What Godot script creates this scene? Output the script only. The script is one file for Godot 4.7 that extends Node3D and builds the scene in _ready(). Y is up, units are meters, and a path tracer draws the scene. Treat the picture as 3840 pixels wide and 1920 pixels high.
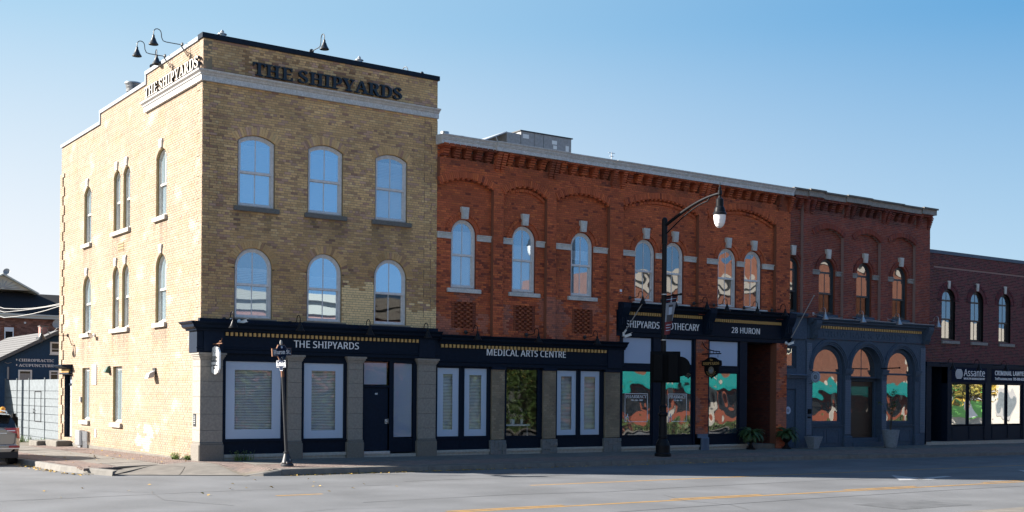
extends Node3D
# Corner of two streets: a three-storey yellow brick building and a row of red brick shops, low sun from the left.
# World: the shop fronts stand on z = 0 and face +z, the side wall of the corner building on x = 0 faces -x.

class MB:
	var v := PackedVector3Array()
	var n := PackedVector3Array()
	var c := PackedColorArray()
	var ix := PackedInt32Array()
	var col := Color(1, 1, 1)
	func quad(a: Vector3, b: Vector3, d: Vector3, e: Vector3) -> void:
		var nn := (b - a).cross(e - a)
		if nn.length_squared() < 1e-14:
			nn = (d - b).cross(e - b)
		nn = nn.normalized()
		var s := v.size()
		v.append(a); v.append(b); v.append(d); v.append(e)
		for k in 4:
			n.append(nn); c.append(col)
		ix.append(s); ix.append(s + 2); ix.append(s + 1); ix.append(s); ix.append(s + 3); ix.append(s + 2)
	func tri(a: Vector3, b: Vector3, d: Vector3) -> void:
		var nn := (b - a).cross(d - a).normalized()
		var s := v.size()
		v.append(a); v.append(b); v.append(d)
		for k in 3:
			n.append(nn); c.append(col)
		ix.append(s); ix.append(s + 2); ix.append(s + 1)
	func squad(a: Vector3, b: Vector3, d: Vector3, e: Vector3, na: Vector3, nb: Vector3, nd: Vector3, ne: Vector3) -> void:
		var s := v.size()
		v.append(a); v.append(b); v.append(d); v.append(e)
		n.append(na); n.append(nb); n.append(nd); n.append(ne)
		for k in 4: c.append(col)
		ix.append(s); ix.append(s + 2); ix.append(s + 1); ix.append(s); ix.append(s + 3); ix.append(s + 2)
	func box(x0: float, y0: float, z0: float, x1: float, y1: float, z1: float) -> void:
		hexa([Vector3(x0, y0, z0), Vector3(x1, y0, z0), Vector3(x1, y0, z1), Vector3(x0, y0, z1), Vector3(x0, y1, z0), Vector3(x1, y1, z0), Vector3(x1, y1, z1), Vector3(x0, y1, z1)])
	func hexa(p: Array) -> void: # four bottom corners (x0z0, x1z0, x1z1, x0z1), then the four above
		quad(p[3], p[2], p[6], p[7]); quad(p[1], p[0], p[4], p[5]); quad(p[2], p[1], p[5], p[6])
		quad(p[0], p[3], p[7], p[4]); quad(p[7], p[6], p[5], p[4]); quad(p[0], p[1], p[2], p[3])
	func cbox(x0: float, y0: float, z0: float, x1: float, y1: float, z1: float, b: float) -> void: # box with chamfered top and upright edges
		prism([Vector2(x0 + b, -z1), Vector2(x1 - b, -z1), Vector2(x1, -z1 + b), Vector2(x1, -z0 - b), Vector2(x1 - b, -z0), Vector2(x0 + b, -z0), Vector2(x0, -z0 - b), Vector2(x0, -z1 + b)], y1 - b, y0, 1)
		prism_taper([Vector2(x0 + b, -z1), Vector2(x1 - b, -z1), Vector2(x1, -z1 + b), Vector2(x1, -z0 - b), Vector2(x1 - b, -z0), Vector2(x0 + b, -z0), Vector2(x0, -z0 - b), Vector2(x0, -z1 + b)], y1 - b, y1, b, Vector2((x0 + x1) / 2, -(z0 + z1) / 2))
	func prism_taper(p: Array, y0: float, y1: float, b: float, mid: Vector2) -> void:
		var q := []
		for a: Vector2 in p:
			var d := a - mid
			q.append(mid + Vector2(d.x - signf(d.x) * b, d.y - signf(d.y) * b))
		for k in p.size():
			var m := (k + 1) % p.size()
			quad(Vector3(p[k].x, y0, -p[k].y), Vector3(p[m].x, y0, -p[m].y), Vector3(q[m].x, y1, -q[m].y), Vector3(q[k].x, y1, -q[k].y))
		for k in range(1, q.size() - 1):
			tri(Vector3(q[0].x, y1, -q[0].y), Vector3(q[k].x, y1, -q[k].y), Vector3(q[k + 1].x, y1, -q[k + 1].y))
	func prism(poly: Array, z1: float, z0: float, axis := 0) -> void: # counterclockwise outline; front at z1, back at z0 (axis 1: stands along y, outline x,-z)
		var pk := PackedVector2Array(poly)
		var t := Geometry2D.triangulate_polygon(pk)
		var P := func(q: Vector2, h: float) -> Vector3: return Vector3(q.x, q.y, h) if axis == 0 else Vector3(q.x, h, -q.y)
		for k in range(0, t.size(), 3):
			var a := pk[t[k]]
			var b := pk[t[k + 1]]
			var d := pk[t[k + 2]]
			if (b - a).cross(d - a) < 0.0:
				var sw := b
				b = d
				d = sw
			tri(P.call(a, z1), P.call(b, z1), P.call(d, z1))
			tri(P.call(a, z0), P.call(d, z0), P.call(b, z0))
		for k in pk.size():
			var m := (k + 1) % pk.size()
			quad(P.call(pk[k], z0), P.call(pk[m], z0), P.call(pk[m], z1), P.call(pk[k], z1))
	func ring(A: Array, B: Array, z1: float, z0: float) -> void: # between two outlines, counterclockwise
		for k in A.size():
			var m := (k + 1) % A.size()
			var a: Vector2 = A[k]
			var b: Vector2 = A[m]
			var d: Vector2 = B[m]
			var e: Vector2 = B[k]
			quad(Vector3(a.x, a.y, z1), Vector3(b.x, b.y, z1), Vector3(d.x, d.y, z1), Vector3(e.x, e.y, z1))
			quad(Vector3(e.x, e.y, z1), Vector3(d.x, d.y, z1), Vector3(d.x, d.y, z0), Vector3(e.x, e.y, z0))
			quad(Vector3(b.x, b.y, z1), Vector3(a.x, a.y, z1), Vector3(a.x, a.y, z0), Vector3(b.x, b.y, z0))
			quad(Vector3(b.x, b.y, z0), Vector3(a.x, a.y, z0), Vector3(e.x, e.y, z0), Vector3(d.x, d.y, z0))
	func inside(A: Array, z1: float, z0: float) -> void: # the faces of an opening
		for k in A.size():
			var m := (k + 1) % A.size()
			quad(Vector3(A[k].x, A[k].y, z1), Vector3(A[m].x, A[m].y, z1), Vector3(A[m].x, A[m].y, z0), Vector3(A[k].x, A[k].y, z0))
	func sheet(A: Array, z: float) -> void:
		var pk := PackedVector2Array(A)
		var t := Geometry2D.triangulate_polygon(pk)
		for k in range(0, t.size(), 3):
			var a := pk[t[k]]
			var b := pk[t[k + 1]]
			var d := pk[t[k + 2]]
			if (b - a).cross(d - a) < 0.0:
				tri(Vector3(a.x, a.y, z), Vector3(d.x, d.y, z), Vector3(b.x, b.y, z))
			else:
				tri(Vector3(a.x, a.y, z), Vector3(b.x, b.y, z), Vector3(d.x, d.y, z))
	func tube(p: Array, r: float, sides := 8, r1 := -1.0) -> void:
		var last := []
		var lastn := []
		var up := Vector3(0.31, 0.9, 0.2).normalized()
		for k in p.size():
			var d: Vector3 = (p[mini(k + 1, p.size() - 1)] - p[maxi(k - 1, 0)]).normalized()
			var s := d.cross(up)
			if s.length() < 0.05:
				s = d.cross(Vector3(1, 0, 0))
			s = s.normalized()
			var w := s.cross(d).normalized()
			up = w
			var rr := r if r1 < 0.0 else lerpf(r, r1, float(k) / (p.size() - 1))
			var cur := []
			var curn := []
			for j in sides:
				var a := TAU * j / sides
				var o := s * cos(a) + w * sin(a)
				cur.append(p[k] + o * rr)
				curn.append(o)
			if k > 0:
				for j in sides:
					var m := (j + 1) % sides
					squad(last[m], last[j], cur[j], cur[m], lastn[m], lastn[j], curn[j], curn[m])
			if k == 0 or k == p.size() - 1:
				for j in range(1, sides - 1):
					if k == 0: tri(cur[0], cur[j], cur[j + 1])
					else: tri(cur[0], cur[j + 1], cur[j])
			last = cur
			lastn = curn
	func lathe(prof: Array, at := Vector3.ZERO, seg := 16) -> void: # Vector2(radius, height) from the bottom up
		for k in prof.size() - 1:
			var a: Vector2 = prof[k]
			var b: Vector2 = prof[k + 1]
			var t := (b - a).normalized()
			var no := Vector2(t.y, -t.x)
			for j in seg:
				var u0 := TAU * j / seg
				var u1 := TAU * (j + 1) / seg
				var d0 := Vector3(cos(u0), 0, sin(u0))
				var d1 := Vector3(cos(u1), 0, sin(u1))
				var n0 := d0 * no.x + Vector3.UP * no.y
				var n1 := d1 * no.x + Vector3.UP * no.y
				squad(at + d1 * a.x + Vector3.UP * a.y, at + d0 * a.x + Vector3.UP * a.y, at + d0 * b.x + Vector3.UP * b.y, at + d1 * b.x + Vector3.UP * b.y, n1, n0, n0, n1)
	func profile(pr: Array, x0: float, x1: float, m0 := 0.0, m1 := 0.0) -> void: # Vector2(out, height) swept along x; m0 / m1 mitre the ends
		for k in pr.size():
			var m := (k + 1) % pr.size()
			var a: Vector2 = pr[k]
			var b: Vector2 = pr[m]
			quad(Vector3(x0 + a.x * m0, a.y, a.x), Vector3(x1 + a.x * m1, a.y, a.x), Vector3(x1 + b.x * m1, b.y, b.x), Vector3(x0 + b.x * m0, b.y, b.x))
		var pk := PackedVector2Array(pr)
		var t := Geometry2D.triangulate_polygon(pk)
		for k in range(0, t.size(), 3):
			var q := [pk[t[k]], pk[t[k + 1]], pk[t[k + 2]]]
			if (q[1] - q[0]).cross(q[2] - q[0]) < 0.0:
				q = [q[0], q[2], q[1]]
			tri(Vector3(x0 + q[0].x * m0, q[0].y, q[0].x), Vector3(x0 + q[1].x * m0, q[1].y, q[1].x), Vector3(x0 + q[2].x * m0, q[2].y, q[2].x))
			tri(Vector3(x1 + q[0].x * m1, q[0].y, q[0].x), Vector3(x1 + q[2].x * m1, q[2].y, q[2].x), Vector3(x1 + q[1].x * m1, q[1].y, q[1].x))
	func ball(at: Vector3, r: Vector3, seg := 12) -> void:
		for i in seg / 2:
			var p0 := PI * i / (seg / 2) - PI / 2
			var p1 := PI * (i + 1) / (seg / 2) - PI / 2
			for j in seg:
				var u0 := TAU * j / seg
				var u1 := TAU * (j + 1) / seg
				var q := []
				for w in [[u1, p0], [u0, p0], [u0, p1], [u1, p1]]:
					q.append(Vector3(cos(w[0]) * cos(w[1]), sin(w[1]), sin(w[0]) * cos(w[1])))
				squad(at + q[0] * r, at + q[1] * r, at + q[2] * r, at + q[3] * r, (q[0] / r).normalized(), (q[1] / r).normalized(), (q[2] / r).normalized(), (q[3] / r).normalized())
	func mesh() -> ArrayMesh:
		var a := []
		a.resize(Mesh.ARRAY_MAX)
		a[Mesh.ARRAY_VERTEX] = v
		a[Mesh.ARRAY_NORMAL] = n
		a[Mesh.ARRAY_COLOR] = c
		a[Mesh.ARRAY_INDEX] = ix
		var m := ArrayMesh.new()
		m.add_surface_from_arrays(Mesh.PRIMITIVE_TRIANGLES, a)
		return m

const EXPOSURE := 3.8
const LEFT := Basis(Vector3(0, 0, 1), Vector3(0, 1, 0), Vector3(-1, 0, 0)) # wall axes (along, up, out) of the side wall
var M := {}
var taken := {}
var rng := RandomNumberGenerator.new()
var noise := FastNoiseLite.new()
var fine := FastNoiseLite.new()
var brick_mesh: Mesh
var brick_mats := {}
var cam_at := Vector3(-13.0475, 2.07, 34.7105)

func numbered(parent: Node, called: String) -> String:
	var key := str(parent.get_instance_id()) + "/" + called
	var k: int = taken.get(key, 0)
	taken[key] = k + 1
	return called if k == 0 else "%s_%03d" % [called, k]

func put(o: Node3D, called: String, parent: Node = self) -> Node3D:
	o.name = numbered(parent, called)
	parent.add_child(o, true)
	return o

func obj(called: String, mesh, mt: Material, parent: Node = self, xf := Transform3D.IDENTITY) -> MeshInstance3D:
	var o := MeshInstance3D.new()
	o.mesh = mesh.mesh() if mesh is MB else mesh
	o.material_override = mt
	o.transform = xf
	put(o, called, parent)
	return o

func bx(called: String, mt: Material, parent: Node, x0: float, y0: float, z0: float, x1: float, y1: float, z1: float) -> MeshInstance3D:
	var b := MB.new()
	b.box(x0, y0, z0, x1, y1, z1)
	return obj(called, b, mt, parent)

func tag(o: Node, label: String, category: String, group := "", kind := "") -> Node:
	if label: o.set_meta("label", label)
	if category: o.set_meta("category", category)
	if group: o.set_meta("group", group)
	if kind: o.set_meta("kind", kind)
	return o

func thing(called: String, label: String, category: String, at := Vector3.ZERO, group := "", turn := 0.0) -> Node3D:
	var o := Node3D.new()
	o.position = at
	o.rotation.y = turn
	put(o, called)
	tag(o, label, category, group)
	return o

func dup(o: Node3D, label: String, at: Vector3, turn := INF) -> Node3D:
	var r := o.duplicate()
	put(r, str(o.name).trim_suffix("_" + str(o.name).get_slice("_", str(o.name).count("_"))) if str(o.name).right(3).is_valid_int() else str(o.name))
	r.position = at
	if turn != INF: r.rotation.y = turn
	r.set_meta("label", label)
	return r

func srgb(r: float, g: float, b: float) -> Color:
	return Color(r, g, b).linear_to_srgb()

func noise_tex(seed_: int, freq: float, lo: float, hi: float, oct := 4, size := 512, kind := FastNoiseLite.TYPE_SIMPLEX_SMOOTH) -> NoiseTexture2D:
	var f := FastNoiseLite.new()
	f.seed = seed_; f.noise_type = kind; f.frequency = freq; f.fractal_octaves = oct
	var t := NoiseTexture2D.new()
	t.width = size; t.height = size; t.seamless = true; t.noise = f
	var g := Gradient.new()
	g.set_color(0, Color(lo, lo, lo)); g.set_color(1, Color(hi, hi, hi))
	t.color_ramp = g
	return t

func normal_tex(seed_: int, freq: float, strength: float, oct := 2) -> NoiseTexture2D:
	var f := FastNoiseLite.new()
	f.seed = seed_; f.noise_type = FastNoiseLite.TYPE_SIMPLEX_SMOOTH; f.frequency = freq; f.fractal_octaves = oct
	var t := NoiseTexture2D.new()
	t.width = 512; t.height = 512; t.seamless = true; t.noise = f; t.as_normal_map = true; t.bump_strength = strength
	return t

# base colour is linear; tex multiplies it (fine grain at scale ts per metre, blotches over it at scale ds)
func mat(called: String, c: Array, rough := 0.8, tex: Texture2D = null, ts := 1.0, det: Texture2D = null, ds := 0.2, metal := 0.0) -> StandardMaterial3D:
	var m := StandardMaterial3D.new()
	m.resource_name = called
	m.albedo_color = srgb(c[0], c[1], c[2])
	m.roughness = rough
	m.metallic = metal
	if tex:
		m.albedo_texture = tex
		m.uv1_triplanar = true; m.uv1_world_triplanar = true
		m.uv1_scale = Vector3.ONE * ts
	if det:
		m.detail_enabled = true
		m.detail_albedo = det
		m.detail_blend_mode = BaseMaterial3D.BLEND_MODE_MUL
		m.detail_uv_layer = BaseMaterial3D.DETAIL_UV_2
		m.uv2_triplanar = true; m.uv2_world_triplanar = true
		m.uv2_scale = Vector3.ONE * ds
	M[called] = m
	return m

func bump(m: StandardMaterial3D, tex: Texture2D, cm: float) -> void:
	m.heightmap_enabled = true
	m.heightmap_texture = tex
	m.heightmap_scale = cm

func glass(called: String, tint: Array, alpha: float, nt: Texture2D, ns: float, sc: float) -> void:
	var m := mat(called, tint, 0.0)
	m.transparency = BaseMaterial3D.TRANSPARENCY_ALPHA
	m.albedo_color.a = alpha
	m.metallic_specular = 0.5
	if nt:
		m.normal_enabled = true; m.normal_texture = nt; m.normal_scale = ns
		m.uv1_triplanar = true; m.uv1_world_triplanar = true; m.uv1_scale = Vector3.ONE * sc

func text(parent: Node, called: String, s: String, font: String, weight: int, x0: float, x1: float, y0: float, y1: float, z: float, depth: float, mt: Material, xf := Transform3D.IDENTITY) -> MeshInstance3D:
	var f := SystemFont.new()
	f.font_names = PackedStringArray([font])
	f.font_weight = weight
	var t := TextMesh.new()
	t.text = s; t.font = f; t.font_size = 48; t.pixel_size = 0.01; t.depth = depth; t.curve_step = 1.0
	var a := t.get_aabb()
	var sx := (x1 - x0) / a.size.x
	var sy := (y1 - y0) / a.size.y
	var o := obj(called, t, mt, parent, xf * Transform3D(Basis(Vector3(sx, 0, 0), Vector3(0, sy, 0), Vector3(0, 0, 1)), Vector3(x0 - a.position.x * sx, y0 - a.position.y * sy, z + depth / 2.0)))
	return o

func outline(w: float, y0: float, ys: float, rise: float, inset := 0.0, x := 0.0) -> Array: # opening outline, counterclockwise from the bottom left
	var hw := w / 2 - inset
	var p := [Vector2(x - hw, y0 + inset), Vector2(x + hw, y0 + inset)]
	if rise <= 0.0:
		p.append(Vector2(x + hw, ys - inset)); p.append(Vector2(x - hw, ys - inset))
		return p
	var R := (w * w / 4 + rise * rise) / (2 * rise)
	var yc := ys + rise - R
	var r := R - inset
	var a0 := asin(clampf(hw / r, -1, 1))
	for k in 19:
		var a := lerpf(a0, -a0, k / 18.0)
		p.append(Vector2(x + r * sin(a), yc + r * cos(a)))
	return p

func half_at(o: Array, y: float, grow: float) -> float: # half width of opening [x0, x1, y0, ys, rise] at height y, or -1
	var w: float = (o[1] - o[0]) / 2
	if y < o[2] or y > o[3] + o[4] + (grow if o[4] > 0.0 else 0.0):
		return -1.0
	if y <= o[3] or o[4] <= 0.0:
		return w
	var R: float = (w * w + o[4] * o[4]) / (2 * o[4])
	var yc: float = o[3] + o[4] - R
	return minf(w + grow, sqrt(maxf((R + grow) * (R + grow) - (y - yc) * (y - yc), 0.0)))

func cut(ivs: Array, a: float, b: float) -> Array:
	var r := []
	for i: Vector2 in ivs:
		if b <= i.x or a >= i.y:
			r.append(i)
			continue
		if a - i.x > 0.02: r.append(Vector2(i.x, a))
		if i.y - b > 0.02: r.append(Vector2(b, i.y))
	return r

# Lays brick courses on a wall: mortar backing into mb, one record per brick into recs.
func lay(recs: Array, wall: int, mb: MB, iv: Callable, y0: float, y1: float, n0: float, pal: Callable, thick := 0.28, header := 6) -> void:
	var rows := int(round((y1 - y0) / 0.0762))
	var ch := (y1 - y0) / rows
	var run := []
	var run_y := y0
	for r in rows + 1:
		var y := y0 + (r + 0.5) * ch
		var ivs: Array = iv.call(y) if r < rows else []
		if ivs != run or r == rows:
			for i: Vector2 in run:
				var ya := run_y
				var yb := y0 + r * ch
				mb.quad(Vector3(i.x, ya, n0 - 0.009), Vector3(i.y, ya, n0 - 0.009), Vector3(i.y, yb, n0 - 0.009), Vector3(i.x, yb, n0 - 0.009))
				mb.quad(Vector3(i.y, ya, n0 - thick), Vector3(i.x, ya, n0 - thick), Vector3(i.x, yb, n0 - thick), Vector3(i.y, yb, n0 - thick))
				mb.quad(Vector3(i.x, ya, n0 - thick), Vector3(i.x, ya, n0 - 0.009), Vector3(i.x, yb, n0 - 0.009), Vector3(i.x, yb, n0 - thick))
				mb.quad(Vector3(i.y, ya, n0 - 0.009), Vector3(i.y, ya, n0 - thick), Vector3(i.y, yb, n0 - thick), Vector3(i.y, yb, n0 - 0.009))
				mb.quad(Vector3(i.x, ya, n0 - thick), Vector3(i.y, ya, n0 - thick), Vector3(i.y, ya, n0 - 0.009), Vector3(i.x, ya, n0 - 0.009))
				mb.quad(Vector3(i.x, yb, n0 - 0.009), Vector3(i.y, yb, n0 - 0.009), Vector3(i.y, yb, n0 - thick), Vector3(i.x, yb, n0 - thick))
			run = ivs
			run_y = y0 + r * ch
		if r == rows:
			break
		var L := 0.111 if r % header == header - 1 else 0.222
		var off := (r % 2) * 0.5 * L + rng.randf_range(-0.012, 0.012)
		for i: Vector2 in ivs:
			var k := int(floor((i.x - off) / L))
			while off + k * L < i.y:
				var a := maxf(i.x, off + k * L)
				var b := minf(i.y, off + (k + 1) * L)
				k += 1
				if b - a < 0.02:
					continue
				brick(recs, wall, Vector3((a + b) / 2, y, n0), Vector2(b - a - 0.011, ch - 0.011), pal.call((a + b) / 2, y), 0.03)

func brick(recs: Array, wall: int, front: Vector3, size: Vector2, c: Color, depth: float, turn := 0.0, jitter := true) -> void:
	var d := rng.randf_range(-0.0025, 0.0025) if jitter else 0.0
	var bs := Basis(Vector3(0, 0, 1), turn + (rng.randf_range(-0.006, 0.006) if jitter else 0.0)) * Basis(Vector3(0, 1, 0), rng.randf_range(-0.02, 0.02) if jitter else 0.0)
	recs.append([wall, Transform3D(bs * Basis.from_scale(Vector3(size.x, size.y, depth)), front + Vector3(0, 0, d - depth / 2)), c])

# Voussoirs round an arch: bricks on end between radii r0 and r1 from angle a0 to -a0 about (x, yc)
func voussoirs(recs: Array, wall: int, x: float, yc: float, r0: float, r1: float, a0: float, n0: float, pal: Callable, depth := 0.12, pitch := 0.078, skip := 1) -> void:
	var count := int(round(2 * a0 * r0 / pitch))
	for k in count:
		if k % skip: continue
		var a := lerpf(-a0, a0, (k + 0.5) / count)
		var rm := (r0 + r1) / 2
		brick(recs, wall, Vector3(x + rm * sin(a), yc + rm * cos(a), n0), Vector2(2 * a0 * rm / count - 0.011, r1 - r0 - 0.006), pal.call(x + rm * sin(a), yc + rm * cos(a)), depth, -a)

# The 300 bricks of a building that show largest become parts of their walls, the rest of each wall one mass of bricks.
func flush(recs: Array, walls: Array, base: StandardMaterial3D, single := "brick", many := "brickwork", most := 300) -> void:
	var order := []
	for k in recs.size():
		var t: Transform3D = walls[recs[k][0]].global_transform * recs[k][1]
		var sight := t.origin - cam_at
		var facing: float = absf(sight.normalized().dot(t.basis.z.normalized()))
		order.append([-t.basis.x.length() * sqrt(facing) / sight.length(), k])
	order.sort()
	var rest := {}
	for q in order.size():
		var rec: Array = recs[order[q][1]]
		if q < most:
			var c: Color = rec[2]
			var key := "%s %d %d %d" % [base.resource_name, int(c.r * 40), int(c.g * 40), int(c.b * 40)]
			if not brick_mats.has(key):
				var m: StandardMaterial3D = base.duplicate()
				m.vertex_color_use_as_albedo = false
				m.albedo_color = c.linear_to_srgb()
				brick_mats[key] = m
			obj(single, brick_mesh, brick_mats[key], walls[rec[0]], rec[1])
		else:
			if not rest.has(rec[0]): rest[rec[0]] = []
			rest[rec[0]].append(rec)
	for w: int in rest:
		var mm := MultiMesh.new()
		mm.transform_format = MultiMesh.TRANSFORM_3D
		mm.use_colors = true
		mm.mesh = brick_mesh
		mm.instance_count = rest[w].size()
		for k in rest[w].size():
			mm.set_instance_transform(k, rest[w][k][1])
			mm.set_instance_color(k, rest[w][k][2])
		var o := MultiMeshInstance3D.new()
		o.multimesh = mm
		o.material_override = base
		put(o, many, walls[w])
		o.set_meta("kind", "stuff")

func gy(x: float, z: float) -> float: # pavement height
	return -0.004 * maxf(x, 0) + 0.008 * maxf(minf(z, 0), -40) - 0.02 * clampf(z, 0, 5) - 0.02 * clampf(-x, 0, 4.5)

func ry(x: float, z: float) -> float: # road height
	return -0.25 - 0.004 * clampf(x, 0, 80) + 0.008 * maxf(minf(z, 0), -40)

func rect(x0: float, y0: float, x1: float, y1: float) -> Array:
	return [Vector2(x0, y0), Vector2(x1, y0), Vector2(x1, y1), Vector2(x0, y1)]

func clip(a: Array, b: Array) -> Array:
	var r := Geometry2D.intersect_polygons(PackedVector2Array(a), PackedVector2Array(b))
	return Array(r[0]) if r.size() else []

func window(parent: Node, xf: Transform3D, op: Array, o := {}) -> MeshInstance3D:
	var x: float = (op[0] + op[1]) / 2
	var w: float = op[1] - op[0]
	var s: float = o.get("set", 0.07)
	var fw: float = o.get("fw", 0.085)
	var sw: float = o.get("sw", 0.042)
	var fm: Material = o.get("frame", M.frame_grey)
	var rise: float = op[4]
	var b := MB.new()
	b.ring(outline(w, op[2], op[3], rise, 0.002, x), outline(w, op[2], op[3], rise, fw, x), -s, -s - 0.12)
	b.ring(outline(w, op[2], op[3], rise, fw * 0.45, x), outline(w, op[2], op[3], rise, fw * 0.72, x), -s + 0.022, -s + 0.001)
	var win := obj("window", b, fm, parent, xf)
	b = MB.new()
	b.inside(outline(w, op[2], op[3], rise, 0.004, x), -0.002, -o.get("deep", 0.28))
	obj("reveal", b, o.get("reveal", M.reveal_yellow), win)
	var rail: float = o.get("rail", -1.0)
	var zs := -s - 0.03
	var parts := []
	if rail > 0.0:
		parts = [["upper_sash", op[2] if rail < 0 else rail - fw, op[3], rise, zs], ["lower_sash", op[2], rail + fw, 0.0, zs - 0.036]]
		if o.has("transom"):
			parts = [["top_light", o.transom - fw, op[3], rise, zs], ["upper_sash", rail - fw, o.transom + fw, 0.0, zs], ["lower_sash", op[2], rail + fw, 0.0, zs - 0.036]]
	else:
		parts = [["sash", op[2], op[3], rise, zs]]
	for p in parts:
		b = MB.new()
		var inner := outline(w, p[1], p[2], p[3], fw + sw, x)
		b.ring(outline(w, p[1], p[2], p[3], fw, x), inner, p[4], p[4] - 0.035)
		if rail > 0.0 and p[0] == "lower_sash":
			b.box(x - w / 2 + fw, rail - 0.035, p[4] + 0.036, x + w / 2 - fw, rail + 0.03, p[4] + 0.0365 + 0.02)
		obj(p[0], b, fm, win)
		var halves := [inner]
		if o.get("bars", true) and not (p[0] == "top_light" and o.get("plain_top", false)):
			var bar := clip(inner, rect(x - 0.014, -5, x + 0.014, 50))
			b = MB.new()
			b.prism(bar, p[4] - 0.004, p[4] - 0.03)
			obj("glazing_bar", b, fm, win)
			halves = [clip(inner, rect(x - 5, -5, x - 0.014, 50)), clip(inner, rect(x + 0.014, -5, x + 5, 50))]
		for h in halves:
			b = MB.new()
			b.sheet(h, p[4] - 0.014)
			var gl: StandardMaterial3D = o.glass_low if o.has("glass_low") and p[0] == "lower_sash" else o.get("glass", M.glass_clear)
			if gl.metallic == 0.0: b.sheet(h, p[4] - 0.026)
			obj("pane", b, gl, win)
	for bl in o.get("blinds", []):
		var zb: float = -s - 0.15
		var full := outline(w, op[2], op[3], rise, fw * 0.8, x)
		b = MB.new()
		if bl[0] == "shade":
			b.sheet(clip(full, rect(x - 5, bl[1], x + 5, bl[2])), zb)
			obj("roller_shade", b, M.shade_white, win)
		else:
			var y: float = bl[1]
			while y < bl[2]:
				var hw := half_at([x - w / 2 + fw, x + w / 2 - fw, op[2], op[3], maxf(rise - fw * 0.5, 0)], y, 0.0)
				if hw > 0.1:
					b.box(x - hw, y, zb - 0.03, x + hw, y + 0.004, zb + 0.015)
					b.quad(Vector3(x - hw, y + 0.002, zb + 0.015), Vector3(x + hw, y + 0.002, zb + 0.015), Vector3(x + hw, y + 0.042, zb - 0.012), Vector3(x - hw, y + 0.042, zb - 0.012))
				y += 0.05
			if bl.size() > 3: b.box(x - w / 2 + fw, bl[2], zb - 0.03, x + w / 2 - fw, bl[2] + 0.09, zb + 0.02)
			obj("slatted_blind", b, M.shade_white, win)
	if o.has("sill"):
		var q: Array = o.sill
		b = MB.new()
		b.cbox(q[0], q[2], -0.25, q[1], q[3], q[4], 0.012)
		obj("sill", b, o.get("sill_mat", M.stone_dark), win)
	if o.has("key"):
		var k: Array = o.key # bottom, top, half width at bottom and at top
		b = MB.new()
		b.prism([Vector2(x - k[2], k[0]), Vector2(x + k[2], k[0]), Vector2(x + k[3], k[1]), Vector2(x - k[3], k[1])], k[4], -0.05)
		b.prism([Vector2(x - k[2] * .7, k[0] + .05), Vector2(x + k[2] * .7, k[0] + .05), Vector2(x + k[3] * .75, k[1] - .05), Vector2(x - k[3] * .75, k[1] - .05)], k[4] + 0.014, k[4] - 0.01)
		obj("keystone", b, M.trim_white, win)
	return win

func room(parent: Node, x0: float, y0: float, z0: float, x1: float, y1: float, z1: float, mt: Material) -> void: # inside faces only, open towards +z
	var b := MB.new()
	b.quad(Vector3(x0, y0, z0), Vector3(x1, y0, z0), Vector3(x1, y1, z0), Vector3(x0, y1, z0))
	b.quad(Vector3(x0, y0, z1), Vector3(x0, y0, z0), Vector3(x0, y1, z0), Vector3(x0, y1, z1))
	b.quad(Vector3(x1, y0, z0), Vector3(x1, y0, z1), Vector3(x1, y1, z1), Vector3(x1, y1, z0))
	b.quad(Vector3(x0, y0, z1), Vector3(x1, y0, z1), Vector3(x1, y0, z0), Vector3(x0, y0, z0))
	b.quad(Vector3(x0, y1, z0), Vector3(x1, y1, z0), Vector3(x1, y1, z1), Vector3(x0, y1, z1))
	obj("interior", b, mt, parent)

# A shop window or door leaf seen as frame + glass, flat topped
func shop_pane(parent: Node, called: String, x0: float, y0: float, x1: float, y1: float, z: float, fm: Material, gm: StandardMaterial3D, fr := 0.05) -> MeshInstance3D:
	var b := MB.new()
	b.ring(rect(x0 - fr, y0 - fr, x1 + fr, y1 + fr), rect(x0, y0, x1, y1), z + 0.04, z - 0.05)
	var o := obj(called, b, fm, parent)
	b = MB.new()
	b.sheet(rect(x0, y0, x1, y1), z)
	if gm.metallic == 0.0:
		b.sheet(rect(x0, y0, x1, y1), z - 0.014)
		b.sheet(rect(x0, y0, x1, y1), z - 0.018)
	obj("pane", b, gm, o)
	return o

func dentils(parent: Node, x0: float, x1: float, y0: float, y1: float, z0: float, z1: float, count: int, duty := 0.52) -> void:
	var b := MB.new()
	b.box(0, y0, z0, (x1 - x0) / count * duty, y1, z1)
	var m := b.mesh()
	for k in count:
		obj("dentil", m, M.gold, parent, Transform3D(Basis.IDENTITY, Vector3(x0 + (x1 - x0) * k / (count - duty), 0, 0)))

func pal_yellow(x: float, y: float, clean := 0.0) -> Color:
	var g := noise.get_noise_2d(x * 9, y * 9) # weathering in broad patches
	var g2 := fine.get_noise_2d(x * 60, y * 35)
	var k := rng.randf_range(0.84, 1.14) * (1.0 + 0.25 * g + 0.14 * g2)
	var c := Color(0.72, 0.455, 0.215)
	var u := rng.randf()
	if u < 0.10: c = Color(0.53, 0.32, 0.18)
	elif u < 0.20: c = Color(0.59, 0.36, 0.25)
	elif u < 0.30: c = Color(0.77, 0.52, 0.26)
	elif u < 0.33: c = Color(0.44, 0.25, 0.17)
	return (c * k).lerp(Color(0.335, 0.250, 0.19) * (0.94 + 0.35 * (k - 1.0)), clean)

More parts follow.
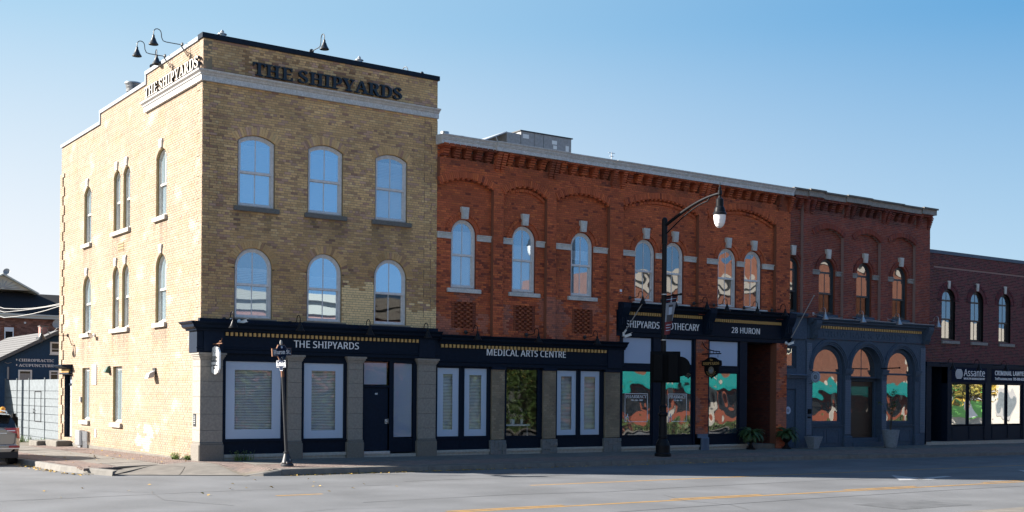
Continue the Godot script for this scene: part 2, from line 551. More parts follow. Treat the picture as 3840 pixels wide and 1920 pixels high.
func pal_yellow_front(x: float, y: float) -> Color:
	var c := pal_yellow(x, y)
	# soot-browned band above and between the second-floor windows, with a cleaned patch left of the third window
	var st := clampf(1.0 - absf(y - 5.9 - 0.5 * noise.get_noise_2d(x * 30, 5)) / 1.6, 0, 1)
	c = c.lerp(Color(c.r * 0.62, c.g * 0.56, c.b * 0.50), st * 0.75)
	var edge := 0.25 * noise.get_noise_2d(x * 90, y * 70)
	if x > 4.75 + edge * 0.3 and x < 5.85 and y < 5.45 + absf(x - 5.2) * 0.5 + edge: c = Color(0.98, 0.70, 0.36) * rng.randf_range(0.9, 1.08)
	if x > 7.1 and y < 4.95 + edge * 2.0: c = Color(0.92, 0.66, 0.34) * rng.randf_range(0.88, 1.08)
	if x < 0.7 and y > 6.0 and y < 11.3: c = c * (0.88 + 0.1 * noise.get_noise_2d(x * 60, y * 60))
	# dark runs below the sills
	for s in [[.98, 2.5, 7.64], [3.35, 4.86, 7.64], [5.75, 7.26, 7.64]]:
		if x > s[0] and x < s[1] and y < s[2] and y > s[2] - 1.1:
			var e := minf(absf(x - s[0] - .1), absf(x - s[1] + .1))
			c = c * (1.0 - clampf((.34 + .5 * fine.get_noise_2d(x * 160, y * 8)) * (1.0 - (s[2] - y) / 1.1) * (1.3 - e), 0, .5))
	# rust runs from the old sign fixings
	if y > 11.8 and y < 12.6:
		for r in [1.3, 1.47, 1.83, 2.3, 2.62, 3.05, 3.4, 3.9, 4.5, 4.72, 5.0, 5.6, 6.1]:
			if absf(x - r) < 0.06: c = c.lerp(Color(0.16, 0.06, 0.025), 0.55)
	return c

func pal_yellow_side(x: float, y: float) -> Color:
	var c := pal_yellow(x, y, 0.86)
	var tan_ := clampf(noise.get_noise_2d(x * 14 + 50, y * 22) * 2.2 - .35, 0, .8)
	c = c.lerp(Color(0.36, 0.235, 0.125), tan_ * .55) # tan weathering in patches
	var pale := clampf(fine.get_noise_2d(x * 26 + 400, y * 40) * 2.6 - .7, 0, 1)
	c = c.lerp(Color(0.52, 0.47, 0.40), pale * .6) # lime wash left in places
	if y < 1.0 and absf(x + 5.2) < 1.2 - absf(y - .55) * 1.6 and fine.get_noise_2d(x * 60, y * 60) > -.1: c = Color(0.5, 0.45, 0.38) * rng.randf_range(.85, 1.05)
	for s in [[-4.5, -3.05, 7.6], [-8.9, -6.85, 7.6], [-12.7, -11.5, 7.5], [-4.5, -3.05, 4.15], [-9, -6.85, 4.15], [-12.8, -11.5, 4.1]]: # runs below the sills
		if x > s[0] and x < s[1] and y < s[2] and y > s[2] - 1.2: c = c * (1.0 - clampf((.2 + .7 * fine.get_noise_2d(x * 140, y * 7)) * (1.0 - (s[2] - y) / 1.2), 0, .4))
	if y < 0.7: c = c * (0.9 + 0.12 * noise.get_noise_2d(x * 40, y * 40))
	return c

func pal_red(x: float, y: float) -> Color:
	var g := noise.get_noise_2d(x * 8 + 300, y * 8)
	var c := Color(0.54, 0.122, 0.046)
	var u := rng.randf()
	var dark := 0.07 + (0.20 if y < 7.4 else 0.0)
	if u < dark * 0.5: c = Color(0.26, 0.056, 0.03)
	elif u < dark: c = Color(0.40, 0.084, 0.034)
	elif u > 0.86: c = Color(0.64, 0.155, 0.05)
	c = c * (rng.randf_range(0.82, 1.15) * (1.0 + 0.28 * g))
	if y > 9.9: c = c.lerp(Color(0.07, 0.03, 0.022), clampf(0.25 + 0.9 * fine.get_noise_2d(x * 26, y * 60), 0, 0.85)) # blotchy darkening towards the top
	if y < 5.6 and fine.get_noise_2d(x * 30 + 90, y * 30) > 0.12: c = c.lerp(Color(0.34, 0.22, 0.19), 0.35) # lime bloom
	return c

func pal_crow(x: float, y: float) -> Color:
	var c := Color(0.27, 0.058, 0.036)
	var u := rng.randf()
	if u < 0.25: c = Color(0.19, 0.048, 0.04)
	elif u > 0.85: c = Color(0.28, 0.08, 0.052)
	c = c * (rng.randf_range(0.85, 1.15) * (1.0 + 0.25 * noise.get_noise_2d(x * 8 + 700, y * 8)))
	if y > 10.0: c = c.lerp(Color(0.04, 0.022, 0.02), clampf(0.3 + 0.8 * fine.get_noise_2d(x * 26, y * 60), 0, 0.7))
	return c

func pal_entrance_shaded(x: float, y: float) -> Color:
	return pal_crow(x, y) * 0.42  # shade inside the recess put into the brick colour

func pal_dark(x: float, y: float) -> Color:
	var c := Color(0.15, 0.036, 0.046)
	var u := rng.randf()
	if u < 0.3: c = Color(0.075, 0.028, 0.036)
	elif u > 0.85: c = Color(0.14, 0.05, 0.05)
	return c * rng.randf_range(0.86, 1.14)

func pal_pier(x: float, y: float) -> Color:
	var c := Color(0.34, 0.27, 0.185) * rng.randf_range(0.8, 1.1)
	return c.lerp(Color(0.15, 0.12, 0.095), clampf(0.25 + 0.9 * fine.get_noise_2d(x * 60, y * 30), 0, 0.75))

func materials() -> void:
	noise.seed = 11; noise.frequency = 0.05; noise.fractal_octaves = 3
	fine.seed = 23; fine.frequency = 0.02; fine.fractal_octaves = 4
	var grain := noise_tex(3, 0.09, 0.80, 1.0, 4)
	var soft := noise_tex(5, 0.02, 0.86, 1.0, 5)
	var cloudy := noise_tex(8, 0.010, 0.80, 1.0, 5)
	var speck := noise_tex(14, 0.25, 0.62, 1.0, 3, 1024)
	var wob := normal_tex(31, 0.006, 6.0, 1)
	var wob2 := normal_tex(37, 0.009, 8.0, 1)
	for q in [["brick_base", 0.9], ["brick_red", 0.9]]:
		var m := mat(q[0], [1, 1, 1], q[1], grain, 4.0)
		m.vertex_color_use_as_albedo = true
		bump(m, grain, 0.4)
	mat("mortar_yellow", [0.27, 0.20, 0.15], 0.95, grain, 2.0)
	mat("mortar_side", [0.27, 0.21, 0.14], 0.95, grain, 2.0)
	mat("mortar_red", [0.25, 0.09, 0.05], 0.95, grain, 2.0)
	mat("mortar_pale", [0.33, 0.215, 0.195], 0.95, grain, 2.0)
	mat("reveal_yellow", [0.36, 0.26, 0.13], 0.9, grain, 3.0)
	mat("reveal_red", [0.25, 0.065, 0.032], 0.9, grain, 3.0)
	mat("frame_grey", [0.70, 0.67, 0.66], 0.5, soft, 0.7)
	mat("frame_slate", [0.035, 0.05, 0.062], 0.45, soft, 0.7)
	mat("frame_black", [0.012, 0.013, 0.016], 0.4)
	mat("trim_white", [0.68, 0.66, 0.62], 0.55, soft, 1.3, soft, 0.23)
	mat("cornice_white", [0.74, 0.73, 0.72], 0.5, soft, 0.5, grain, 0.35)
	mat("trim_weathered", [0.36, 0.34, 0.32], 0.85, cloudy, 1.2, soft, 3.0)
	mat("stone_dark", [0.19, 0.18, 0.165], 0.9, grain, 1.5, soft, 0.8)
	mat("stone_pale", [0.52, 0.49, 0.44], 0.9, grain, 1.5, soft, 0.8)
	var sp := mat("stone_pier", [0.36, 0.32, 0.275], 0.9, grain, 1.4, soft, 0.9)
	bump(sp, grain, 0.5)
	mat("stone_base", [0.23, 0.205, 0.175], 0.92, soft, 1.4, grain, 2.0)
	var gr := mat("granite_rough", [0.34, 0.335, 0.33], 0.9, speck, 1.6, cloudy, 2.5)
	bump(gr, speck, 2.0)
	mat("navy", [0.006, 0.013, 0.027], 0.55, soft, 0.6)
	mat("navy_trim", [0.008, 0.0165, 0.034], 0.5, soft, 0.6)
	mat("slate", [0.088, 0.128, 0.190], 0.6, soft, 0.8, grain, 2.0)
	mat("slate_light", [0.125, 0.17, 0.245], 0.7, grain, 3.0)
	mat("gold", [0.50, 0.30, 0.095], 0.5)
	mat("letter_white", [0.80, 0.80, 0.82], 0.5)
	mat("letter_navy", [0.006, 0.011, 0.02], 0.4)
	mat("letter_black", [0.006, 0.006, 0.007], 0.7)
	mat("letter_glare", [0.42, 0.38, 0.33], 0.4)  # sun glare on the navy side letters, given as a colour
	mat("print_dark", [0.05, 0.05, 0.06], 0.7)
	mat("shade_white", [0.72, 0.72, 0.72], 0.8)
	mat("film", [0.38, 0.45, 0.58], 0.6)
	mat("far_cornice", [0.33, 0.31, 0.28], 0.8)
	var ff := mat("film_sheer", [0.50, 0.58, 0.70], 0.6)
	ff.transparency = BaseMaterial3D.TRANSPARENCY_ALPHA
	ff.albedo_color.a = .78
	mat("film_grey", [0.27, 0.31, 0.40], 0.6)
	mat("room", [0.16, 0.155, 0.15], 0.9, soft, 0.5)
	mat("room_dark", [0.04, 0.04, 0.042], 0.9)
	mat("coping_dark", [0.016, 0.022, 0.034], 0.35, soft, 0.6)
	mat("coping_light", [0.30, 0.33, 0.37], 0.4, soft, 0.6)  # pale copy of the dark coping for the sunlit parapet, also the drip edge
	mat("coping_blue", [0.035, 0.065, 0.11], 0.4, soft, 0.6)
	mat("black_metal", [0.012, 0.012, 0.014], 0.35)
	mat("dark_iron", [0.02, 0.022, 0.026], 0.4, soft, 2.0)
	mat("galvanized", [0.45, 0.46, 0.48], 0.35, soft, 3.0, null, 1.0, 0.7)
	mat("white_plastic", [0.7, 0.7, 0.7], 0.4)
	mat("enamel_white", [0.75, 0.75, 0.73], 0.4)
	mat("rust", [0.20, 0.085, 0.04], 0.85, grain, 6.0)
	mat("roofing", [0.12, 0.12, 0.12], 0.95, grain, 1.0)
	mat("hvac_grey", [0.34, 0.335, 0.335], 0.5, soft, 0.6)
	mat("steel_pale", [0.55, 0.56, 0.57], 0.4, soft, 1.0, null, 1.0, 0.5)
	var asp := mat("asphalt", [0.228, 0.235, 0.248], 0.9, speck, 0.9, cloudy, 0.06)
	bump(asp, speck, 0.5)
	mat("asphalt_worn", [0.205, 0.21, 0.22], 0.85, speck, 0.9, cloudy, 0.09)
	mat("asphalt_patch", [0.165, 0.17, 0.18], 0.9, speck, 1.1, cloudy, 0.3)
	mat("crack", [0.06, 0.06, 0.062], 0.7)
	mat("lane_yellow", [0.62, 0.34, 0.075], 0.75, speck, 1.2, cloudy, 0.6)
	mat("lane_white", [0.66, 0.66, 0.66], 0.75, speck, 1.2, cloudy, 0.6)
	mat("concrete", [0.30, 0.27, 0.235], 0.9, speck, 0.8, cloudy, 0.35)
	mat("concrete_2", [0.27, 0.245, 0.21], 0.9, speck, 0.8, cloudy, 0.4)
	mat("kerb", [0.29, 0.27, 0.245], 0.9, speck, 0.9, cloudy, 0.5)
	mat("ground", [0.16, 0.15, 0.12], 0.95, cloudy, 0.05)
	mat("grit", [0.2, 0.17, 0.13], 0.95, speck, 1.0)
	mat("weed", [0.10, 0.15, 0.03], 0.7)
	mat("fern", [0.045, 0.085, 0.022], 0.55)
	mat("leaf_yellow", [0.42, 0.26, 0.05], 0.7)
	mat("paint_blue", [0.004, 0.050, 0.125], 0.7, soft, 0.8)
	mat("shingle", [0.19, 0.185, 0.185], 0.95, grain, 2.0, soft, 0.5)
	mat("shingle_black", [0.012, 0.013, 0.016], 0.95, grain, 2.0)
	mat("fence_grey", [0.175, 0.205, 0.228], 0.75, cloudy, 0.8, grain, 1.0)
	mat("cream", [0.62, 0.60, 0.50], 0.7)
	mat("paver", [1, 1, 1], 0.9, grain, 4.0).vertex_color_use_as_albedo = true
	mat("bark", [0.10, 0.075, 0.055], 0.95, grain, 3.0)
	mat("teal", [0.0, 0.17, 0.165], 0.6)
	mat("stucco", [0.50, 0.47, 0.42], 0.9, soft, 0.5)
	mat("pink_brick", [0.42, 0.21, 0.18], 0.9, grain, 2.0, soft, 0.4)
	mat("orange_brick", [0.25, 0.10, 0.058], 0.9, cloudy, 2.5, cloudy, 0.4)
	mat("mural_green", [0.17, 0.48, 0.10], 0.6)
	mat("mural_yellow", [0.85, 0.55, 0.10], 0.6)
	mat("mural_blue", [0.16, 0.48, 0.55], 0.6)
	var cp := mat("car_paint", [0.36, 0.32, 0.26], 0.3, null, 1.0, null, 1.0, 0.35)
	cp.clearcoat_enabled = true; cp.clearcoat = 0.8; cp.clearcoat_roughness = 0.05
	mat("car_black", [0.012, 0.012, 0.013], 0.5)
	mat("car_glass", [0.015, 0.017, 0.02], 0.04)
	var tl := mat("tail_red", [0.36, 0.006, 0.008], 0.12)
	tl.clearcoat_enabled = true; tl.clearcoat = 1.0
	mat("tyre", [0.014, 0.014, 0.014], 0.85)
	mat("chrome", [0.75, 0.75, 0.75], 0.12, null, 1.0, null, 1.0, 1.0)
	mat("amber", [0.62, 0.27, 0.02], 0.4)
	var lg := mat("lamp_glass", [0.80, 0.76, 0.76], 0.28)
	lg.backlight_enabled = true; lg.backlight = Color(0.5, 0.5, 0.5)
	mat("red_panel", [0.13, 0.012, 0.02], 0.7)
	mat("banner_grey", [0.22, 0.24, 0.29], 0.7)
	mat("sign_navy", [0.006, 0.011, 0.03], 0.75)
	mat("wood_dark", [0.018, 0.012, 0.010], 0.5, soft, 2.0)
	mat("pot_blue", [0.40, 0.46, 0.54], 0.8, speck, 2.0, cloudy, 2.0)
	mat("soil", [0.04, 0.03, 0.02], 1.0)
	mat("pole_wood", [0.14, 0.10, 0.07], 0.95, grain, 3.0)
	mat("cable", [0.45, 0.44, 0.42], 0.6)
	glass("glass_clear", [0.02, 0.022, 0.022], 0.04, wob, 0.05, 0.3)
	glass("glass_old", [0.02, 0.022, 0.022], 0.04, wob2, 0.08, 0.3)
	# coated glazing: a good part mirror, the rest lets the room behind show
	for q in [["glass_sky", .80, .95, wob, .03, .25], ["glass_pale", .62, .92, wob, .03, .25], ["glass_mirror", .88, .37, wob2, .065, .28], ["glass_bright", .94, .78, wob2, .022, .22]]:
		glass(q[0], [q[2], q[2], q[2]], 0.0, q[3], q[4], q[5])
		M[q[0]].metallic = q[1]
		if q[0] in ["glass_sky", "glass_pale"]: M[q[0]].albedo_color = Color(srgb(q[2] * .70, 0, 0).r, srgb(q[2] * .88, 0, 0).r, srgb(q[2], 0, 0).r, 0.0)
	glass("glass_shop", [0.02, 0.022, 0.022], 0.04, wob, 0.10, 0.22)
	for k in ["navy", "navy_trim", "letter_black", "black_metal", "coping_dark", "sign_navy", "slate"]: M[k].metallic_specular = 0.22
	# brick unit: a block of one metre with bevelled front edges, scaled to each brick
	var b := MB.new()
	var f := [Vector3(-.46, -.4, .5), Vector3(.46, -.4, .5), Vector3(.46, .4, .5), Vector3(-.46, .4, .5)]
	var s := [Vector3(-.5, -.5, .36), Vector3(.5, -.5, .36), Vector3(.5, .5, .36), Vector3(-.5, .5, .36)]
	b.quad(f[0], f[1], f[2], f[3])
	for k in 4:
		var m := (k + 1) % 4
		b.quad(s[k], s[m], f[m], f[k])
		b.quad(Vector3(s[k].x, s[k].y, -.5), Vector3(s[m].x, s[m].y, -.5), s[m], s[k])
	var a := []
	a.resize(Mesh.ARRAY_MAX)
	a[Mesh.ARRAY_VERTEX] = b.v; a[Mesh.ARRAY_NORMAL] = b.n; a[Mesh.ARRAY_INDEX] = b.ix
	brick_mesh = ArrayMesh.new()
	brick_mesh.add_surface_from_arrays(Mesh.PRIMITIVE_TRIANGLES, a)

const CORNICE := [Vector2(0, 11.44), Vector2(0.09, 11.44), Vector2(0.09, 11.60), Vector2(0.13, 11.62), Vector2(0.15, 11.66), Vector2(0.22, 11.70), Vector2(0.24, 11.745), Vector2(0.0, 11.80)]

func yellow_building() -> void:
	var o := thing("brick_building", "three-storey pale yellow brick corner building with dark slab letters under its parapet", "building")
	var recs := []
	var ops := []
	for q in [[1.12, 2.34], [3.465, 4.705], [5.89, 7.10]]: ops.append([q[0], q[1], 7.79, 9.815, 0.19])
	for q in [[1.04, 2.28], [3.46, 4.69], [5.87, 7.10]]: ops.append([q[0], q[1], 4.34, 5.91, 0.62])
	var quoin := func(y: float) -> float: return 0.47 if posmod(int(floor((y - 6.62) / 0.325)), 2) == 0 else 0.2
	var front := func(y: float) -> Array:
		var q: float = quoin.call(y)
		var iv := [Vector2(q if y < 11.4 else 0.0, 8.27 - (0.0 if y > 11.4 else q + 0.03))]
		for p in ops:
			var h := half_at(p, y, 0.07)
			if h > 0.0: iv = cut(iv, (p[0] + p[1]) / 2 - h, (p[0] + p[1]) / 2 + h)
		return iv
	var mb := MB.new()
	lay(recs, 0, mb, front, 3.9, 12.74, 0.0, pal_yellow_front)
	var corner := func(y: float) -> Array: return [Vector2(-0.006, quoin.call(y)), Vector2(8.24 - quoin.call(y), 8.27)] if y < 11.4 else []
	lay(recs, 0, mb, corner, 3.9, 12.74, 0.018, pal_yellow_front, 0.12)
	var w0 := obj("wall", mb, M.mortar_yellow, o)
	# arches of bricks on end
	for k in 3:
		var p: Array = ops[k]
		var w: float = (p[1] - p[0]) / 2
		var R: float = (w * w + 0.19 * 0.19) / 0.38
		voussoirs(recs, 0, (p[0] + p[1]) / 2, p[3] + p[4] - R, R, R + 0.27, asin(w / R) + 0.06, 0.012, pal_yellow_front)
		p = ops[k + 3]
		voussoirs(recs, 0, (p[0] + p[1]) / 2, p[3], 0.615, 0.87, PI / 2, 0.012, pal_yellow_front)
	var bl := [[["slats", 7.9, 9.62, 1]], [["slats", 7.9, 9.62, 1]], [["slats", 7.9, 9.66, 1], ["shade", 7.8, 9.2]],
		[["slats", 4.45, 5.83, 1]], [["slats", 4.45, 5.72, 1]], [["shade", 5.42, 6.6]]]
	for k in 6:
		var p: Array = ops[k]
		var sx: float = (p[0] + p[1]) / 2
		window(o, Transform3D.IDENTITY, p, {"glass": M.glass_pale if k in [2, 3] else M.glass_sky, "glass_low": M.glass_clear if k == 5 else (M.glass_pale if k in [2, 3] else M.glass_sky), "rail": 8.86 if k < 3 else 5.40, "blinds": bl[k], "sill": [sx - 0.74, sx + 0.75, p[2] - 0.145, p[2] - 0.005, 0.09]})
	# side wall, stepped parapet
	var sops := []
	for q in [[-4.18, -3.16, 7.79, 9.72, .28], [-8.78, -8.01, 7.79, 9.72, .25], [-7.66, -6.90, 7.79, 9.72, .25], [-12.52, -11.58, 7.72, 9.62, .27], [-4.15, -3.13, 4.32, 6.05, .51], [-8.82, -8.08, 4.31, 6.16, .37], [-7.72, -6.96, 4.31, 6.15, .38], [-12.6, -11.55, 4.28, 5.95, .52], [-8.69, -7.65, .94, 2.95, 0.0], [-12.6, -11.63, .95, 2.96, 0.0], [-15.15, -14.05, .17, 2.74, 0.0]]:
		sops.append(q)
	var top := func(u: float) -> float: return 12.73 if u > -5.24 else (12.40 if u > -10.46 else 12.0)
	var back_quoin := func(y: float) -> float: return 0.3 if posmod(int(floor(y / 0.37)), 2) == 0 else 0.52
	var side := func(y: float) -> Array:
		var iv := [Vector2(-15.83 + (back_quoin.call(y) if y < 10.9 else 0.0) if y < 12.0 else (-10.46 if y < 12.4 else -5.24), 0.0 if y > 11.4 or y < 4.2 else -quoin.call(y))]
		for p in sops:
			var h := half_at(p, y, 0.07)
			if h > 0.0: iv = cut(iv, (p[0] + p[1]) / 2 - h, (p[0] + p[1]) / 2 + h)
		return iv
	var xl := Transform3D(LEFT, Vector3.ZERO)
	mb = MB.new()
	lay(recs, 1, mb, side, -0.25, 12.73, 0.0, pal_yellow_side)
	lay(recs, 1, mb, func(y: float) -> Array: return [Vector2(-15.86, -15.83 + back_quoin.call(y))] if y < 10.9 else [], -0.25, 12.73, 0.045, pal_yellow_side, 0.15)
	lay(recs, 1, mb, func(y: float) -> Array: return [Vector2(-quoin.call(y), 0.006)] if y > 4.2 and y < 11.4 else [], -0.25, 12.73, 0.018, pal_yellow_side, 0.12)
	var w1 := obj("wall", mb, M.mortar_side, o, xl)
	for k in 8:
		var p: Array = sops[k]
		var w: float = (p[1] - p[0]) / 2
		var R: float = (w * w + p[4] * p[4]) / (2 * p[4])
		voussoirs(recs, 1, (p[0] + p[1]) / 2, p[3] + p[4] - R, R, R + 0.22, asin(minf(w / R, 1.0)) + 0.04, 0.006, pal_yellow_side)
	for k in 10:
		var p: Array = sops[k]
		var m: float = (p[0] + p[1]) / 2
		var pair := k in [1, 5]
		var d := {"rail": 8.86 if k < 4 else 5.42, "set": 0.11, "fw": 0.075, "bars": k == 0, "glass": M.glass_sky, "frame": M.trim_white, "blinds": [["shade", p[2], p[3] + p[4]]] if k % 3 else [["slats", p[2] + .1, p[3] + .1]], "sill_mat": M.stone_pale}
		if k < 8: d.key = [p[3] + p[4] + 0.03, p[3] + p[4] + 0.31, 0.10, 0.15, 0.055]
		else: d.rail = -1.0
		if not k in [2, 6]: d.sill = [p[0] - 0.13, (sops[k + 1][1] if pair else p[1]) + 0.09, p[2] - 0.15, p[2] - 0.005, 0.10]
		window(o, xl, p, d)
	# back door with its small hood
	var dr: Array = sops[10]
	var b := MB.new()
	b.inside(outline(1.1, .17, 2.74, 0, .004, -14.6), -.002, -0.3)
	b.ring(outline(1.1, .17, 2.74, 0, .002, -14.6), outline(1.1, .17, 2.74, 0, .08, -14.6), -0.16, -0.28)
	b.box(-15.07, 2.30, -.26, -14.13, 2.38, -.15)
	var door := obj("door", b, M.navy, o, xl)
	b = MB.new(); b.box(-15.07, .2, -.25, -14.13, 2.3, -.2)
	obj("door_leaf", b, M.frame_grey, door)
	b = MB.new(); b.sheet(rect(-14.95, 1.05, -14.25, 2.15), -.19); b.sheet(rect(-14.95, 1.05, -14.25, 2.15), -.196)
	obj("pane", b, M.glass_clear, door)
	b = MB.new(); b.sheet(rect(-15.07, 2.38, -14.13, 2.66), -.2)
	obj("transom_panel", b, M.film_grey, door)
	b = MB.new()
	b.profile([Vector2(0, 2.74), Vector2(.16, 2.74), Vector2(.16, 2.80), Vector2(0.05, 2.80), Vector2(0.05, 2.95), Vector2(.2, 2.97), Vector2(.42, 3.05), Vector2(.44, 3.11), Vector2(0, 3.13)], -15.35, -13.97)
	var hood := obj("door_hood", b, M.navy_trim, o, xl)
	b = MB.new(); b.box(0, 2.80, .05, .06, 2.94, .12)
	var dm := b.mesh()
	for k in 9: obj("dentil", dm, M.gold, hood, Transform3D(Basis.IDENTITY, Vector3(-15.2 + k * .125, 0, 0)))
	# white cornice round the corner, copings, roof, hidden walls
	b = MB.new(); b.profile(CORNICE, 0.0, 8.27, -1.0, 0.0)
	var cor := obj("cornice", b, M.cornice_white, o)
	for x in [3.0, 5.75]: bx("joint_cover", M.trim_white, cor, x, 11.445, 0.085, x + 0.03, 11.60, 0.097)
	b = MB.new(); b.profile(CORNICE, -5.22, 0.0, 0.0, 1.0)
	obj("cornice", b, M.cornice_white, o, xl)
	b = MB.new(); b.box(-.05, 12.74, -.36, 8.32, 12.89, .055)
	obj("coping", b, M.coping_dark, o)
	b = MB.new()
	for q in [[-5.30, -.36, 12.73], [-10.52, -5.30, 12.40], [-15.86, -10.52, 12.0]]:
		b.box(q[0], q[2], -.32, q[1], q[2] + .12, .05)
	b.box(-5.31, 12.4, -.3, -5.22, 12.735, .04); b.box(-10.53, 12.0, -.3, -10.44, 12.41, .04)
	obj("coping", b, M.coping_light, o, xl)  # same dark metal as the front, with sunlight put into its colour
	bx("roof", M.roofing, o, .3, 11.5, -15.55, 7.95, 11.7, -.29)
	b = MB.new(); b.box(7.97, -.3, -15.8, 8.25, 12.74, -.29); b.box(.3, -.3, -15.8, 7.96, 12.0, -15.55)
	obj("wall", b, M.mortar_side, o)
	for q in [[7.3, 11.3], [3.95, 7.2]]: room(o, .32, q[0], -15.5, 7.9, q[1], -.30, M.room)
	room(o, .32, -.2, -15.5, 7.9, 3.9, -.62, M.room)
	b = MB.new(); b.box(-15.83, -.32, -.1, 0, .02, .035)
	obj("plinth", b, M.concrete_2, o, xl)
	# slab-serif letters, standing off the wall
	text(o, "sign_lettering", "THE SHIPYARDS", "Droid Serif", 700, 1.55, 6.81, 11.85, 12.24, .03, .09, M.letter_navy)
	text(o, "sign_lettering", "THE SHIPYARDS", "Droid Serif", 700, -5.03, -.10, 11.86, 12.22, .04, .09, M.letter_navy, xl)
	text(o, "letter_faces", "THE SHIPYARDS", "Droid Serif", 700, -5.03, -.10, 11.86, 12.22, .131, .004, M.letter_glare, xl)  # pale layer over the navy letters paints the glare of the sun
	# pierced vent block in the side wall
	b = MB.new(); b.box(-8.22, 7.05, -.05, -7.54, 7.35, .012)
	var vent := obj("vent_panel", b, M.reveal_yellow, o, xl)
	for r in 3:
		for k in 6: obj("vent_brick", brick_mesh, M.mortar_side, vent, Transform3D(Basis.from_scale(Vector3(.075, .05, .03)), Vector3(-8.15 + k * .107, 7.1 + r * .1, .01)))
	yellow_shop(o)
	flush(recs, [w0, w1], M.brick_base)

func stone_pier(parent: Node, x0: float, x1: float, z0: float, z1: float, cap := true) -> void:
	# plinth, five ashlar blocks with open joints, moulded cap
	var b := MB.new()
	b.cbox(x0 - .045, -.1, z0 - .03, x1 + .045, .50, z1 + .05, .03)
	b.profile([Vector2(z1, .50), Vector2(z1 + .035, .50), Vector2(z1 + .035, .53), Vector2(z1, .56)], x0 - .01, x1 + .01)
	b.box(x0 + .012, .5, z0 + .012, x1 - .012, 3.12, z1 - .012)
	var pier := obj("stone_pier", b, M.stone_base, parent)
	var ys := [.56, .92, 1.41, 1.93, 2.40, 2.84, 3.06]
	for k in 6:
		b = MB.new(); b.cbox(x0, ys[k] + .006, z0, x1, ys[k + 1] - .006, z1, .006)
		obj("stone_block", b, M.stone_pier, pier)
	b = MB.new()
	for q in [[.015, 3.06, 3.10], [.035, 3.10, 3.14], [.06, 3.145, 3.20], [.09, 3.20, 3.26]]:
		b.box(x0 - q[0], q[1], z0, x1 + q[0], q[2], z1 + q[0])
	obj("pier_cap", b, M.stone_pier, pier)

func film_window(parent: Node, x0: float, y0: float, x1: float, y1: float, mx: float, my0: float, my1: float, z: float) -> void:
	var w := shop_pane(parent, "shop_window", x0, y0, x1, y1, z, M.navy, M.glass_shop, .07)
	var b := MB.new()
	b.ring(rect(x0, y0, x1, y1), rect(x0 + mx, my0, x1 - mx, my1), z + .006, z + .002)
	obj("frosted_border", b, M.film_sheer, w)
	b = MB.new()
	var y := y0 + .02
	while y < y1 - .05:
		b.quad(Vector3(x0, y, z - .10), Vector3(x1, y, z - .10), Vector3(x1, y + .034, z - .125), Vector3(x0, y + .034, z - .125))
		y += .05
	obj("slatted_blind", b, M.shade_white, w)

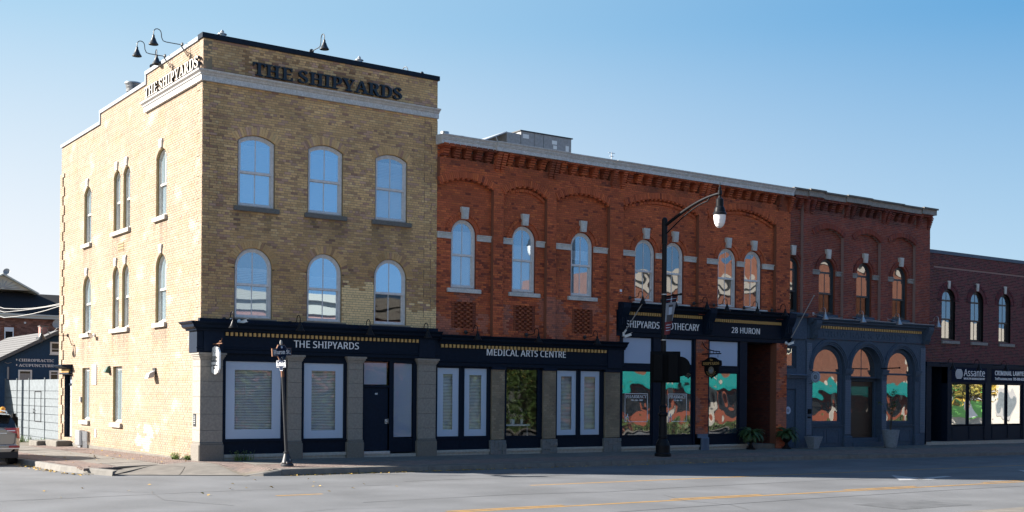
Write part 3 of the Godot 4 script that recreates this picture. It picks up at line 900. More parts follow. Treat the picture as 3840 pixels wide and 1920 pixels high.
func yellow_shop(o: Node) -> void:
	var b := MB.new()
	# entablature: architrave, fascia, cornice, wrapping the corner
	var prof := [Vector2(-.2, 3.26), Vector2(.10, 3.26), Vector2(.10, 3.36), Vector2(.13, 3.38), Vector2(.13, 3.42), Vector2(.10, 3.43), Vector2(.10, 3.92), Vector2(.17, 3.92), Vector2(.19, 3.97), Vector2(.30, 4.02), Vector2(.32, 4.09), Vector2(.40, 4.15), Vector2(.41, 4.18), Vector2(-.2, 4.22)]
	b.profile(prof, -.06, 8.32, -1.0, 0.0)
	var sf := obj("shopfront", b, M.navy, o)
	b = MB.new()
	b.profile([Vector2(.06, 3.26), Vector2(.16, 3.26), Vector2(.16, 3.92), Vector2(.06, 3.92)], -.58, .085)
	b.profile([Vector2(.0, 3.92), Vector2(.23, 3.92), Vector2(.25, 3.97), Vector2(.36, 4.02), Vector2(.38, 4.09), Vector2(.46, 4.15), Vector2(.47, 4.18), Vector2(.0, 4.22)], -.66, .0, 0.0, 1.0)
	obj("entablature_return", b, M.navy_trim, sf, Transform3D(LEFT, Vector3.ZERO))
	b = MB.new(); b.box(-.08, 4.2, -.05, 8.3, 4.30, .10)
	obj("flashing", b, M.navy_trim, sf)
	dentils(sf, .73, 7.5, 3.79, 3.895, .10, .155, 46)
	for x in [.04, 7.55]:
		bx("panel_block", M.navy_trim, sf, x, 3.30, .10, x + .62, 3.92, .135)
	text(sf, "sign_lettering", "THE SHIPYARDS", "Droid Sans", 400, 2.98, 5.27, 3.50, 3.72, .101, .02, M.letter_white)
	stone_pier(o, -.05, .66, -.55, .09)
	stone_pier(o, 2.80, 3.27, -.2, .09)
	stone_pier(o, 4.92, 5.45, -.2, .09)
	stone_pier(o, 7.55, 8.24, -.2, .09)
	film_window(sf, .80, .64, 2.62, 3.02, .30, .93, 2.76, -.06)
	film_window(sf, 3.40, .62, 4.80, 3.02, .28, .88, 2.78, -.06)
	for q in [[.66, 2.80], [3.27, 4.92]]:
		bx("head_board", M.navy, sf, q[0], 3.08, -.16, q[1], 3.27, -.02)
		b = MB.new(); b.box(q[0], .17, -.16, q[1], .56, -.03); b.box(q[0], .55, -.16, q[1], .585, .02)
		obj("bulkhead", b, M.navy, sf)
		b = MB.new(); b.cbox(q[0] + .02, .07, -.2, q[1] - .02, .17, .05, .01); b.box(q[0] + .02, -.15, -.2, q[1] - .02, .07, .0)
		obj("stone_sill", b, M.stone_pale, sf)
	for q in [[.66, .73], [2.69, 2.80], [3.27, 3.33], [4.87, 4.92]]: bx("jamb", M.navy, sf, q[0], .17, -.16, q[1], 3.27, -.02)
	# door with transom light and side light
	b = MB.new()
	b.ring(rect(5.45, .12, 6.50, 3.27), rect(5.53, .16, 6.49, 3.14), -.02, -.2)
	b.box(6.501, 3.201, -.2, 7.55, 3.27, -.02)
	b.box(6.49, .12, -.2, 6.66, 3.2, -.015); b.box(7.42, .12, -.2, 7.55, 3.2, -.018); b.box(6.66, .12, -.2, 7.42, .58, -.05); b.box(6.66, 3.10, -.2, 7.42, 3.2, -.022); b.box(5.53, 2.27, -.2, 6.49, 2.34, -.03)
	var d := obj("door", b, M.navy, sf)
	b = MB.new(); b.cbox(5.54, .2, -.13, 6.48, 2.26, -.08, .006)
	obj("door_leaf", b, M.navy_trim, d)
	bx("transom_panel", M.film_grey, d, 5.58, 2.37, -.12, 6.42, 3.08, -.09)
	bx("sidelight_panel", M.film_grey, d, 6.70, .62, -.12, 7.39, 3.08, -.09)
	b = MB.new(); b.sheet(rect(5.55, 2.35, 6.47, 3.12), -.07); b.sheet(rect(6.66, .58, 7.42, 3.10), -.07)
	obj("pane", b, M.glass_clear, d)
	b = MB.new(); b.cbox(6.36, 1.07, -.08, 6.44, 1.22, -.06, .005); b.ball(Vector3(6.40, 1.14, -.03), Vector3(.035, .035, .03)); b.box(6.46, 1.08, -.07, 6.48, 1.24, -.05)
	obj("handle", b, M.steel_pale, d)
	text(d, "door_number", "101", "Droid Sans", 700, 5.98, 6.08, 2.03, 2.09, -.079, .004, M.letter_white)
	b = MB.new(); b.cbox(5.52, .08, -.2, 6.50, .17, .06, .01)
	obj("threshold", b, M.steel_pale, d)
	bx("stone_sill", M.stone_pale, sf, 5.46, -.15, -.2, 7.54, .075, .03)

func red_building() -> void:
	var o := thing("brick_building", "two-storey orange-red brick row building with white keystones and pale cornice boards", "building")
	var recs := []
	var ops := []
	for q in [[8.85, 9.88], [11.42, 12.45], [14.08, 15.12], [17.2, 18.23], [18.72, 19.74], [21.64, 22.69], [23.15, 24.18]]: ops.append([q[0], q[1], 5.73 if q[0] < 16 else 5.70, 7.60, .515])
	var lat := [[8.90, 9.90], [11.51, 12.46], [14.16, 15.13]]
	var base_y := func(x: float) -> float: return 4.05 if x < 16.3 else 5.3
	var wall := func(y: float) -> Array:
		var iv := [Vector2(8.27, 25.76)] if y > 5.35 else [Vector2(8.27, 16.6)]
		for p in ops:
			var h := half_at(p, y, 0.07)
			if h > 0.0: iv = cut(iv, (p[0] + p[1]) / 2 - h, (p[0] + p[1]) / 2 + h)
		if y > 4.33 and y < 5.28:
			for l in lat: iv = cut(iv, l[0], l[1])
		return iv
	var mb := MB.new()
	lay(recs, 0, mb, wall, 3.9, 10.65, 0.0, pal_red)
	# pilasters and the spandrels over the blind arches stand well proud of the window bays
	var D := 0.18
	var sx := func(x: float, z: float) -> float: return x - (x + 13.05) * z / 34.7
	var pil := []
	for q in [[10.62, 11.05], [12.98, 13.40], [15.95, 16.62], [20.58, 21.03], [25.08, 25.80]]: pil.append([sx.call(q[0], D), sx.call(q[1], D)])
	pil[4][1] = 25.74
	var bays := []
	var be := [8.27, pil[0][0], pil[0][1], pil[1][0], pil[1][1], pil[2][0], pil[2][1], pil[3][0], pil[3][1], pil[4][0]]
	var bh := [[9.22, 9.51], [9.14, 9.50], [9.18, 9.52], [9.27, 9.70], [9.25, 9.74]]
	for k in 5: bays.append([be[k * 2], be[k * 2 + 1], bh[k][0], bh[k][1]])
	var arch_ops := []
	for q in bays: arch_ops.append([q[0], q[1], 3.0, q[2], q[3] - q[2]])
	var proud := func(y: float) -> Array:
		if y < 5.35: return [Vector2(pil[0][0], pil[0][1]), Vector2(pil[1][0], pil[1][1]), Vector2(pil[2][0], 16.15)]
		var iv := [Vector2(8.27, 25.74)]
		if y > 10.14:
			iv = []
			for q in pil: iv.append(Vector2(q[0], q[1]))
			return iv
		for p in arch_ops:
			var h := half_at(p, y, 0.0)
			if h > 0.0: iv = cut(iv, p[0] + (p[1] - p[0]) / 2 - h, p[1] - (p[1] - p[0]) / 2 + h)
		return iv
	lay(recs, 0, mb, proud, 4.1, 10.60, D, pal_red, D - .01)
	var w0 := obj("wall", mb, M.mortar_red, o)
	for q in bays: # rings of the blind arches, with a toothed lower edge
		var w: float = (q[1] - q[0]) / 2
		var rise: float = q[3] - q[2]
		var R: float = (w * w + rise * rise) / (2 * rise)
		var m: float = (q[0] + q[1]) / 2
		voussoirs(recs, 0, m, q[3] - R, R - .005, R + .24, asin(minf(w / R, 1)) - .02, D + .04, pal_red)
		voussoirs(recs, 0, m, q[3] - R, R - .055, R + .01, asin(minf(w / R, 1)) - .02, D + .015, pal_red, .12, .11, 2)
		if q in [bays[1], bays[3], bays[4]]: voussoirs(recs, 0, m, q[3] - R - .13, R - .05, R + .06, asin(minf(w / R, 1)) - .03, .07, pal_red, .07, .2)
	for p in ops:
		var m: float = (p[0] + p[1]) / 2
		voussoirs(recs, 0, m, p[3], .51, .66, PI / 2, .010, pal_red, .12)
		voussoirs(recs, 0, m, p[3], .66, .77, PI / 2, .045, pal_red, .1, .08)
	# stepped corbels under the cornice, thicker stacks on the pilasters
	for k in 5:
		var q: Array = bays[k]
		var n: int = [5, 4, 5, 8, 8][k]
		for j in n:
			var x: float = lerpf(q[0], q[1], (j + .5) / n)
			for r in 5: brick(recs, 0, Vector3(x, 10.17 + r * .0775, .15 + r * .045), Vector2(.12 if r == 0 else .235, .068), pal_red(x, 10.2), .15 + r * .045)
	for q in pil:
		for x: float in [q[0] + .10, q[1] - .10]:
			for r in 8: brick(recs, 0, Vector3(x, 9.94 + r * .0775, D + .06 + r * .03), Vector2(.11 if r == 0 else .18, .068), pal_red(x, 10.2), .1 + r * .03)
	for r in 2:
		var x := 8.38
		while x < 25.7:
			brick(recs, 0, Vector3(x, 10.525 + r * .05, .43), Vector2(.215, .045), pal_red(x, 10.3), .43)
			x += .226
	var k7 := 0
	for p in ops:
		var m: float = (p[0] + p[1]) / 2
		var d := {"rail": 6.89, "fw": .09, "reveal": M.reveal_red, "glass": M.glass_pale if k7 < 3 else M.glass_mirror, "blinds": [["shade", 5.7, 7.72 if k7 == 0 else 7.45]] if k7 < 2 else ([["shade", 7.1, 7.45]] if k7 == 2 else []), "key": [8.13, 8.535, .115, .155, .12], "sill_mat": M.trim_white}
		if k7 < 3: d.sill = [m - .67, m + .70, p[2] - .15, p[2] - .01, .10]
		elif k7 in [3, 5]: d.sill = [p[0] - .1, ops[k7 + 1][1] + .30, p[2] - .15, p[2] - .01, .10]
		window(o, Transform3D.IDENTITY, p, d)
		k7 += 1
	for q in [[8.27, 8.85], [9.90, be[1]], [be[2], 11.41], [12.46, be[3]], [be[4], 14.07], [15.13, be[5]], [be[6], 17.19], [18.24, 18.71], [19.75, be[7]], [be[8], 21.63], [22.70, 23.14], [24.19, be[9]]]:
		var b := MB.new()
		b.profile([Vector2(-.02, 7.41), Vector2(.05, 7.41), Vector2(.05, 7.52), Vector2(.065, 7.53), Vector2(.065, 7.57), Vector2(.09, 7.59), Vector2(.09, 7.62), Vector2(-.02, 7.63)], q[0] + .005, q[1] - .005)
		obj("impost_stone", b, M.trim_white, o)
	# pierced brick panels
	for l in lat:
		var b := MB.new()
		b.inside(rect(l[0] + .004, 4.334, l[1] - .004, 5.276), -.003, -.1)
		b.sheet(rect(l[0], 4.33, l[1], 5.28), -.1)
		var pnl := obj("pierced_panel", b, M.reveal_red, o)
		var nx := 8
		for r in 12:
			for c in nx:
				if (r + c) % 2 and c > 0 and c < nx - 1: continue
				var pw: float = (l[1] - l[0]) / nx
				obj("brick", brick_mesh, M["pb%d" % ((r * 3 + c) % 3)], pnl, Transform3D(Basis.from_scale(Vector3(pw * (1.06 if c % 2 else 1.0) - .006, .073, .1)), Vector3(l[0] + (c + .5) * pw, 4.37 + r * .079, -.062)))
	# cornice boards in lengths, the one over bay two standing forward
	for q in [[8.20, 10.40, .42], [10.40, 13.56, .52], [13.56, 15.83, .44], [15.83, 25.62, .47]]:
		var z: float = q[2]
		var b := MB.new()
		b.profile([Vector2(0, 10.560), Vector2(z, 10.560), Vector2(z, 10.700), Vector2(z + .03, 10.710), Vector2(z + .03, 10.740), Vector2(z + .055, 10.750), Vector2(z + .055, 10.780), Vector2(z + .11, 10.840), Vector2(z + .11, 10.865), Vector2(0, 10.890)], q[0], q[1])
		obj("cornice_board", b, M.cornice_white, o)
	bx("roof", M.roofing, o, 8.27, 10.4, -14, 25.76, 10.7, -.0)
	var hb := MB.new(); hb.box(8.3, -.3, -14.2, 25.76, 10.7, -14.0); hb.box(25.5, -.3, -14, 25.74, 10.7, -3.0)
	obj("wall", hb, M.mortar_red, o)
	room(o, 8.3, 5.3, -7, 25.5, 10.4, -.29, M.room)
	room(o, 8.3, -.2, -6, 16.5, 4.0, -.22, M.room)
	room(o, 16.5, -.2, -6, 23.2, 5.25, -.22, M.room_dark)
	medical_shop(o, recs)
	apothecary(o, recs)
	flush(recs, [w0, o.get_node("brick_pier"), o.get_node("brick_pier_001"), o.get_node("brick_pier_002"), o.get_node("brick_pier_003"), o.get_node("brick_pier_004"), o.get_node("entrance_wall")], M.brick_red)

func brick_pier(o: Node, recs: Array, wall: int, x0: float, x1: float, y0: float, y1: float, z1: float, pal: Callable, mt: Material, depth := .35) -> MeshInstance3D:
	var mb := MB.new()
	lay(recs, wall, mb, func(_y: float) -> Array: return [Vector2(x0, x1)], y0, y1, z1, pal, depth)
	return obj("brick_pier", mb, mt, o)

func medical_shop(o: Node, recs: Array) -> void:
	var b := MB.new()
	b.profile([Vector2(-.2, 3.04), Vector2(.09, 3.04), Vector2(.09, 3.16), Vector2(.12, 3.18), Vector2(.12, 3.22), Vector2(.09, 3.23), Vector2(.09, 3.80), Vector2(.16, 3.80), Vector2(.18, 3.86), Vector2(.28, 3.93), Vector2(.30, 4.0), Vector2(.38, 4.06), Vector2(.39, 4.09), Vector2(-.2, 4.13)], 8.32, 16.62)
	var sf := obj("shopfront", b, M.navy, o)
	dentils(sf, 8.42, 15.7, 3.665, 3.775, .09, .145, 46)
	text(sf, "sign_lettering", "MEDICAL ARTS CENTRE", "Droid Sans", 400, 10.31, 13.8, 3.44, 3.67, .091, .02, M.letter_white)
	bx("panel_block", M.navy_trim, sf, 15.80, 3.10, .09, 16.5, 3.80, .13)
	var n := 1
	for q in [[10.57, 11.12], [12.83, 13.40], [15.73, 16.46]]:
		var pier := brick_pier(o, recs, n, q[0], q[1], .48, 2.95, .06, pal_pier, M.mortar_side)
		n += 1
		b = MB.new()
		var prev := []
		for r in 5: # rock-faced granite base, slightly spreading
			for c in 4:
				var xa: float = lerpf(q[0] - .06, q[1] + .06, c / 4.0)
				var xb: float = lerpf(q[0] - .06, q[1] + .06, (c + 1) / 4.0)
				b.cbox(xa, -.14 + r * .12, -.2, xb, -.14 + (r + 1) * .12, .085 + rng.randf_range(0, .035), .012)
		obj("granite_base", b, M.granite_rough, pier)
		b = MB.new()
		b.box(q[0] - .02, 2.95, -.2, q[1] + .02, 3.04, .10)
		obj("pier_cap", b, M.navy_trim, pier)
	film_window(sf, 8.36, .62, 9.24, 3.0, .25, .85, 2.76, -.05)
	film_window(sf, 9.46, .62, 10.40, 3.0, .22, .85, 2.74, -.05)
	film_window(sf, 13.50, .60, 14.40, 2.98, .20, .80, 2.76, -.05)
	film_window(sf, 14.60, .60, 15.52, 2.98, .20, .80, 2.76, -.05)
	shop_pane(sf, "shop_window", 11.24, .60, 12.62, 2.98, -.05, M.navy, M.glass_shop, .07)
	for q in [[8.24, 10.57], [11.12, 12.83], [13.40, 15.73]]:
		b = MB.new(); b.box(q[0], .15, -.16, q[1], .56, -.03); b.box(q[0], .53, -.16, q[1], .56, .0)
		obj("bulkhead", b, M.navy, sf)
		bx("head_board", M.navy, sf, q[0], 2.97, -.16, q[1], 3.05, -.02)
		b = MB.new(); b.cbox(q[0] + .02, .06, -.2, q[1] - .02, .15, .045, .01); b.box(q[0] + .02, -.2, -.2, q[1] - .02, .06, .0)
		obj("stone_sill", b, M.stone_pale, sf)
	for q in [[8.24, 8.30], [9.30, 9.40], [10.46, 10.57], [11.12, 11.18], [12.68, 12.83], [13.40, 13.44], [14.46, 14.54], [15.58, 15.73]]:
		bx("jamb", M.navy, sf, q[0], .15, -.16, q[1], 3.05, -.02)

func bracket(parent: Node, x0: float, x1: float, y0: float, y1: float, z0: float, z1: float, mt: Material) -> void:
	var h := y1 - y0
	var b := MB.new()
	b.profile([Vector2(z0, y0), Vector2(z0 + .06, y0), Vector2(lerpf(z0, z1, .45), y0 + h * .18), Vector2(lerpf(z0, z1, .5), y0 + h * .42), Vector2(lerpf(z0, z1, .8), y0 + h * .62), Vector2(z1, y0 + h * .82), Vector2(z1, y1), Vector2(z0, y1)], x0, x1)
	for k in 3: b.box(lerpf(x0, x1, .2 + k * .25), y0 + h * .2, z0, lerpf(x0, x1, .32 + k * .25), y0 + h * .55, lerpf(z0, z1, .62))
	obj("bracket", b, mt, parent)

func apothecary(o: Node, recs: Array) -> void:
	var b := MB.new()
	b.profile([Vector2(-.25, 4.34), Vector2(.07, 4.34), Vector2(.07, 4.48), Vector2(.10, 4.50), Vector2(.10, 4.54), Vector2(.07, 4.55), Vector2(.07, 5.28), Vector2(.16, 5.30), Vector2(.19, 5.36), Vector2(.32, 5.43), Vector2(.34, 5.50), Vector2(.42, 5.56), Vector2(.43, 5.60), Vector2(-.25, 5.63)], 16.22, 25.9)
	var sf := obj("shopfront", b, M.navy, o)
	for q in [[16.23, 16.60], [20.78, 21.14], [25.38, 25.80]]: bracket(sf, q[0], q[1], 4.55, 5.58, .07, .5, M.navy_trim)
	dentils(sf, 16.70, 20.66, 5.16, 5.275, .07, .13, 34)
	dentils(sf, 21.28, 25.27, 5.09, 5.21, .07, .13, 34)
	text(sf, "sign_lettering", "SHIPYARDS APOTHECARY", "Droid Sans", 400, 16.72, 20.55, 4.68, 4.94, .071, .02, M.letter_white)
	text(sf, "sign_lettering", "28 HURON", "Droid Sans", 400, 22.38, 24.02, 4.67, 4.91, .071, .02, M.letter_white)
	brick_pier(o, recs, 4, 20.43, 21.10, .56, 4.34, .06, pal_red, M.mortar_red)
	brick_pier(o, recs, 5, 25.08, 25.72, -.15, 4.34, .06, pal_red, M.mortar_red)
	# brick side of the entrance recess, facing left; bricks and mortar coloured dark for the recess shade
	var mb := MB.new()
	lay(recs, 6, mb, func(_y: float) -> Array: return [Vector2(-2.4, -.3)], -.15, 4.34, 0.0, pal_entrance_shaded, .2)
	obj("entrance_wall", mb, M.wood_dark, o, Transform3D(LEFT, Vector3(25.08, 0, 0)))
	b = MB.new(); b.box(23.3, -.15, -2.6, 25.1, 4.34, -2.4); b.box(23.30, 4.30, -2.4, 25.1, 4.34, -.2); b.box(23.24, -.15, -2.4, 23.30, 4.34, -.1)
	obj("entrance_back", b, M.navy, o)
	bx("entrance_step", M.concrete_2, o, 23.42, -.15, -2.4, 25.05, .10, .02)
	for q in [[16.62, 18.12], [18.62, 20.28], [21.2, 22.88]]:
		shop_pane(sf, "transom_window", q[0] + .03, 3.32, q[1] - .03, 4.30, -.05, M.navy, M.glass_clear, .05)
		bx("frosted_panel", M.film, sf, q[0] + .03, 3.32, -.048, q[1] - .03, 4.30, -.042)
		shop_pane(sf, "shop_window", q[0] + .02, .56, q[1] - .02, 3.0, -.05, M.navy, M.glass_mirror, .05)
		bx("bulkhead", M.navy, sf, q[0] - .05, .12, -.16, q[1] + .05, .50, -.03)
		bx("transom_bar", M.navy, sf, q[0] - .05, 3.06, -.16, q[1] + .05, 3.26, -.01)
	for q in [[16.46, 16.57], [18.17, 18.57], [20.33, 20.43], [21.10, 21.15], [22.93, 23.36]]: bx("post", M.navy_trim, sf, q[0], .12, -.2, q[1], 4.34, .02)
	for q in [[16.5, 20.7], [21.14, 23.4]]:
		b = MB.new(); b.cbox(q[0], .03, -.2, q[1], .12, .05, .01); b.box(q[0] + .01, -.25, -.2, q[1] - .01, .03, .0)
		obj("stone_sill", b, M.stone_pale, sf)
	b = MB.new(); b.box(20.50, .40, .06, 21.06, .56, .12)
	for k in 5: b.box(20.72 + k * .07, -.1, .16, 20.76 + k * .07, .38, .175)
	b.cbox(20.68, -.15, .06, 21.10, .42, .16, .02)
	obj("pier_base", b, M.slate_light, sf)
	# window lettering of the pharmacy, printed on the panes
	for q in [[16.79, 17.95], [19.02, 20.02]]:
		var x0: float = q[0]
		var x1: float = q[1]
		b = MB.new()
		var z := -.044
		for s in [[x0, 2.14, x1, 2.16], [x0, 1.06, x0 + .02, 2.14], [x1 - .02, 1.06, x1, 2.14], [x0 + .2, 1.06, x1, 1.08], [x0, 1.06, x0 + .08, 1.08], [x0 + .06, 1.08, x0 + .08, 1.24], [x0 + .04, 1.24, x0 + .2, 1.265], [x0 + .17, 1.08, x0 + .19, 1.24], [x0 + .12, 1.265, x0 + .16, 1.38]]: b.box(s[0], s[1], z, s[2], s[3], z + .003)
		var fr := obj("window_print", b, M.letter_white, sf)
		text(fr, "lettering", "PHARMACY", "Droid Serif", 400, x0 + .06, x1 - .05, 1.98, 2.10, z, .003, M.letter_white)
		text(fr, "lettering", "705 - 444 - 1001", "Droid Sans", 700, x0 + .3, x1 - .25, 1.87, 1.93, z, .003, M.letter_white)
	bx("display_board", M.shade_white, sf, 17.62, .56, -.5, 18.05, .98, -.47)

func crow_building() -> void:
	var o := thing("brick_building", "maroon brick row building with weathered parapet boards above a slate-painted three-arch shopfront", "building")
	var recs := []
	var ops := []
	for q in [[25.60, 26.48], [27.77, 28.83], [30.28, 31.34], [32.84, 33.89]]: ops.append([q[0], q[1], 5.70, 7.60, (q[1] - q[0]) / 2])
	var wall := func(y: float) -> Array:
		var iv := [Vector2(25.8, 35.39)]
		for p in ops:
			var h := half_at(p, y, 0.07)
			if h > 0.0: iv = cut(iv, (p[0] + p[1]) / 2 - h, (p[0] + p[1]) / 2 + h)
		return iv
	var mb := MB.new()
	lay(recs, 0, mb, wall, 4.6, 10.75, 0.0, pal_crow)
	var D := 0.17
	var sx := func(x: float) -> float: return x - (x + 13.05) * D / 34.7
	var pil := []
	for q in [[26.76, 27.38], [29.41, 30.04], [31.99, 32.52], [34.54, 35.60]]: pil.append([sx.call(q[0]), sx.call(q[1])])
	var bays := []
	for k in 3: bays.append([pil[k][1], pil[k + 1][0], [9.08, 9.07, 9.15][k], [9.43, 9.42, 9.46][k]])
	var proud := func(y: float) -> Array:
		var iv := [Vector2(pil[0][0], 35.39)]
		if y > 10.14:
			iv = []
			for q in pil: iv.append(Vector2(q[0], minf(q[1], 35.39)))
			return iv
		for q in bays:
			var h := half_at([q[0], q[1], 3.0, q[2], q[3] - q[2]], y, 0.0)
			if h > 0.0: iv = cut(iv, (q[0] + q[1]) / 2 - h, (q[0] + q[1]) / 2 + h)
		return iv
	lay(recs, 0, mb, proud, 5.5, 10.75, D, pal_crow, D - .01)
	var w0 := obj("wall", mb, M.mortar_pale, o)
	for q in bays:
		var w: float = (q[1] - q[0]) / 2
		var rise: float = q[3] - q[2]
		var R: float = (w * w + rise * rise) / (2 * rise)
		voussoirs(recs, 0, (q[0] + q[1]) / 2, q[3] - R, R - .01, R + .22, asin(minf(w / R, 1)) - .02, D + .05, pal_crow)
	for p in ops:
		voussoirs(recs, 0, (p[0] + p[1]) / 2, p[3], .52, .64, PI / 2, .03, pal_crow)
		voussoirs(recs, 0, (p[0] + p[1]) / 2, p[3], .64, .76, PI / 2, .055, pal_crow, .1, .07)
	for q in [[25.75, pil[0][0], 2], [bays[0][0], bays[0][1], 4], [bays[1][0], bays[1][1], 4], [bays[2][0], bays[2][1], 4]]:
		for j in q[2]:
			var x: float = lerpf(q[0], q[1], (j + .5) / q[2])
			for r in 5: brick(recs, 0, Vector3(x, 10.17 + r * .0775, .13 + r * .04), Vector2(.225, .068), pal_crow(x, 10.2), .13 + r * .04)
	for q in pil:
		for x: float in [q[0] + .12, minf(q[1], 35.39) - .12]:
			for r in 7: brick(recs, 0, Vector3(x, 10.02 + r * .0775, D + .05 + r * .03), Vector2(.19, .068), pal_crow(x, 10.2), .1 + r * .03)
	for r in 2:
		var xx := 25.95
		while xx < 35.4:
			brick(recs, 0, Vector3(xx, 10.56 + r * .07, .38), Vector2(.215, .06), pal_crow(xx, 10.3), .38)
			xx += .226
	var k := 0
	for p in ops:
		window(o, Transform3D.IDENTITY, p, {"rail": 6.62, "transom": 7.53, "plain_top": true, "set": .10, "frame": M.frame_slate, "reveal": M.reveal_red, "glass": M.glass_mirror, "glass_low": M.glass_clear, "blinds": [], "sill": [p[0] - .1, p[1] + .12, 5.54, 5.69, .1], "sill_mat": M.slate, "key": [8.13, 8.54, .115, .155, .12]})
	for q in [[bays[0][0], 27.76], [28.85, bays[0][1]], [bays[1][0], 30.27], [31.36, bays[1][1]], [bays[2][0], 32.83], [33.91, bays[2][1]]]:
		var b := MB.new()
		b.profile([Vector2(-.02, 7.40), Vector2(.07, 7.40), Vector2(.07, 7.53), Vector2(.10, 7.56), Vector2(.10, 7.61), Vector2(-.02, 7.62)], q[0] + .005, q[1] - .005)
		obj("impost_stone", b, M.trim_weathered, o)
	for q in [[25.66, 26.6, .38, 0.0], [26.6, 27.6, .46, 0.02], [27.6, 29.05, .41, -.015], [29.05, 30.7, .46, .01], [30.7, 33.0, .44, -.01], [33.0, 34.4, .42, -.03], [34.4, 35.46, .48, 0.0]]:
		bx("parapet_board", M.trim_weathered, o, q[0], 10.64 + q[3], 0, q[1] - .01, 10.87 + q[3], q[2])
		bx("parapet_cap", M.stone_dark, o, q[0] - .02, 10.87 + q[3], -.3, q[1] + .01, 10.94 + q[3], q[2] + .09)
	var b := MB.new(); b.box(25.76, -.3, -14, 26.0, 10.7, -.3); b.box(35.15, -.3, -14, 35.38, 10.74, -.29); b.box(26.0, -.3, -14, 35.15, 10.5, -13.8)
	obj("wall", b, M.mortar_red, o)
	bx("roof", M.roofing, o, 26.0, 10.4, -13.8, 35.15, 10.6, -.29)
	room(o, 26.0, 4.7, -6, 35.1, 10.3, -.29, M.room_dark)
	room(o, 25.8, -.2, -6, 35.1, 4.5, -.66, M.room_dark)
	crow_shop(o)
	flush(recs, [w0], M.brick_red)

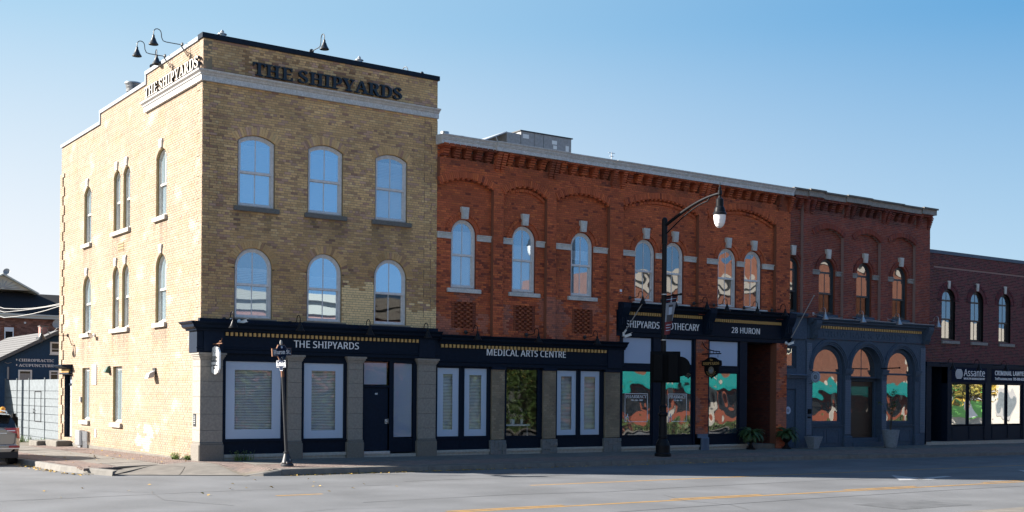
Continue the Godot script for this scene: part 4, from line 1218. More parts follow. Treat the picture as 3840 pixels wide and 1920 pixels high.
func crow_shop(o: Node) -> void:
	var holes := [[27.42, 29.54, .84, 3.30, 1.06], [29.98, 32.10, .26, 3.30, 1.06], [32.48, 34.56, .82, 3.30, 1.04]]
	var m := MB.new()
	# painted brick front with three arches, built in strips so that the arches are true openings
	for q in [[27.0, 27.42], [29.54, 29.98], [32.10, 32.48], [34.56, 35.33]]: m.box(q[0], -.15, -.6, q[1], 4.62, 0.0)
	for h in holes:
		m.box(h[0], -.15, -.6, h[1], h[2] - .05, -.08 if h[2] > .5 else -.30)
		var c: float = (h[0] + h[1]) / 2
		var r: float = (h[1] - h[0]) / 2
		for k in 16: # the wall over each arch
			var a0 := PI - PI * k / 16.0
			var a1 := PI - PI * (k + 1) / 16.0
			var p0 := Vector2(c + r * cos(a0), 3.30 + r * sin(a0))
			var p1 := Vector2(c + r * cos(a1), 3.30 + r * sin(a1))
			m.quad(Vector3(p0.x, p0.y, 0), Vector3(p1.x, p1.y, 0), Vector3(p1.x, 4.62, 0), Vector3(p0.x, 4.62, 0))
			m.quad(Vector3(p1.x, p1.y, 0), Vector3(p0.x, p0.y, 0), Vector3(p0.x, p0.y, -.6), Vector3(p1.x, p1.y, -.6))
	var sf := obj("shopfront", m, M.slate, o)
	# courses of the painted brick piers
	var recs := []
	for q in [[27.02, 27.34], [29.57, 29.95], [32.13, 32.45], [34.93, 35.31]]:
		for r in (52 if q[0] < 28 or q[0] > 34 else 34):
			var off := .11 if r % 2 else 0.0
			for c in 2:
				var xa: float = q[0] if c == 0 else q[0] + .11 + off * .9
				var xb: float = q[0] + .11 + off * .9 if c == 0 else q[1]
				obj("painted_brick", brick_mesh, M.slate_light, sf, Transform3D(Basis.from_scale(Vector3(xb - xa - .01, .066, .03)), Vector3((xa + xb) / 2, .48 + r * .0765, .018)))
	for h in holes:
		var c: float = (h[0] + h[1]) / 2
		var r: float = (h[1] - h[0]) / 2
		m = MB.new()
		for q in [[r + .0, r + .07, .03], [r + .075, r + .14, .06], [r + .145, r + .20, .09], [r + .20, r + .26, .06]]:
			var A := []
			var B := []
			for k in 25:
				var a := PI * k / 24.0
				A.append(Vector2(c + q[1] * cos(a), 3.30 + q[1] * sin(a)))
			for k in 25:
				var a := PI - PI * k / 24.0
				A.append(Vector2(c + q[0] * cos(a), 3.30 + q[0] * sin(a)))
			m.prism(A, q[2], -.02)
		obj("arch_moulding", m, M.slate, sf)
	for q in [[29.54, 29.98], [32.10, 32.48], [34.56, 34.88]]: # caps and spreading feet of the piers
		m = MB.new()
		m.box(q[0] - .02, 3.10, .001, q[1] + .02, 3.16, .06); m.box(q[0] - .04, 3.16, .001, q[1] + .04, 3.26, .09); m.box(q[0] - .06, 3.26, .001, q[1] + .06, 3.33, .12)
		for k in 3: m.box(lerpf(q[0], q[1], .14 + k * .28), 2.86, .001, lerpf(q[0], q[1], .30 + k * .28), 3.10, .05)
		obj("pier_cap", m, M.slate, sf)
		m = MB.new(); m.cbox(q[0] - .05, -.15, -.2, q[1] + .05, .36, .08, .03)
		obj("pier_foot", m, M.slate, sf)
	var hb := [[holes[0], M.glass_old], [holes[2], M.glass_old]]
	for h in [holes[0], holes[2]]:
		window(o, Transform3D.IDENTITY, [h[0], h[1], h[2], 3.30, h[4]], {"set": .13, "deep": .3, "fw": .15, "bars": false, "rail": 3.16, "frame": M.slate, "reveal": M.slate, "glass": M.glass_mirror})
		m = MB.new(); m.box(h[0] + .002, h[2] - .06, -.25, h[1] - .002, h[2] - .0, -.02)
		var bk := obj("bulkhead", m, M.slate, sf)
		for q in [[.12, .92], [1.04, 1.90]]:
			m = MB.new(); m.ring(rect(h[0] + q[0], .06, h[0] + q[1], h[2] - .16), rect(h[0] + q[0] + .07, .13, h[0] + q[1] - .07, h[2] - .23), -.055, -.09)
			obj("panel_moulding", m, M.slate, bk)
	var d: Array = holes[1]
	window(o, Transform3D.IDENTITY, [d[0], d[1], 2.93, 3.30, d[4]], {"set": .26, "deep": .42, "fw": .05, "frame": M.slate, "reveal": M.slate, "glass": M.glass_mirror, "sw": .05})
	m = MB.new()
	m.box(d[0] + .002, .26, -.42, d[0] + .14, 2.93, -.28); m.box(d[1] - .14, .26, -.42, d[1] - .002, 2.93, -.28); m.box(d[0] + .14, 2.80, -.42, d[1] - .14, 2.95, -.28)
	var door := obj("door", m, M.slate, sf)
	m = MB.new(); m.cbox(d[0] + .15, .26, -.44, d[1] - .15, 2.79, -.38, .006)
	m.ring(rect(d[0] + .28, 1.35, d[1] - .28, 2.65), rect(d[0] + .36, 1.43, d[1] - .36, 2.57), -.36, -.38)
	m.ring(rect(d[0] + .28, .4, d[1] - .28, 1.2), rect(d[0] + .36, .48, d[1] - .36, 1.12), -.36, -.38)
	obj("door_leaf", m, M.wood_dark, door)
	m = MB.new(); m.sheet(rect(d[0] + .36, 1.43, d[1] - .36, 2.57), -.37)
	obj("pane", m, M.glass_clear, door)
	for k in 2: bx("doorstep", M.slate, sf, d[0] + .01, -.15 + k * .2, -.31, d[1] - .01, .06 + k * .2, .16 - k * .26)
	m = MB.new()
	m.profile([Vector2(-.1, 5.20), Vector2(.14, 5.20), Vector2(.17, 5.27), Vector2(.30, 5.34), Vector2(.32, 5.40), Vector2(.40, 5.45), Vector2(.41, 5.49), Vector2(-.1, 5.53)], 27.05, 35.5)
	m.box(27.0, 4.62, -.3, 35.35, 5.22, .06)
	var cor := obj("cornice", m, M.slate, o)
	bx("drip_edge", M.coping_light, cor, 27.6, 5.49, .38, 35.4, 5.515, .425)
	dentils(cor, 27.60, 34.86, 5.075, 5.19, .06, .12, 44)
	for q in [[27.18, 27.52], [35.02, 35.40]]: bracket(cor, q[0], q[1], 4.6, 5.4, .06, .42, M.slate)
	text(cor, "raised_lettering", "CROW BAR & VARIETY", "Droid Serif", 700, 28.0, 33.95, 4.72, 4.98, .058, .02, M.slate)
	# narrow painted entrance bay to the left
	m = MB.new()
	m.box(25.74, 4.56, -.3, 26.98, 5.62, .05); m.profile([Vector2(-.1, 5.50), Vector2(.2, 5.52), Vector2(.26, 5.6), Vector2(.26, 5.66), Vector2(-.1, 5.68)], 25.76, 26.85)
	m.box(25.74, 4.25, -.3, 26.98, 4.56, -.02); m.box(26.40, -.15, -.3, 26.99, 4.25, -.02); m.box(25.74, 2.42, -.3, 26.40, 3.32, -.03)
	var bay := obj("painted_bay", m, M.slate, o)
	var rr := []
	window(o, Transform3D.IDENTITY, [25.72, 26.36, 3.32, 4.25, 0.0], {"set": .08, "fw": .06, "bars": false, "frame": M.slate, "reveal": M.slate, "glass": M.glass_mirror})
	m = MB.new(); m.profile([Vector2(-.05, 2.88), Vector2(.06, 2.88), Vector2(.10, 2.95), Vector2(.22, 3.0), Vector2(.22, 3.03), Vector2(-.05, 3.07)], 25.76, 26.95)
	obj("door_hood", m, M.slate_light, bay)
	m = MB.new(); m.cbox(25.74, -.12, -.14, 26.40, 2.40, -.09, .005)
	var ad := obj("door", m, M.slate, bay)
	m = MB.new(); m.prism(disc(25.98, 1.50, .165), -.085, -.09)
	var st := obj("round_sticker", m, M.film, ad)
	m = MB.new(); m.ring(disc(25.98, 1.50, .07), disc(25.98, 1.50, .05), -.083, -.086); m.prism(disc(25.98, 1.5, .022), -.083, -.086)
	obj("printed_spiral", m, M.letter_navy, st)
	bx("mailbox", M.letter_black, sf, 27.08, 1.36, 0.02, 27.26, 1.56, .10)
	bx("mailbox", M.letter_black, sf, 27.08, 1.16, 0.02, 27.28, 1.24, .05)

func disc(x: float, y: float, r: float, seg := 20) -> Array:
	var p := []
	for k in seg: p.append(Vector2(x + r * cos(TAU * k / seg), y + r * sin(TAU * k / seg)))
	return p

func dark_building() -> void:
	var o := thing("brick_building", "low purple-brown brick building with black arched windows and navy shopfront at the right end", "building")
	var recs := []
	var ops := []
	for q in [[36.64, 37.71], [38.97, 40.02], [41.35, 42.36], [43.7, 44.75]]: ops.append([q[0], q[1], 4.85, 6.80, .525])
	var mb := MB.new()
	lay(recs, 0, mb, func(y: float) -> Array:
		var iv := [Vector2(35.39, 46.0)]
		for p in ops:
			var h := half_at(p, y, 0.07)
			if h > 0.0: iv = cut(iv, (p[0] + p[1]) / 2 - h, (p[0] + p[1]) / 2 + h)
		if y > 8.33 and y < 8.40: iv = cut(iv, 36.0, 46.0)
		return iv, 3.75, 8.98, -.05, pal_dark)
	mb.box(36, 8.3, -.3, 46, 8.42, -.075)
	var w0 := obj("wall", mb, M.mortar_pale, o)
	for p in ops:
		var m: float = (p[0] + p[1]) / 2
		voussoirs(recs, 0, m, p[3], .525, .72, PI / 2 + .1, -.03, pal_dark)
		voussoirs(recs, 0, m, p[3], .73, .87, PI / 2 + .05, -.02, pal_dark)
		window(o, Transform3D(Basis.IDENTITY, Vector3(0, 0, -.05)), p, {"set": .10, "rail": 5.88, "transom": 6.78, "frame": M.frame_black, "reveal": M.letter_black, "glass": M.glass_mirror, "sill": [p[0] - .02, p[1] + .30, 4.70, 4.84, .08], "sill_mat": M.trim_weathered, "key": [7.35, 7.72, .085, .115, .04]})
	for q in [[35.36, 39.0], [39.0, 42.0], [42.0, 46.05]]: bx("coping", M.coping_blue, o, q[0], 8.97, -.4, q[1] - .01, 9.13, .0)
	room(o, 35.5, 3.8, -6, 45.9, 8.6, -.32, M.room_dark)
	room(o, 35.5, -.2, -5, 45.9, 3.7, -.25, M.room_dark)
	bx("roof", M.roofing, o, 35.4, 8.5, -14, 46, 8.7, -.33)
	var b := MB.new(); b.box(45.8, -.3, -14, 46, 8.97, -.33); b.box(35.4, -.3, -14.2, 46, 8.6, -14)
	obj("wall", b, M.mortar_red, o)
	b = MB.new()
	b.box(35.39, 3.58, -.3, 46, 3.80, .06); b.box(37.05, 2.80, -.3, 46, 3.58, 0.0)
	for q in [[35.39, 35.78], [37.05, 37.40], [40.12, 40.66], [43.40, 43.9]]: b.box(q[0], -.1, -.3, q[1], 3.58, .03)
	for q in [[37.40, 40.12], [40.66, 43.40], [43.9, 46.0]]: b.box(q[0], .0, -.3, q[1], .74, -.01)
	var sf := obj("shopfront", b, M.navy_trim, o)
	for q in [37.45, 38.85, 40.05, 40.75, 42.1, 43.3]: bx("panel_batten", M.navy_trim, sf, q, .1, -.01, q + .06, .70, .02)
	for q in [[37.45, 38.68], [38.86, 40.07], [40.71, 41.94], [42.12, 43.35], [43.95, 45.9]]: shop_pane(sf, "shop_window", q[0], .82, q[1], 2.76, -.06, M.navy, M.glass_bright, .04)
	b = MB.new(); b.box(35.78, -.1, -1.6, 37.05, 3.58, -1.5); b.box(37.05, -.1, -1.6, 37.1, 3.58, -.3); b.box(35.7, -.1, -1.6, 35.78, 3.58, -.3)
	obj("entrance_back", b, M.navy, o)
	bx("stone_sill", M.stone_pale, sf, 35.4, -.35, -1.5, 46, .0, .04)
	b = MB.new(); b.box(37.36, 2.86, .0, 40.22, 3.58, .045)
	var s1 := obj("sign_board", b, M.sign_navy, sf)
	text(s1, "sign_lettering", "Assante", "Droid Sans", 400, 38.31, 40.04, 3.15, 3.50, .046, .01, M.letter_white)
	text(s1, "sign_lettering", "WEALTH MANAGEMENT", "Droid Sans", 700, 38.30, 40.04, 2.99, 3.09, .046, .01, M.letter_white)
	b = MB.new()
	for k in 9: # striped oval emblem
		var y := 3.03 + k * .053
		var hw := .29 * sqrt(maxf(1.0 - pow((y + .012 - 3.25) / .27, 2), .05))
		b.box(37.92 - hw, y, .046, 37.92 + hw, y + .032, .056)
	obj("emblem", b, M.letter_white, s1)
	b = MB.new(); b.box(40.66, 2.88, .0, 45.0, 3.55, .045)
	var s2 := obj("sign_board", b, M.sign_navy, sf)
	text(s2, "sign_lettering", "CRIMINAL LAWYER", "Droid Sans", 700, 40.90, 43.62, 3.24, 3.47, .046, .01, M.letter_white)
	text(s2, "sign_lettering", "TedYoannou.com  705-888-6230", "Droid Sans", 700, 40.90, 43.56, 3.0, 3.15, .046, .01, M.letter_white)
	flush(recs, [w0], M.brick_red)

# ---------------------------------------------------------------- ground
func sheet_grid(xs: Array, zs: Array, h: Callable) -> MB:
	var b := MB.new()
	for i in xs.size() - 1:
		for j in zs.size() - 1:
			b.quad(Vector3(xs[i], h.call(xs[i], zs[j + 1]), zs[j + 1]), Vector3(xs[i + 1], h.call(xs[i + 1], zs[j + 1]), zs[j + 1]), Vector3(xs[i + 1], h.call(xs[i + 1], zs[j]), zs[j]), Vector3(xs[i], h.call(xs[i], zs[j]), zs[j]))
	return b

func slab(parent: Node, called: String, pts: Array, mt: Material, lift := 0.0, thick := 0.12, h = null) -> MeshInstance3D: # paving slab: corners (x, z) counterclockwise seen from above
	var b := MB.new()
	var f: Callable = h if h else gy
	var top := []
	for p: Vector2 in pts: top.append(Vector3(p.x, f.call(p.x, p.y) + lift, p.y))
	for k in range(1, top.size() - 1): b.tri(top[0], top[k], top[k + 1])
	for k in top.size():
		var a: Vector3 = top[k]
		var c: Vector3 = top[(k + 1) % top.size()]
		b.quad(a + Vector3.DOWN * thick, c + Vector3.DOWN * thick, c, a)
	return obj(called, b, mt, parent)

func strip(parent: Node, called: String, pts: Array, w: float, mt: Material, lift: float, h: Callable) -> MeshInstance3D: # painted line or crack along a path of (x, z)
	var b := MB.new()
	for k in pts.size() - 1:
		var a: Vector2 = pts[k]
		var c: Vector2 = pts[k + 1]
		var n := (c - a).orthogonal().normalized() * w / 2
		var q := []
		for p: Vector2 in [a - n, c - n, c + n, a + n]: q.append(Vector3(p.x, h.call(p.x, p.y) + lift, p.y))
		var up: Vector3 = (q[1] - q[0]).cross(q[3] - q[0])
		if up.y > 0: b.quad(q[0], q[1], q[2], q[3])
		else: b.quad(q[3], q[2], q[1], q[0])
	return obj(called, b, mt, parent)

func kerb_z(x: float) -> float: return 3.75 if x < 22 else 3.75 + (x - 22) * .09

func setting() -> void:
	var far := [-420.0, -60.0, -20.0, -4.2, 0.0, 20.0, 45.0, 80.0, 420.0]
	var g := obj("ground", sheet_grid(far, [-420.0, -80.0, -40.0, -16.0, 0.0, 10.0, 24.0, 60.0, 420.0], func(x: float, z: float) -> float: return ry(x, z) - .05), M.ground)
	tag(g, "bare ground reaching away beyond streets and buildings", "ground", "", "structure")
	var rd := sheet_grid([-420.0, -15.0, -3.0, 0.0, 20.0, 45.0, 80.0, 420.0], [1.0, 5.0, 10.0, 15.0, 20.6], ry)
	var r2 := sheet_grid([-15.0, -9.0, -3.0], [-200.0, -40.0, -16.0, 0.0, 1.0], ry)
	for k in r2.v.size(): rd.v.append(r2.v[k]); rd.n.append(r2.n[k]); rd.c.append(r2.c[k])
	var at := rd.v.size() - r2.v.size()
	for k in r2.ix: rd.ix.append(k + at)
	var r3 := sheet_grid([-20.0, -9.0, 4.6], [20.6, 30.0, 60.0], ry)
	at = rd.v.size()
	for k in r3.v.size(): rd.v.append(r3.v[k]); rd.n.append(r3.n[k]); rd.c.append(r3.c[k])
	for k in r3.ix: rd.ix.append(k + at)
	var road := obj("road", rd, M.asphalt)
	tag(road, "grey asphalt street with yellow lane lines running past the shops", "road", "", "structure")
	var line := func(pts: Array, w: float, mt: Material, called: String) -> void: strip(road, called, pts, w, mt, .004 if not called in ["worn_track", "gutter"] else .002, ry)
	line.call([Vector2(-1.9, 9.78), Vector2(13, 9.82), Vector2(45, 9.9), Vector2(90, 10)], .15, M.lane_yellow, "lane_line")
	line.call([Vector2(-.6, 14.95), Vector2(9, 14.98), Vector2(45, 15.3), Vector2(90, 15.6)], .15, M.lane_yellow, "lane_line")
	for k in 6: line.call([Vector2(-.5 + k * 6.0, 14.72), Vector2(2.4 + k * 6.0, 14.74)], .14, M.lane_yellow, "lane_dash")
	line.call([Vector2(8.8, 20.15), Vector2(12, 20.25)], .14, M.lane_white, "edge_line")
	for a in [[16.9, 12.3], [23.6, 12.35]]: # turn arrows
		var x: float = a[0]
		var z: float = a[1]
		var b := MB.new()
		var P := func(u: float, v: float) -> Vector3: return Vector3(x + u, ry(x + u, z + v) + .004, z + v)
		b.quad(P.call(-.2, .9), P.call(2.2, .35), P.call(2.2, .1), P.call(-.1, .5))
		b.tri(P.call(-.9, .75), P.call(.5, 1.0), P.call(.9, -.9))
		obj("turn_arrow", b, M.lane_white, road)
	for c in [[Vector2(-1, 12.2), Vector2(3, 12.0), Vector2(5.6, 12.4), Vector2(8.3, 12.15), Vector2(14.7, 12.06), Vector2(30, 12.2)], [Vector2(2, 16.5), Vector2(4.3, 16.36), Vector2(8.1, 16.15), Vector2(13.9, 16.03), Vector2(16.3, 16.1), Vector2(30, 16.0)], [Vector2(2.9, 7.2), Vector2(9, 7.0), Vector2(18, 7.15), Vector2(40, 7.0)], [Vector2(-6, 17.9), Vector2(-1.5, 17.6), Vector2(3, 17.9)], [Vector2(-9, 8.3), Vector2(-3, 8.0), Vector2(2, 8.1)]]:
		line.call(c, .035, M.crack, "sealed_crack")
	for t in [[5.3, .9, "worn_track"], [7.9, .8, "worn_track"], [11.1, .7, "worn_track"], [13.4, .8, "worn_track"], [16.9, .9, "worn_track"], [19.0, .8, "worn_track"]]:
		line.call([Vector2(-60, t[0]), Vector2(-10, t[0] - .1), Vector2(20, t[0] + .1), Vector2(90, t[0])], t[1], M.asphalt_worn, t[2])
	for c in [[Vector2(-8, 13.6), Vector2(-5.2, 13.3), Vector2(-3.9, 13.7), Vector2(-2.2, 13.2), Vector2(-.8, 13.5)], [Vector2(-10, 20.2), Vector2(-7, 19.4), Vector2(-5.6, 19.7), Vector2(-3, 18.9)], [Vector2(5.2, 17.4), Vector2(5.7, 16.4), Vector2(5.5, 15.2), Vector2(6.2, 13.7)], [Vector2(-5.1, 6.5), Vector2(-4.0, 7.6), Vector2(-4.4, 9.6), Vector2(-3.6, 11.5)]]:
		line.call(c, .022, M.crack, "crack")
	line.call([Vector2(-13.5, 10.6), Vector2(-11.2, 10.6)], 1.6, M.asphalt_patch, "patch")
	line.call([Vector2(8.2, 18.3), Vector2(10.6, 18.35)], 1.3, M.asphalt_patch, "patch")
	line.call([Vector2(1.2, 3.98), Vector2(22, 3.98), Vector2(45, 6.0)], .36, M.kerb, "gutter")
	line.call([Vector2(6.5, 5.9), Vector2(7.6, 5.9)], .7, M.crack, "iron_cover")
	pavement()

func pavement() -> void:
	var w := Node3D.new()
	put(w, "pavement")
	tag(w, "concrete and brick paver sidewalk round the street corner", "sidewalk", "", "structure")
	var bed := MB.new()
	# bed below the slabs
	var hb := func(x: float, z: float) -> float: return gy(x, z) - .03
	for q in [sheet_grid([0.9, 6.0, 20.0, 34.0, 46.0, 90.0], [-.3, 1.9, 3.4], hb), sheet_grid([-3.6, -1.5, 0.0], [-40.0, -16.0, -8.0, 0.0, .6], hb)]:
		var at := bed.v.size()
		bed.v.append_array(q.v); bed.n.append_array(q.n); bed.c.append_array(q.c)
		for k in q.ix: bed.ix.append(k + at)
	obj("bedding", bed, M.grit, w)
	var cm := [M.concrete, M.concrete_2]
	# front: slabs along the walls
	var x := 1.0
	var k := 0
	while x < 60.0:
		var n := x + 1.55
		slab(w, "paving_slab", [Vector2(x + .006, 1.85), Vector2(n - .006, 1.85), Vector2(n - .006, 0.0), Vector2(x + .006, 0.0)], cm[(k * 7) % 3 % 2], rng.randf_range(-.004, .004))
		x = n
		k += 1
	# light edging strip behind the kerb
	x = 1.0
	while x < 60.0:
		var n := x + 1.9
		slab(w, "edging_slab", [Vector2(x + .006, kerb_z(x) - .02), Vector2(n - .006, kerb_z(n) - .02), Vector2(n - .006, kerb_z(n) - .42), Vector2(x + .006, kerb_z(x) - .42)], M.concrete)
		x = n
	# kerbstones along the main street
	x = .95
	k = 0
	while x < 62.0:
		var n := x + 2.4
		kerbstone(w, Vector2(x + .008, kerb_z(x)), Vector2(n - .008, kerb_z(n)))
		x = n
	# kerb round the corner, dropping at the crossing
	var corner := [Vector2(-3.82, -40), Vector2(-3.84, -24), Vector2(-3.84, -12), Vector2(-3.85, -6), Vector2(-3.85, -3), Vector2(-3.8, -.9), Vector2(-3.5, .6), Vector2(-3.12, 1.75)]
	for i in corner.size() - 1: kerbstone(w, corner[i], corner[i + 1])
	# ramp to the crossing: concrete slabs between corner kerbs
	var hr := func(px: float, pz: float) -> float:
		var d := 1.0 - clampf((Vector2(px + 2.98, pz - 1.48).dot(Vector2(.535, -.845))) / 1.7, 0, 1)
		return lerpf(gy(px, pz), ry(px, pz) + .02, smoothstep(0.0, 1.0, d) if d < 1.0 else 1.0)
	for q in [[[-3.0, 1.48], [-1.5, 2.42], [-.95, 1.35], [-1.62, .62]], [[-1.5, 2.42], [.0, 3.36], [-.04, 1.9], [-.95, 1.35]], [[-.95, 1.35], [-.04, 1.9], [-.06, .16], [-1.62, .62]]]:
		var g := MB.new()
		var P := []
		for c in q: P.append(Vector2(c[0], c[1]))
		for i in 8:
			for j in 8:
				var w4 := []
				for e in [[i, j], [i + 1, j], [i + 1, j + 1], [i, j + 1]]:
					var m: Vector2 = P[0].lerp(P[1], e[0] / 8.0 * .985 + .007).lerp(P[3].lerp(P[2], e[0] / 8.0 * .985 + .007), e[1] / 8.0 * .985 + .007)
					w4.append(Vector3(m.x, hr.call(m.x, m.y), m.y))
				g.quad(w4[0], w4[1], w4[2], w4[3])
		obj("ramp_slab", g, M.concrete, w)
	slab(w, "paving_slab", [Vector2(-3.6, .6), Vector2(-3.42, .95), Vector2(-3.02, 1.46), Vector2(-1.64, .6)], M.concrete_2, 0.0, .2, hr)
	slab(w, "paving_slab", [Vector2(-1.62, .62), Vector2(-.06, .16), Vector2(-.06, .1), Vector2(-1.3, .55)], M.concrete_2, -.004, .2, gy)
	slab(w, "ramp_lip", [Vector2(-3.02, 1.46), Vector2(-2.98, 1.52), Vector2(.03, 3.42), Vector2(.0, 3.36)], M.concrete, .018, .05, ry)
		# the pavers beside the ramp slope down towards it
	var hp := func(px: float, pz: float) -> float: return lerpf(hr.call(0.0, pz), gy(px, pz), smoothstep(0.0, .95, px)) if px < .95 and px > -.2 and pz > .1 else gy(px, pz)
	# side street: slabs in the middle, pavers on both edges
	var z := .55
	k = 0
	while z > -30.0:
		var n := z - 1.45
		for c in 1: slab(w, "paving_slab", [Vector2(-2.75, z - .006), Vector2(-1.30, z - .006), Vector2(-1.30, n + .006), Vector2(-2.75, n + .006)], cm[(k * 5) % 3 % 2], rng.randf_range(-.004, .004))
		z = n
		k += 1
	kerbstone(w, Vector2(.0, 3.46), Vector2(.45, 3.66), hp)
	kerbstone(w, Vector2(.45, 3.66), Vector2(.95, 3.75), hp)
	# brick pavers
	var recs := []
	var pv := func(px: float, pz: float) -> Color:
		var c := Color(0.24, 0.165, 0.135) * rng.randf_range(0.75, 1.2)
		return c.lerp(Color(0.17, 0.15, 0.14), clampf(.4 + noise.get_noise_2d(px * 20, pz * 20), 0, 1) * .6)
	var lay_pavers := func(x0: float, x1: float, z0: float, z1: float, inside: Callable) -> void:
		var r := 0
		var pz := z0
		while pz < z1:
			var px := x0 + (.1 if r % 2 else 0.0)
			while px < x1:
				if inside.call(px + .1, pz + .05):
					var h0: float = hp.call(px + .1, pz + .05)
					var ex := Vector3(.1, hp.call(px + .2, pz + .05) - h0, 0).normalized()
					var ez := Vector3(0, hp.call(px + .1, pz + .10) - h0, .05).normalized()
					var t := Transform3D(Basis(ex, -ez, ez.cross(ex).normalized()) * Basis.from_scale(Vector3(.194, .095, .05)), Vector3(px + .1, h0 - .027 + rng.randf_range(-.002, .002), pz + .05))
					recs.append([0, t, pv.call(px, pz)])
				px += .2
			pz += .1
			r += 1
	lay_pavers.call(1.0, 46.0, 1.86, 3.34, func(_a: float, c: float) -> bool: return c < 3.30)
	lay_pavers.call(22.0, 46.0, 3.34, 5.4, func(a: float, c: float) -> bool: return c < kerb_z(a) - .46)
	lay_pavers.call(-.1, 1.0, .1, 3.6, func(a: float, c: float) -> bool: return a > .02 and c < lerpf(3.25, 3.5, a) and a < .95)
	lay_pavers.call(-1.28, -.04, -16.0, .6, func(a: float, c: float) -> bool: return a + c * .3 < .1)
	lay_pavers.call(-3.62, -2.76, -16.0, .6, func(_a: float, _c: float) -> bool: return true)
	bed.v.clear()
	var pb := sheet_grid([-.05, .1, .25, .4, .6, .8, 1.0], [.05, .7, 1.4, 2.0, 2.5, 2.9, 3.50], func(a: float, c: float) -> float: return hp.call(a, c) - .006)
	obj("bedding", pb, M.grit, w)
	var holder := obj("paver_bed", sheet_grid([1.0, 20.0, 46.0], [1.86, 3.31], func(a: float, c: float) -> float: return gy(a, c) - .006), M.grit, w)
	obj("bedding", sheet_grid([-3.62, -2.77], [-16.0, .58], func(a: float, c: float) -> float: return gy(a, c) - .006), M.grit, w)
	obj("bedding", sheet_grid([-1.28, -.03], [-16.0, .05], func(a: float, c: float) -> float: return gy(a, c) - .006), M.grit, w)
	flush(recs, [holder], M.paver, "paver", "pavers", 280)
	# far pavement over the road, only mirrored in the shop windows
	var fp := obj("far_pavement", sheet_grid([5.2, 20.0, 60.0, 100.0], [20.7, 24.0, 30.0], func(a: float, c: float) -> float: return ry(a, c) + .13), M.concrete)
	tag(fp, "pavement along the far side of the street", "sidewalk", "", "structure")

func kerbstone(w: Node, a: Vector2, c: Vector2, hf = null) -> void:
	var n := Vector2(-(c - a).y, (c - a).x).normalized() # towards the road
	if n.y < 0.0 and absf(n.y) > absf(n.x): n = -n
	if absf(n.x) >= absf(n.y) and n.x > 0.0: n = -n
	var b := MB.new()
	var H := func(p: Vector2, lift: float, road_side := false) -> Vector3:
		var y: float = (hf.call(p.x, p.y) if hf else gy(p.x, p.y)) if not road_side else ry(p.x, p.y)
		return Vector3(p.x, y + lift, p.y)
	var i0 := a - n * .16
	var i1 := c - n * .16
	var P := [H.call(i0, 0.0), H.call(i1, 0.0), H.call(c - n * .03, .0), H.call(a - n * .03, .0), H.call(c + n * .005, -.03), H.call(a + n * .005, -.03), H.call(c + n * .03, -.01, true), H.call(a + n * .03, -.01, true)]
	var Q := func(p: Vector3, q: Vector3, r: Vector3, s: Vector3) -> void:
		if (q - p).cross(s - p).y >= -1e-6: b.quad(p, q, r, s)
		else: b.quad(s, r, q, p)
	Q.call(P[0], P[1], P[2], P[3]); Q.call(P[3], P[2], P[4], P[5]); Q.call(P[5], P[4], P[6], P[7])
	b.quad(P[0], P[3], P[5], P[0]); 
	b.tri(P[0], P[5], P[7]); b.tri(P[1], P[4], P[6])
	obj("kerbstone", b, M.kerb, w)

func copy(o: Node3D, called: String, label: String, at: Vector3, turn := 0.0) -> Node3D:
	var r: Node3D = o.duplicate()
	put(r, called)
	r.position = at
	r.rotation.y = turn
	r.set_meta("label", label)
	return r

func arc(c: Vector3, r: float, a0: float, a1: float, n := 6) -> Array: # in the local y-z plane
	var p := []
	for k in n + 1:
		var a := lerpf(a0, a1, float(k) / n)
		p.append(c + Vector3(0, r * sin(a), r * cos(a)))
	return p

# Wall lamp: round plate at the origin, arm towards +z, bell shade hanging at its end
func gooseneck(label: String, group: String, reach: float, rise: float, metal: Material, plate: Material, shade_r := .15) -> Node3D:
	var o := thing("gooseneck_lamp", label, "lamp", Vector3.ZERO, group)
	var b := MB.new()
	b.tube([Vector3(0, 0, 0), Vector3(0, 0, .03)], .075, 12)
	b.ball(Vector3(0, 0, .03), Vector3(.055, .055, .03), 10)
	obj("wall_plate", b, plate, o)
	var r := .12
	var path := [Vector3(0, 0, .02), Vector3(0, 0, reach - 2 * r - .16), Vector3(0, .02, reach - 2 * r - .06), Vector3(0, rise * .5, reach - 2 * r - .01)]
	path.append_array(arc(Vector3(0, rise, reach - r), r, PI, 0.0))
	path.append(Vector3(0, rise - .12, reach))
	b = MB.new(); b.tube(path, .014, 7)
	obj("arm", b, metal, o)
	b = MB.new()
	var y := rise - .12
	b.lathe([Vector2(shade_r * .93, -.255), Vector2(.05, -.07), Vector2(.028, .0), Vector2(0, .0)], Vector3(0, y, reach), 14)
	b.lathe([Vector2(shade_r, -.27), Vector2(shade_r, -.255), Vector2(shade_r * .62, -.17), Vector2(.06, -.07), Vector2(.04, -.06), Vector2(.036, .02), Vector2(.02, .04), Vector2(0, .045)], Vector3(0, y, reach), 14)
	obj("shade", b, metal, o)
	b = MB.new(); b.ball(Vector3(0, y - .17, reach), Vector3(.04, .055, .04), 8)
	obj("bulb", b, M.shade_white, o)
	return o

